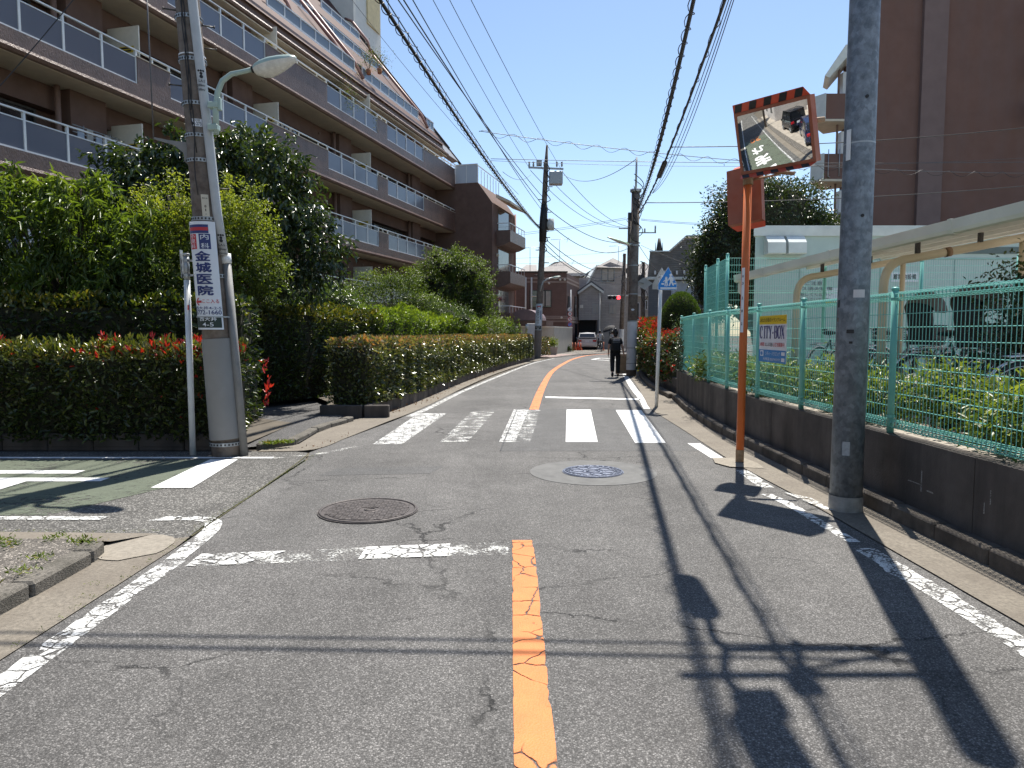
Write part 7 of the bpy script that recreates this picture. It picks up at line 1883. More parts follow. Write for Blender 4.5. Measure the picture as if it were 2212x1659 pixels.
HW, HH, RAD = 0.414, 0.302, 5.2
def mp(u, v, d=0.0): return MC + MR*u + MU*v + MN*d
m = MB(); n = 28; v = []; f = []
for j in range(n+1):
    for i in range(n+1):
        u, w = lerp(-HW, HW, i/n), lerp(-HH, HH, j/n)
        v.append(mp(u, w, 0.05 - (RAD-math.sqrt(RAD*RAD-u*u-w*w))))
for j in range(n):
    for i in range(n): f.append((j*(n+1)+i, j*(n+1)+i+1, (j+1)*(n+1)+i+1, (j+1)*(n+1)+i))
m.add(v, f, 0, True)
tm = NT('convex mirror'); MIRROR = tm.end(tm.pbr((0.86,0.88,0.88), 0.015, 1.0, None, 0.5))
m.build('mirror_face', MIRROR, cm)
def mframe(mp, HW, HH, owner, striped=True, tag_=''):
    m = MB(); e = 0.035; dp = 0.07
    for (a, b_, c, d) in ((-HW-e,HW+e,HH,HH+e),(-HW-e,HW+e,-HH-e,-HH),(-HW-e,-HW,-HH,HH),(HW,HW+e,-HH,HH)):
        q = [mp(a,c,-dp), mp(b_,c,-dp), mp(b_,d,-dp), mp(a,d,-dp)]; m.extrude(q, (mp(0,0,1)-mp(0,0,0))*(dp+0.03))
    fr = m.build('frame', ORB, owner)
    m = MB(); m.extrude([mp(-HW,-HH,-dp), mp(HW,-HH,-dp), mp(HW,HH,-dp), mp(-HW,HH,-dp)], (mp(0,0,1)-mp(0,0,0))*0.01); m.build('back_panel', ORB, owner)
    nvec = (mp(0,0,1)-mp(0,0,0))
    for sgn in (1, -1):
        v0 = sgn*(HH+e); k = 0.0
        hood = lambda u, s: mp(u, v0 + (0.085 if sgn > 0 else -0.035)*s, 0.02+(0.07 if sgn > 0 else 0.09)*s)
        m = MB(); m.extrude([hood(-HW-e+0.0,0), hood(HW+e,0), hood(HW+e-0.03,1), hood(-HW-e+0.04,1)], nvec*0.008+(mp(0,1,0)-mp(0,0,0))*0.004*sgn); ho = m.build('hood', ORS, owner)
        if striped:
            for i in range(5):
                u0 = -HW-0.02+i*0.178
                m = MB(); w_ = 0.085
                m.extrude([hood(u0,0.04)+nvec*0.0095, hood(u0+w_,0.04)+nvec*0.0095, hood(u0+w_+0.06,0.96)+nvec*0.0095, hood(u0+0.06,0.96)+nvec*0.0095], nvec*0.002); m.build('stripe', BLACK, ho)
mframe(mp, HW, HH, cm)
m = MB(); m.tube([mp(0,0,-0.07), mp(0,0,-0.2), wm(3.62)+Vector((0.0,0,0.1))], 0.022, 8); m.tube([mp(-HW-0.02,-HH-0.05,-0.03), wm(3.5)], 0.03, 8); m.tube([wm(3.42), wm(3.42)+Vector((0.5,-0.1,-0.06))], 0.022, 8); m.tube([wm(3.30), wm(3.36)+Vector((0.34,-0.06,0.0))], 0.014, 6); m.build('bracket', RUST, cm)
m = MB(); c0 = at(1768,262,7.8); m.tube([c0-Vector((0.12,0,0.0)), c0+Vector((0.06,0,0.02))], 0.03, 10); m.build('side_pin', RUST, cm)
# second mirror, seen from behind
NC = at(1612, 424, 8.62)
NN = Vector((0.62, 0.75, -0.12)).normalized(); NR = Vector((NN.y, -NN.x, 0)).normalized(); NU = NR.cross(NN)
if NU.z < 0: NU = -NU
NR, NU = (NR*math.cos(R(6))+NU*math.sin(R(6))), (NU*math.cos(R(6))-NR*math.sin(R(6)))
def np_(u, v, d=0.0): return NC + NR*u + NU*v + NN*d
mframe(np_, 0.17, 0.30, cm, False)
m = MB(); m.quad(np_(-0.17,-0.30,0.02), np_(0.17,-0.30,0.02), np_(0.17,0.30,0.02), np_(-0.17,0.30,0.02)); m.build('mirror_face', MIRROR, cm)
m = MB(); m.tube([np_(0,0,-0.07), wm(3.1)], 0.022, 8); m.build('bracket', RUST, cm)

# ------------------------------------------------------------------ bicycles
CHROME = M('bright steel', (0.55,0.56,0.57), 0.25, 0.05, 20, 0, 10, 0.9)
def bicycle(label, paintm, loc, rot, basket=True, child=False, group='parked bicycles', basket_m=None):
    t = thing('bicycle', (0,0,0), label, 'bicycle', group)
    rw_, fw_ = Vector((0,-0.52,0.33)), Vector((0,0.53,0.33))
    for c in (fw_, rw_):
        m = MB(); m.torus(c, (1,0,0), 0.31, 0.021, 28, 8); w = m.build('wheel', BLACK, t)
        m = MB(); m.torus(c, (1,0,0), 0.288, 0.010, 28, 6); m.build('rim', CHROME, w)
        m = MB(); m.tube([c-Vector((0.05,0,0)), c+Vector((0.05,0,0))], 0.022, 8)
        for k in range(14):
            a = 2*math.pi*k/14; m.tube([c+Vector((0.02*(-1)**k,0,0)), c+Vector((0,0.285*math.cos(a),0.285*math.sin(a)))], 0.0022, 3, 0, False)
        o = m.build('spokes', CHROME, w); o['kind'] = 'stuff'
        m = MB(); pts = [c+Vector((0,0.345*math.cos(a),0.345*math.sin(a))) for a in [0.15*math.pi+k*0.85*math.pi/10 for k in range(11)]]; m.tube(pts, 0.017, 5); m.build('mudguard', CHROME if not child else BLACK, t)
    m = MB(); bb, hd, st2 = Vector((0,-0.08,0.29)), Vector((0,0.33,0.80)), Vector((0,-0.22,0.78))
    for a, c, r in ((bb, Vector((0,0.36,0.66)), 0.022), (bb, st2, 0.018), (rw_+Vector((0.05,0,0)), bb, 0.011), (rw_-Vector((0.05,0,0)), bb, 0.011), (rw_+Vector((0.05,0,0)), st2, 0.009), (rw_-Vector((0.05,0,0)), st2, 0.009), (Vector((0,0.37,0.62)), hd+Vector((0,-0.01,0.05)), 0.023)): m.tube([a, c], r, 8)
    m.tube(bezier(Vector((0,0.36,0.68)), Vector((0,0.2,0.52)), Vector((0,0.0,0.46)), Vector((0,-0.16,0.60)), 8), 0.018, 8); m.build('frame', paintm, t)
    m = MB(); m.tube([Vector((0.05,0.37,0.64)), fw_+Vector((0.05,0,0))], 0.012, 6); m.tube([Vector((-0.05,0.37,0.64)), fw_-Vector((0.05,0,0))], 0.012, 6); m.tube([Vector((-0.05,0.37,0.64)), Vector((0.05,0.37,0.64))], 0.012, 6); m.build('fork', CHROME, t)
    hb = MB(); hb.tube([hd, Vector((0,0.30,0.98))], 0.014, 8)
    hb.tube(bezier((0.28,0.05,0.97),(0.30,0.2,1.03),(0.12,0.33,1.0),(0,0.30,0.98),8) + bezier((0,0.30,0.98),(-0.12,0.33,1.0),(-0.30,0.2,1.03),(-0.28,0.05,0.97),8)[1:], 0.011, 8); hbo = hb.build('handlebar', CHROME, t)
    for s in (-1,1): m = MB(); m.tube([(0.28*s,0.05,0.97),(0.27*s,-0.06,0.965)], 0.017, 8); m.build('grip', BLACK, hbo)
    m = MB(); m.tube([st2, Vector((0,-0.24,0.88))], 0.013, 8); m.build('seat_post', CHROME, t)
    m = MB(); m.ball((0,-0.26,0.91), 0.13, 12, 8, 0, 0.8, 1.0, 0.32); m.ball((0,-0.12,0.91), 0.07, 10, 6, 0, 0.5, 1.3, 0.4); m.build('saddle', BLACK, t)
    m = MB(); m.disc(bb+Vector((0.04,0,0)), (1,0,0), 0.085, 0.01, 18); m.tube([bb+Vector((0.05,0,0)), bb+Vector((0.07,0.1,-0.13))], 0.010, 6); m.tube([bb-Vector((0.05,0,0)), bb+Vector((-0.07,-0.1,0.13))], 0.010, 6); m.obox(bb+Vector((0.12,0.1,-0.13)), (0.045,0,0), (0,0.035,0), (0,0,0.012)); m.obox(bb+Vector((-0.12,-0.1,0.13)), (0.045,0,0), (0,0.035,0), (0,0,0.012)); m.build('crank', BLACK, t)
    m = MB(); m.tube([(0.04,-0.52,0.36),(0.12,-0.62,0.02)], 0.010, 6); m.tube([(-0.04,-0.52,0.36),(-0.12,-0.62,0.02)], 0.010, 6); m.tube([(-0.12,-0.62,0.015),(0.12,-0.62,0.015)], 0.010, 6); m.build('stand', CHROME, t)
    m = MB(); m.tube([(0.06,-0.2,0.74),(0.06,-0.68,0.70),(-0.06,-0.68,0.70),(-0.06,-0.2,0.74)], 0.008, 5)
    for k in range(4): m.tube([(-0.06,-0.3-0.1*k,0.73),(0.06,-0.3-0.1*k,0.73)], 0.006, 4)
    m.build('carrier', CHROME, t)
    if basket:
        m = MB(); bm_ = basket_m or DSTEEL
        def ring(z, k, dy): return [Vector((sx*0.15*k, 0.50+dy+sy*0.12*k, z)) for sx, sy in ((-1,-1),(1,-1),(1,1),(-1,1),(-1,-1))]
        for i in range(7): m.tube(ring(0.76+0.04*i, 0.8+0.055*i, 0.015*i), 0.004, 4, 0, False)
        for k in range(9):
            for s in (-1, 1):
                a = -1+2*k/8; m.tube([Vector((a*0.12, 0.5+s*0.096, 0.76)), Vector((a*0.17, 0.59+s*0.135, 1.0))], 0.003, 4, 0, False); m.tube([Vector((s*0.12, 0.5+a*0.096, 0.76)), Vector((s*0.17, 0.59+a*0.135, 1.0))], 0.003, 4, 0, False)
        m.add([(-0.12,0.40,0.76),(0.12,0.40,0.76),(0.12,0.60,0.76),(-0.12,0.60,0.76)], [(0,1,2,3)])
        m.build('basket', bm_, t)
    if child:
        m = MB(); m.obox((0,-0.52,0.80), (0.17,0,0), (0,0.17,0), (0,0,0.05), 0, 0.02); m.obox((0,-0.68,1.05), (0.17,0,0), (0,0.04,0.0), (0,-0.05,0.28), 0, 0.02); m.obox((0.16,-0.52,0.92), (0.02,0,0), (0,0.16,0), (0,0,0.10), 0, 0.01); m.obox((-0.16,-0.52,0.92), (0.02,0,0), (0,0.16,0), (0,0,0.10), 0, 0.01); cs = m.build('child_seat', BLACK, t)
        m = MB(); n = 14; v = []; f = []
        for i in range(9):
            a = math.pi*(0.05+0.80*i/8)
            for j in range(n):
                b_ = math.pi*j/(n-1); v.append((0.21*math.cos(b_), -0.58+0.30*math.cos(a)*(0.4+0.6*math.sin(b_)), 1.18+0.30*math.sin(a)*max(0.0, math.sin(b_))**0.6))
        for i in range(8):
            for j in range(n-1): f.append((i*n+j, i*n+j+1, (i+1)*n+j+1, (i+1)*n+j))
        m.add(v, f, 0, True); m.build('rain_hood', M('beige black hood', (0.10,0.09,0.08), 0.7, 0.2, 6), cs)
    t.location = loc; t.rotation_euler = (0,0,rot); ORG[t] = Vector(loc)
    return t
BIKE_D = M('dark bicycle paint', (0.03,0.035,0.04), 0.35, 0.1)
bicycle('dark bicycle with a black child seat and rain hood under the shelter', BIKE_D, (6.15, 10.0, LOTZ), R(-62), True, True)
bicycle('dark bicycle with a wide wire basket next to the child seat bicycle', BIKE_D, (5.95, 9.0, LOTZ), R(-75), True)
bicycle('black bicycle with a child seat at the near end of the shelter', BIKE_D, (5.75, 8.2, LOTZ), R(-70), True, True)
bicycle('wine red bicycle beside the glossy evergreen tree', M('wine bicycle paint', (0.10,0.02,0.025), 0.35, 0.1), (5.65, 7.3, LOTZ), R(-82), True)
bicycle('green bicycle leaning behind the near cream post', M('green bicycle paint', (0.02,0.10,0.08), 0.35, 0.1), (5.6, 8.65, LOTZ), R(-115), True)
bicycle('black bicycle behind the advert board and fence', BIKE_D, (6.0, 13.1, LOTZ), R(-60), True)
bicycle('grey bicycle with a high basket between the two cream posts', M('grey bicycle paint', (0.15,0.155,0.16), 0.35, 0.1), (6.0, 11.2, LOTZ), R(-66), True)
bicycle('dark bicycle just right of the far cream post', BIKE_D, (5.95, 12.1, LOTZ), R(-64), True)
bicycle('dark bicycle half hidden by azaleas near the right edge', BIKE_D, (5.1, 6.3, LOTZ), R(-95), True)

# ------------------------------------------------------------------ cars
def car(label, paintm, loc, rot, body, cab, wheel_y, wr=0.31, plate_col=SIGNW, tail='side', name='parked_car'):
    """body: stations (y, z bottom, z belt, half width); cab: (y, z belt, z roof, half belt, half roof); +y is the nose"""
    t = thing(name, (0,0,0), label, 'car', 'parked cars')
    m = MB(); v = []; k = 8
    for y, zb, zt, w in body:
        sec = [(-w*0.88,zb),(-w*0.98,zb+0.08),(-w,zb+0.30),(-w*0.985,zt-0.10),(-w*0.93,zt)]
        sec = sec + [(-x,z) for x, z in sec[::-1]]; k = len(sec); v += [(x,y,z) for x, z in sec]
    f = [(i*k+j, i*k+(j+1)%k, (i+1)*k+(j+1)%k, (i+1)*k+j) for i in range(len(body)-1) for j in range(k)]
    f += [tuple(range(k-1,-1,-1)), tuple((len(body)-1)*k+j for j in range(k))]
    m.add(v, f, 0, False); bo = m.build('body', paintm, t)
    m = MB(); g = MB()
    for (y0,b0,r0,wb0,wr0), (y1,b1,r1,wb1,wr1) in zip(cab, cab[1:]):
        for s in (-1,1):
            g.add([(s*wb0,y0,b0),(s*wb1,y1,b1),(s*wr1,y1,r1),(s*wr0,y0,r0)], [(0,1,2,3)])
        if abs(r0-r1) > 0.2: g.add([(-wr0,y0,r0),(wr0,y0,r0),(wr1,y1,r1),(-wr1,y1,r1)], [(0,1,2,3)])
        else: m.add([(-wr0,y0,r0),(wr0,y0,r0),(wr1,y1,r1),(-wr1,y1,r1),(0,(y0+y1)/2,max(r0,r1)+0.03)], [(0,1,4),(1,2,4),(2,3,4),(3,0,4)])
    y0,b0,r0,wb0,wr0 = cab[0]; g.add([(-wb0,y0,b0),(wb0,y0,b0),(wr0,y0,r0),(-wr0,y0,r0)], [(0,1,2,3)])
    y0,b0,r0,wb0,wr0 = cab[-1]; g.add([(-wb0,y0,b0),(wb0,y0,b0),(wr0,y0,r0),(-wr0,y0,r0)], [(3,2,1,0)])
    gl_ = g.build('windows', PANE, t); m.build('roof', paintm, t)
    m = MB()
    for (y0,b0,r0,wb0,wr0) in cab:
        for s in (-1,1): m.bar((s*(wb0+0.006),y0,b0-0.02),(s*(wr0+0.006),y0,r0+0.01), 0.075, 0.03)
    for c0 in (cab[0], cab[-1]): m.bar((-c0[4],c0[0],c0[2]+0.0),(c0[4],c0[0],c0[2]+0.0), 0.06, 0.05)
    for s in (-1,1):
        for c0, c1 in zip(cab, cab[1:]): m.bar((s*(c0[4]+0.004),c0[0],c0[2]),(s*(c1[4]+0.004),c1[0],c1[2]), 0.05, 0.05)
    m.build('pillars', paintm, t)
    w = max(b_[3] for b_ in body)
    for y in wheel_y:
        for s in (-1,1):
            m = MB(); m.tube([(s*(w-0.20),y,wr),(s*(w-0.03),y,wr),(s*(w+0.0),y,wr)], [wr,wr,wr-0.03], 24); wh = m.build('wheel', BLACK, t)
            m = MB(); m.disc((s*(w+0.005),y,wr), (1,0,0), wr*0.62, 0.02, 20); 
            for q in range(5): a = 2*math.pi*q/5; m.bar((s*(w+0.018),y,wr),(s*(w+0.018),y+math.cos(a)*wr*0.6,wr+math.sin(a)*wr*0.6), 0.05, 0.02, 0, (1,0,0))
            m.build('rim', STEEL, wh)
            m = MB(); m.tube([(s*(w-0.22),y,wr),(s*(w-0.0015),y,wr)], wr+0.05, 24); m.build('wheel_arch', BLACK, t)
    yr, zb, zt, w0 = body[0]
    TL = M('tail lamp red', (0.42,0.015,0.02), 0.2, 0.05, spec=0.7)
    for s in (-1,1):
        m = MB()
        if tail == 'side': m.obox((s*(w0-0.14),yr-0.01,zt-0.16), (0.15,0,0), (0,0.03,0), (0,0,0.09), 0, 0.02)
        else: m.obox((s*(w0-0.07),yr-0.01,zt-0.2), (0.06,0,0), (0,0.03,0), (0,0,0.18), 0, 0.02)
        m.build('tail_light', TL, t)
        m = MB(); yf = body[-1][0]; m.obox((s*(body[-1][3]-0.15),yf+0.0,body[-1][2]-0.12), (0.14,0,0), (0,0.03,0), (0,0,0.07), 0, 0.02); m.build('headlight', LENS, t)
        m = MB(); m.obox((s*(w+0.09),cab[-1][0]-0.35,cab[-1][1]+0.06), (0.09,0,0), (0,0.05,0), (0,0,0.07), 0, 0.02); m.build('door_mirror', paintm, t)
        m = MB(); m.bar((s*(w*0.992+0.004),cab[1][0]+0.3,zt-0.16),(s*(w*0.992+0.004),cab[1][0]+0.5,zt-0.16), 0.03, 0.03); m.build('door_handle', CHROME, t)
    m = MB(); m.obox((0,yr-0.02,zb+0.22), (w0*0.93,0,0), (0,0.05,0), (0,0,0.16), 0, 0.03); m.build('rear_bumper', paintm, t)
    m = MB(); m.obox((0,yr-0.035,zt-0.22), (0.165,0,0), (0,0.008,0), (0,0,0.083)); m.build('number_plate', plate_col, t)
    m = MB(); m.bar((-w0*0.6,yr-0.02,cab[0][1]+0.02),(w0*0.6,yr-0.02,cab[0][1]+0.02), 0.02, 0.03); m.build('rear_wiper', BLACK, t)
    t.location = loc; t.rotation_euler = (0,0,rot); ORG[t] = Vector(loc)
    return t
CARW = M('silver white car paint', (0.62,0.63,0.64), 0.22, 0.02, 3, spec=0.6); CARB = M('dark blue car paint', (0.012,0.018,0.055), 0.12, 0.05, 3, spec=0.8); CARK = M('black car paint', (0.012,0.012,0.014), 0.12, 0.05, 3, spec=0.8)
car('silver white estate car reversing out of the garage at the far junction', CARW, (6.80, 64.3, 0.025), R(-6), [(-2.15,0.30,0.95,0.78),(-2.0,0.24,1.0,0.88),(-1.2,0.22,0.98,0.91),(1.0,0.22,0.95,0.91),(1.9,0.24,0.88,0.86),(2.2,0.30,0.74,0.72)],
    [(-2.08,0.99,1.08,0.80,0.70),(-1.75,0.99,1.42,0.82,0.64),(-0.6,0.97,1.50,0.84,0.66),(0.5,0.96,1.46,0.84,0.66),(1.15,0.95,1.0,0.82,0.72)], (-1.35, 1.4), 0.33)
car('dark blue compact minivan parked on the lot beside the side street', CARB, (-7.7, 3.35, 0.118), R(103), [(-1.98,0.32,0.95,0.72),(-1.85,0.26,1.02,0.83),(-1.0,0.22,1.0,0.85),(1.0,0.22,0.95,0.85),(1.75,0.24,0.86,0.80),(2.02,0.30,0.70,0.66)],
    [(-1.93,1.0,1.10,0.76,0.68),(-1.7,1.0,1.45,0.78,0.60),(-0.5,0.99,1.55,0.79,0.62),(0.5,0.97,1.50,0.79,0.62),(1.35,0.94,1.0,0.78,0.70)], (-1.25, 1.28), 0.31)
car('black boxy mini van with a pale number plate on the lot beyond the minivan', CARK, (-12.4, 3.4, 0.118), R(88), [(-1.66,0.30,1.0,0.70),(-1.6,0.26,1.02,0.735),(-0.8,0.24,1.0,0.74),(0.9,0.24,0.98,0.74),(1.5,0.26,0.92,0.70),(1.68,0.32,0.75,0.64)],
    [(-1.64,1.0,1.72,0.70,0.64),(-0.6,1.0,1.78,0.71,0.65),(0.4,0.98,1.76,0.71,0.65),(1.15,0.96,1.05,0.70,0.66)], (-1.15, 1.15), 0.28)

# ------------------------------------------------------------------ what the mirror shows: lot and houses along the side street
def conifer(x, y, h, label):
    t = thing('conifer', (x,y,0.118), label, 'tree', 'conifers on the lot')
    m = MB(); m.tube([(x,y,0.1),(x,y,h*0.9)], [0.09,0.02], 8); m.build('trunk', BARK, t)
    n = 7000; z = RNG.random(n)**1.15; r = (0.14+0.80*np.sin(np.pi*np.clip((1-z)*0.85+0.05,0,1)))*h*0.20*(0.75+0.35*RNG.random(n)); a = RNG.random(n)*6.283; r = r*(1+0.25*np.sin(a*5+z*9))
    C = np.column_stack([x+np.cos(a)*r, y+np.sin(a)*r, 0.25+z*h]); A = np.column_stack([np.cos(a)*0.5, np.sin(a)*0.5, np.ones(n)])+rdir(n)*0.4
    leaf_mesh('crown', C, A, rdir(n), 0.22*RNG.uniform(0.6,1.3,n), 0.28, RNG.random(n), L_CONI, t)
conifer(-10.6, 0.9, 3.6, 'tall shaggy conifer behind the black mini van')
conifer(-8.2, 0.7, 4.2, 'broad shaggy conifer behind the dark blue minivan')
hm = thing('lot_house', (-10, -3, 0), 'pale house with dark louvred windows behind the parking lot', 'house')
m = MB(); m.box(-18.5,-4.6,-9,-1.2,0.1,6.2); m.build('wall', SIDC, hm)
m = MB(); m.box(-18.8,-4.3,-9.3,-0.7,6.2,6.5); m.build('roof', ROOFD, hm)
for x0, x1, z0_, z1_ in ((-16.5,-15,1.0,2.3),(-13,-11.5,3.6,4.9),(-9.2,-7.2,3.6,4.9),(-7.4,-5.6,0.9,2.4)):
    m = MB(); m.box(x0,x1,-1.2,-1.17,z0_,z1_); wq = m.build('window', PANE, hm)
    m = MB()
    for k in range(7): z = lerp(z0_,z1_,(k+0.5)/7); m.box(x0,x1,-1.16,-1.13,z-0.05,z+0.03)
    m.build('louvre', WPOST, wq)
gw = thing('low_garden_wall', (-12, -0.4, 0), 'low whitewashed garden wall behind the parked cars', 'wall')
for i in range(9):
    m = MB(); m.obox((-17.4+1.5*i, -0.35, 0.45), (0.744,0,0), (0,0.09,0), (0,0,0.36), 0, 0.015); m.build('wall_panel', M('white garden wall', (0.55,0.53,0.49), 0.8, 0.1, 3), gw)
hn = thing('street_house', (-27, 0, 0), 'grey stone faced house further down the side street', 'house')
m = MB(); m.box(-34,-19.5,-6,3.6,0.05,6.0); m.build('wall', SIDG, hn)
m = MB(); m.box(-34.3,-19.2,-6.3,3.9,6.0,6.3); m.build('roof', ROOFD, hn)
for x0 in (-23,-27.5,-31): 
    m = MB(); m.box(x0,x0+1.4,3.6,3.63,1.0,2.3); m.build('window', PANE, hn); m = MB(); m.box(x0,x0+1.4,3.6,3.63,3.7,4.9); m.build('window', PANE, hn)
ho_ = thing('end_house', (-44, 7, 0), 'cream house closing the end of the side street', 'house')
m = MB(); m.box(-55,-43,2,13,0,6.5); m.build('wall', SIDC, ho_)
m = MB(); m.box(-55.3,-42.7,1.7,13.3,6.5,6.8); m.build('roof', ROOFG, ho_)
for y0 in (4,8): m = MB(); m.box(-43,-42.97,y0,y0+1.6,3.6,5.0); m.build('window', PANE, ho_); m = MB(); m.box(-43,-42.97,y0,y0+1.6,0.9,2.2); m.build('window', PANE, ho_)
hedge('street_hedge', (-24, 9.9, 0), 'dark hedge continuing along the far part of the side street', [(-36, 10.0), (-14, 9.8)], 0.8, 0.1, 1.6, 4500, 0.16, L_DARK, W=0.5, sides='LTR')
pv = thing('street_pole', (-19.3, 5.2, 0), 'slim concrete pole standing at the lot edge of the side street', 'utility pole', 'utility poles')
m = MB(); m.tube([(-19.3,5.2,0),(-19.3,5.2,8)], [0.15,0.11], 12); m.build('pole_shaft', POLEC, pv)

# ------------------------------------------------------------------ people
def skinned(name, verts, edges, radii, root, mat, parent, sub=1):
    me = bpy.data.meshes.new(name); me.from_pydata([Vector(v) for v in verts], edges, [])
    ob = bpy.data.objects.new(name, me); S.collection.objects.link(ob)
    sk = ob.modifiers.new('skin', 'SKIN'); ss = ob.modifiers.new('sub', 'SUBSURF'); ss.levels = sub; ss.render_levels = sub
    for i, r in enumerate(radii):
        d = me.skin_vertices[0].data[i]; d.radius = (r, r) if not isinstance(r, tuple) else r; d.use_root = (i == root)
    bpy.context.view_layer.update()
    nm = bpy.data.meshes.new_from_object(ob.evaluated_get(bpy.context.evaluated_depsgraph_get()))
    bpy.data.objects.remove(ob); bpy.data.meshes.remove(me)
    nm.name = name; nm.materials.clear(); nm.materials.append(mat)
    for p in nm.polygons: p.use_smooth = True
    o = bpy.data.objects.new(name, nm); link(o, parent, ORG[parent]); return o
SKIN = M('skin', (0.50,0.30,0.22), 0.5, 0.05); HAIR = M('dark hair', (0.018,0.014,0.012), 0.4, 0.3, 30)
def person(loc, rot, label, J, shirt, trousers, shoe, hair_bun=False, hat=None, skinm=SKIN, sleeves=0.55, scale=1.0):
    """J: joint positions (x right, y forward, z up)"""
    t = thing('person', (0,0,0), label, 'person', 'people on the street')
    K = list(J); I = {k: i for i, k in enumerate(K)}; V = [Vector(J[k]) for k in K]
    rad = dict(pelvis=0.12, waist=0.10, chest=0.13, neck=0.05, head0=0.065, head1=0.088, head2=0.075, shl=0.06, shr=0.06, ell=0.042, elr=0.042, wrl=0.028, wrr=0.028, hal=0.032, har=0.032, hil=0.085, hir=0.085, knl=0.062, knr=0.062, anl=0.040, anr=0.040, tol=0.035, tor=0.035)
    E_ = [('pelvis','waist'),('waist','chest'),('chest','neck'),('neck','head0'),('head0','head1'),('head1','head2'),('chest','shl'),('chest','shr'),('shl','ell'),('shr','elr'),('ell','wrl'),('elr','wrr'),('wrl','hal'),('wrr','har'),('pelvis','hil'),('pelvis','hir'),('hil','knl'),('hir','knr'),('knl','anl'),('knr','anr'),('anl','tol'),('anr','tor')]
    verts = V[:]; edges = [(I[a], I[b_]) for a, b_ in E_]; rr = [rad[k] for k in K]
    for s, w, h in ((-1,'wrl','hal'),(1,'wrr','har')):
        hp_ = Vector(J[h]); d = (hp_-Vector(J[w])).normalized(); sd = Vector((0,1,0)) if abs(d.y) < 0.8 else Vector((1,0,0)); sd = (sd-d*sd.dot(d)).normalized()
        for q, (off, ln) in enumerate(((-0.9,0.075),(-0.3,0.09),(0.3,0.085),(0.9,0.065),(1.6,0.05))):
            base = hp_+sd*off*0.017+d*(0.02 if q < 4 else -0.03); verts.append(base+d*ln*0.5+sd*(0.01 if q == 4 else 0)); verts.append(base+d*ln+Vector((0,0.012,0))); i0 = len(verts)-2
            edges += [(I[h], i0), (i0, i0+1)]; rr += [0.0095, 0.008]
    skinned('body', verts, edges, rr, I['pelvis'], skinm, t, 1)
    up = lambda a, b_, f: Vector(J[a]).lerp(Vector(J[b_]), f)
    vs = [J['pelvis'], J['waist'], J['chest'], up('chest','neck',0.55), J['shl'], J['shr'], up('shl','ell',sleeves), up('shr','elr',sleeves), Vector(J['pelvis'])-Vector((0,0,0.09))]
    es = [(8,0),(0,1),(1,2),(2,3),(2,4),(2,5),(4,6),(5,7)]; rs_ = [0.145,0.135,0.155,0.075,0.082,0.082,0.066,0.066,0.15]
    if sleeves > 0.95:
        vs += [up('ell','wrl',0.9), up('elr','wrr',0.9)]; es += [(6,9),(7,10)]; rs_ += [0.048,0.048]
    skinned('shirt', vs, es, rs_, 0, shirt, t, 1)
    vs = [J['pelvis'], J['hil'], J['hir'], J['knl'], J['knr'], up('knl','anl',0.92), up('knr','anr',0.92)]
    skinned('trousers', vs, [(0,1),(0,2),(1,3),(2,4),(3,5),(4,6)], [0.138,0.108,0.108,0.084,0.084,0.072,0.072], 0, trousers, t, 1)
    for a, c in (('anl','tol'),('anr','tor')):
        d = (Vector(J[c])-Vector(J[a])); skinned('shoe', [Vector(J[a])-d*0.25, Vector(J[a])+d*0.4-Vector((0,0,0.0)), Vector(J[c])+d*0.25], [(0,1),(1,2)], [0.05,0.052,0.042], 0, shoe, t, 1)
    hc = Vector(J['head1']); m = MB(); m.ball(hc+Vector((0,-0.022,0.025)), 0.112, 14, 10, 0, 0.88, 1.0, 1.08)
    if hair_bun: m.ball(hc+Vector((0,-0.07,0.125)), 0.05, 10, 8); m.ball(hc+Vector((0,-0.06,-0.06)), 0.075, 10, 8)
    m.build('hair', hat or HAIR, t)
    m = MB()
    for s in (-1,1): m.ball(hc+Vector((0.034*s,0.083,0.005)), 0.011, 8, 6)
    m.build('eyes', BLACK, t)
    m = MB(); m.ball(hc+Vector((0,0.098,-0.02)), 0.016, 8, 6, 0, 0.8, 1.0, 1.3)
    for s in (-1,1): m.ball(hc+Vector((0.09*s,-0.005,-0.005)), 0.024, 8, 6, 0, 0.4, 0.8, 1.2)
    m.build('nose_and_ears', skinm, t)
    m = MB(); m.ball(hc+Vector((0,0.088,-0.055)), 0.02, 8, 6, 0, 1.2, 0.5, 0.35); m.build('mouth', M('lips', (0.40,0.14,0.12), 0.5), t)
    t.location = loc; t.rotation_euler = (0,0,rot); t.scale = (scale,)*3; ORG[t] = Vector(loc)
    return t
BLK = M('black cloth', (0.012,0.012,0.014), 0.85, 0.25, 8, 0.2, 60); BLK2 = M('charcoal cloth', (0.02,0.02,0.022), 0.8, 0.2, 8, 0.2, 60); WCL = M('pale cloth', (0.52,0.52,0.50), 0.85, 0.08, 8, 0.2, 60); DGR = M('dark grey cloth', (0.06,0.06,0.065), 0.85, 0.1, 8)
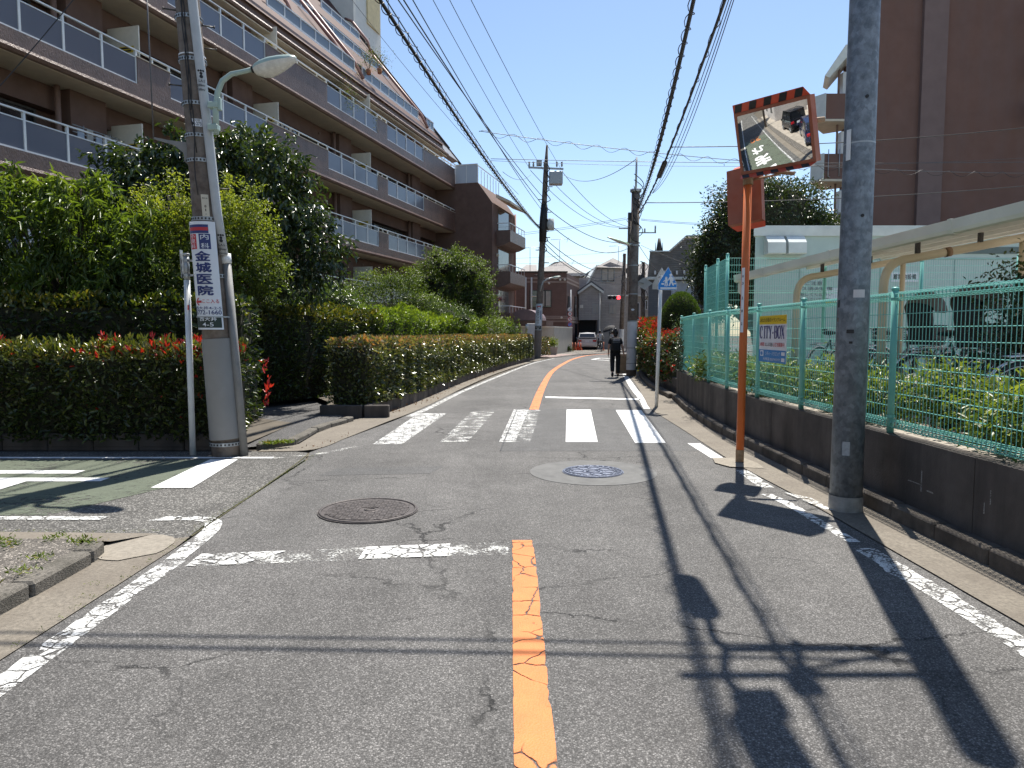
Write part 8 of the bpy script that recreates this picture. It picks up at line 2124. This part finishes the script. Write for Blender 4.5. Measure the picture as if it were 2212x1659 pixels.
walk = dict(pelvis=(0,0,0.90), waist=(0,0,1.04), chest=(0,0.02,1.24), neck=(0,0.04,1.39), head0=(0.0,0.055,1.45), head1=(0.0,0.065,1.52), head2=(0,0.06,1.57), shl=(-0.165,0.02,1.31), shr=(0.165,0.02,1.31), ell=(-0.225,-0.03,1.06), elr=(0.235,-0.04,1.06), wrl=(-0.235,0.05,0.84), wrr=(0.285,0.03,0.84), hal=(-0.235,0.075,0.77), har=(0.30,0.055,0.77),
            hil=(-0.09,0.0,0.86), hir=(0.09,0.0,0.86), knl=(-0.10,0.02,0.48), knr=(0.10,0.09,0.47), anl=(-0.10,-0.20,0.15), anr=(0.10,0.05,0.075), tol=(-0.10,-0.13,0.045), tor=(0.10,0.19,0.045))
W_LOC = (3.58, 24.6, 0.0)
person(W_LOC, R(-6), 'person in black with hair in a bun walking away past the utility pole', walk, BLK, BLK, BLACK, True, sleeves=0.75)
bk = thing('backpack', (3.58, 24.45, 1.0), 'black backpack with grey straps worn by the walking person', 'backpack')
m = MB(); m.obox((3.57,24.40,1.13), (0.155,0.0,0), (0,0.085,0), (0,0,0.235), 0, 0.06); m.build('main_pack', BLK2, bk)
m = MB(); m.obox((3.57,24.30,1.05), (0.12,0,0), (0,0.035,0), (0,0,0.13), 0, 0.025); m.build('front_pocket', BLK, bk)
m = MB()
for s in (-1,1): m.tube(bezier((3.58+0.09*s,24.46,1.34),(3.58+0.1*s,24.55,1.42),(3.6+0.12*s,24.72,1.36),(3.6+0.13*s,24.74,1.1),8), 0.022, 6)
m.build('straps', BLK2, bk)
m = MB()
for z in (1.22,1.27,1.32): m.bar((3.44,24.31,z),(3.70,24.31,z), 0.012, 0.014)
m.obox((3.57,24.312,1.30), (0.11,0,0), (0,0.004,0), (0,0,0.03)); m.build('webbing', M('grey webbing', (0.30,0.30,0.31), 0.7), bk)
ride = dict(pelvis=(0,-0.24,0.98), waist=(0,-0.20,1.12), chest=(0,-0.10,1.30), neck=(0,-0.03,1.44), head0=(0,0.0,1.50), head1=(0,0.02,1.56), head2=(0,0.02,1.61), shl=(-0.17,-0.09,1.36), shr=(0.17,-0.09,1.36), ell=(-0.30,0.0,1.14), elr=(0.30,0.0,1.14), wrl=(-0.28,0.02,1.0), wrr=(0.28,0.02,1.0), hal=(-0.27,0.0,0.985), har=(0.27,0.0,0.985),
            hil=(-0.09,-0.2,0.95), hir=(0.09,-0.2,0.95), knl=(-0.12,0.12,0.70), knr=(0.14,0.0,0.56), anl=(-0.12,-0.12,0.46), anr=(0.18,-0.05,0.10), tol=(-0.12,0.02,0.42), tor=(0.18,0.12,0.05))
bicycle('far bicycle ridden by the person in pale clothes at the junction', BIKE_D, (7.10, 57.5, 0.02), R(4), True, False, 'bicycles at the junction')
person((7.10, 57.5, 0.02), R(4), 'person in pale jacket riding a bicycle at the far junction', ride, WCL, DGR, BLACK, sleeves=1.0)
stand = dict(walk); stand.update(wrr=(0.22,0.18,1.12), elr=(0.24,-0.02,1.06), har=(0.20,0.22,1.17), anl=(-0.10,-0.05,0.075), tol=(-0.10,0.09,0.045), knl=(-0.10,0.0,0.47))
person((8.05, 57.0, 0.02), R(25), 'person holding a dark umbrella partly hidden behind the walking person', stand, WCL, DGR, BLACK, sleeves=1.0)
um = thing('umbrella', (7.85, 56.9, 1.2), 'dark open umbrella tilted to the left at the far junction', 'umbrella')
uc = Vector((7.72,56.85,1.85)); ud = Vector((-0.45,-0.25,0.86)).normalized(); _, u1, u2 = frame_of(ud)
m = MB(); n = 8; v = []; f = []
for i, (rr_, hh) in enumerate(((0.02,0.20),(0.25,0.16),(0.42,0.08),(0.55,-0.03))):
    for j in range(16):
        a = 2*math.pi*j/16; k = 1.0 if j % 2 == 0 else 0.965; v.append(uc+(u1*math.cos(a)+u2*math.sin(a))*rr_*k+ud*hh)
for i in range(3):
    for j in range(16): f.append((i*16+j, i*16+(j+1)%16, (i+1)*16+(j+1)%16, (i+1)*16+j))
f.append(tuple(range(16))); m.add(v, f, 0, False); m.build('canopy', BLK2, um)
m = MB(); m.tube([uc+ud*0.28, uc-ud*0.62], 0.010, 6); m.build('shaft', STEEL, um)
m = MB(); m.tube([uc-ud*0.62, uc-ud*0.74], 0.016, 6); m.build('handle', BLACK, um)

# ------------------------------------------------------------------ street furniture far away
def cone(x, Y, h, col, label):
    p = at(x, 754, Y); t = thing('traffic_cone', (p.x, Y, 0.02), label, 'traffic cone', 'traffic cones')
    m = MB(); m.tube([(p.x,Y,0.05),(p.x,Y,h)], [0.13,0.03], 14); m.build('cone_body', col, t)
    m = MB(); m.obox((p.x,Y,0.035), (0.18,0,0), (0,0.18,0), (0,0,0.018), 0, 0.006); m.build('base', col, t)
ORC = M('faded orange cone', (0.55,0.20,0.12), 0.6, 0.1); ORC2 = M('red orange cone', (0.62,0.10,0.05), 0.6, 0.1); BLC = M('blue cone', (0.04,0.13,0.32), 0.6, 0.1)
cone(1229, 60.2, 0.72, BLC, 'blue traffic cone at the foot of the round signs')
cone(1236.5, 60.4, 0.70, ORC, 'faded orange traffic cone next to the blue cone')
cone(1243, 60.5, 0.70, ORC, 'faded orange traffic cone in the middle of the row')
cone(1249, 60.6, 0.68, ORC2, 'bright red orange traffic cone near the white car')
cone(1254.5, 60.7, 0.68, ORC, 'faded orange traffic cone nearest to the white car')
dp = thing('delineator_post', (at(1304,754,60).x, 60, 0.02), 'thin orange flexible delineator post in front of the garage', 'post')
px = at(1304,754,60).x; m = MB(); m.tube([(px,60,0.06),(px,60,0.75)], 0.045, 10); m.build('post_shaft', ORC, dp); m = MB(); m.tube([(px,60,0.02),(px,60,0.06)], 0.12, 12); m.build('base', ORC, dp)
pt = thing('planter', (2.98, 50.3-1.6, 0.02), 'square concrete planter with a pale leafy plant before the beige wall', 'planter')
c0 = at(1194, 760, 48.6); m = MB(); m.add([(c0.x-0.24,48.36,0.03),(c0.x+0.24,48.36,0.03),(c0.x+0.24,48.84,0.03),(c0.x-0.24,48.84,0.03),(c0.x-0.32,48.28,0.55),(c0.x+0.32,48.28,0.55),(c0.x+0.32,48.92,0.55),(c0.x-0.32,48.92,0.55)], [(0,3,2,1),(4,5,6,7),(0,1,5,4),(1,2,6,5),(2,3,7,6),(3,0,4,7)]); m.build('pot', M('planter concrete', (0.42,0.38,0.33), 0.85, 0.1, 6), pt)
n = 900; C = RNG.normal(size=(n,3))*np.array([0.16,0.16,0.16])+np.array([c0.x,48.6,0.82]); leaf_mesh('foliage', C, rdir(n)+np.array([0,0,0.5]), rdir(n), 0.10*RNG.uniform(0.6,1.3,n), 0.35, 0.4+0.5*RNG.random(n), L_AZAL, pt)
bb_ = thing('low_bush', (4.35, 55.6, 0.02), 'low dark bush at the foot of the beige wall', 'bush')
c0 = at(1224, 755, 55.8); n = 1400; C = RNG.normal(size=(n,3))*np.array([0.22,0.16,0.10])+np.array([c0.x,55.8,0.26]); leaf_mesh('foliage', C, rdir(n)+np.array([0,0,0.5]), rdir(n), 0.09*RNG.uniform(0.6,1.3,n), 0.4, 0.6*RNG.random(n), L_DARK, bb_)
hb2 = thing('far_hedge', (2.3, 44.6, 0), 'short green hedge right behind the far utility pole', 'hedge')
n = 2200; C = RNG.random((n,3))*np.array([0.9,1.5,1.1])+np.array([1.45,43.7,0.15]); leaf_mesh('foliage', C, rdir(n)+np.array([0,0,0.4]), rdir(n), 0.10*RNG.uniform(0.6,1.3,n), 0.42, RNG.random(n), L_CLIP, hb2)
ub = thing('utility_box', (1.4, 44.0, 0), 'white metering box on the beige wall beside the far pole', 'box')
p = at(1150, 710, 46.6); m = MB(); m.obox((p.x,46.6,1.75), (0.36,0,0), (0,0.15,0), (0,0,0.38), 0, 0.02); m.build('case', WPOST, ub); m = MB(); m.obox((p.x,46.6,0.7), (0.30,0,0), (0,0.12,0), (0,0,0.68)); m.build('stand', WPOST, ub)
# clutter at the foot of the peeling pole
cr = thing('wooden_crate', (3.95, 25.75, 0), 'worn wooden crate standing at the foot of the peeling pole', 'crate')
for k in range(4):
    m = MB(); m.obox((4.0,25.55,0.14+0.17*k), (0.20,0,0), (0,0.012,0), (0,0,0.075)); m.build('plank', M('weathered wood', (0.33,0.24,0.15), 0.85, 0.2, 6), cr)
for s in (-1,1): m = MB(); m.obox((4.0+0.19*s,25.75,0.40), (0.02,0,0), (0,0.2,0), (0,0,0.36)); m.build('side_board', M('weathered wood', (0.33,0.24,0.15), 0.85, 0.2, 6), cr)
m = MB(); m.obox((4.0,25.95,0.40), (0.2,0,0), (0,0.012,0), (0,0,0.36)); m.build('back_board', M('weathered wood', (0.33,0.24,0.15), 0.85, 0.2, 6), cr)
bt = thing('blue_tarp', (5.0, 24.2, 0), 'crumpled blue tarp bundle lying under the red-tipped hedge', 'tarp')
m = MB(); m.ball((4.98,24.0,0.36), 0.34, 12, 8, 0, 0.7, 1.0, 0.9); m.ball((5.02,24.4,0.28), 0.28, 12, 8, 0, 0.8, 0.9, 0.8); m.build('tarp_bundle', M('blue tarp', (0.02,0.09,0.30), 0.45, 0.3, 5, 0.8, 8), bt)
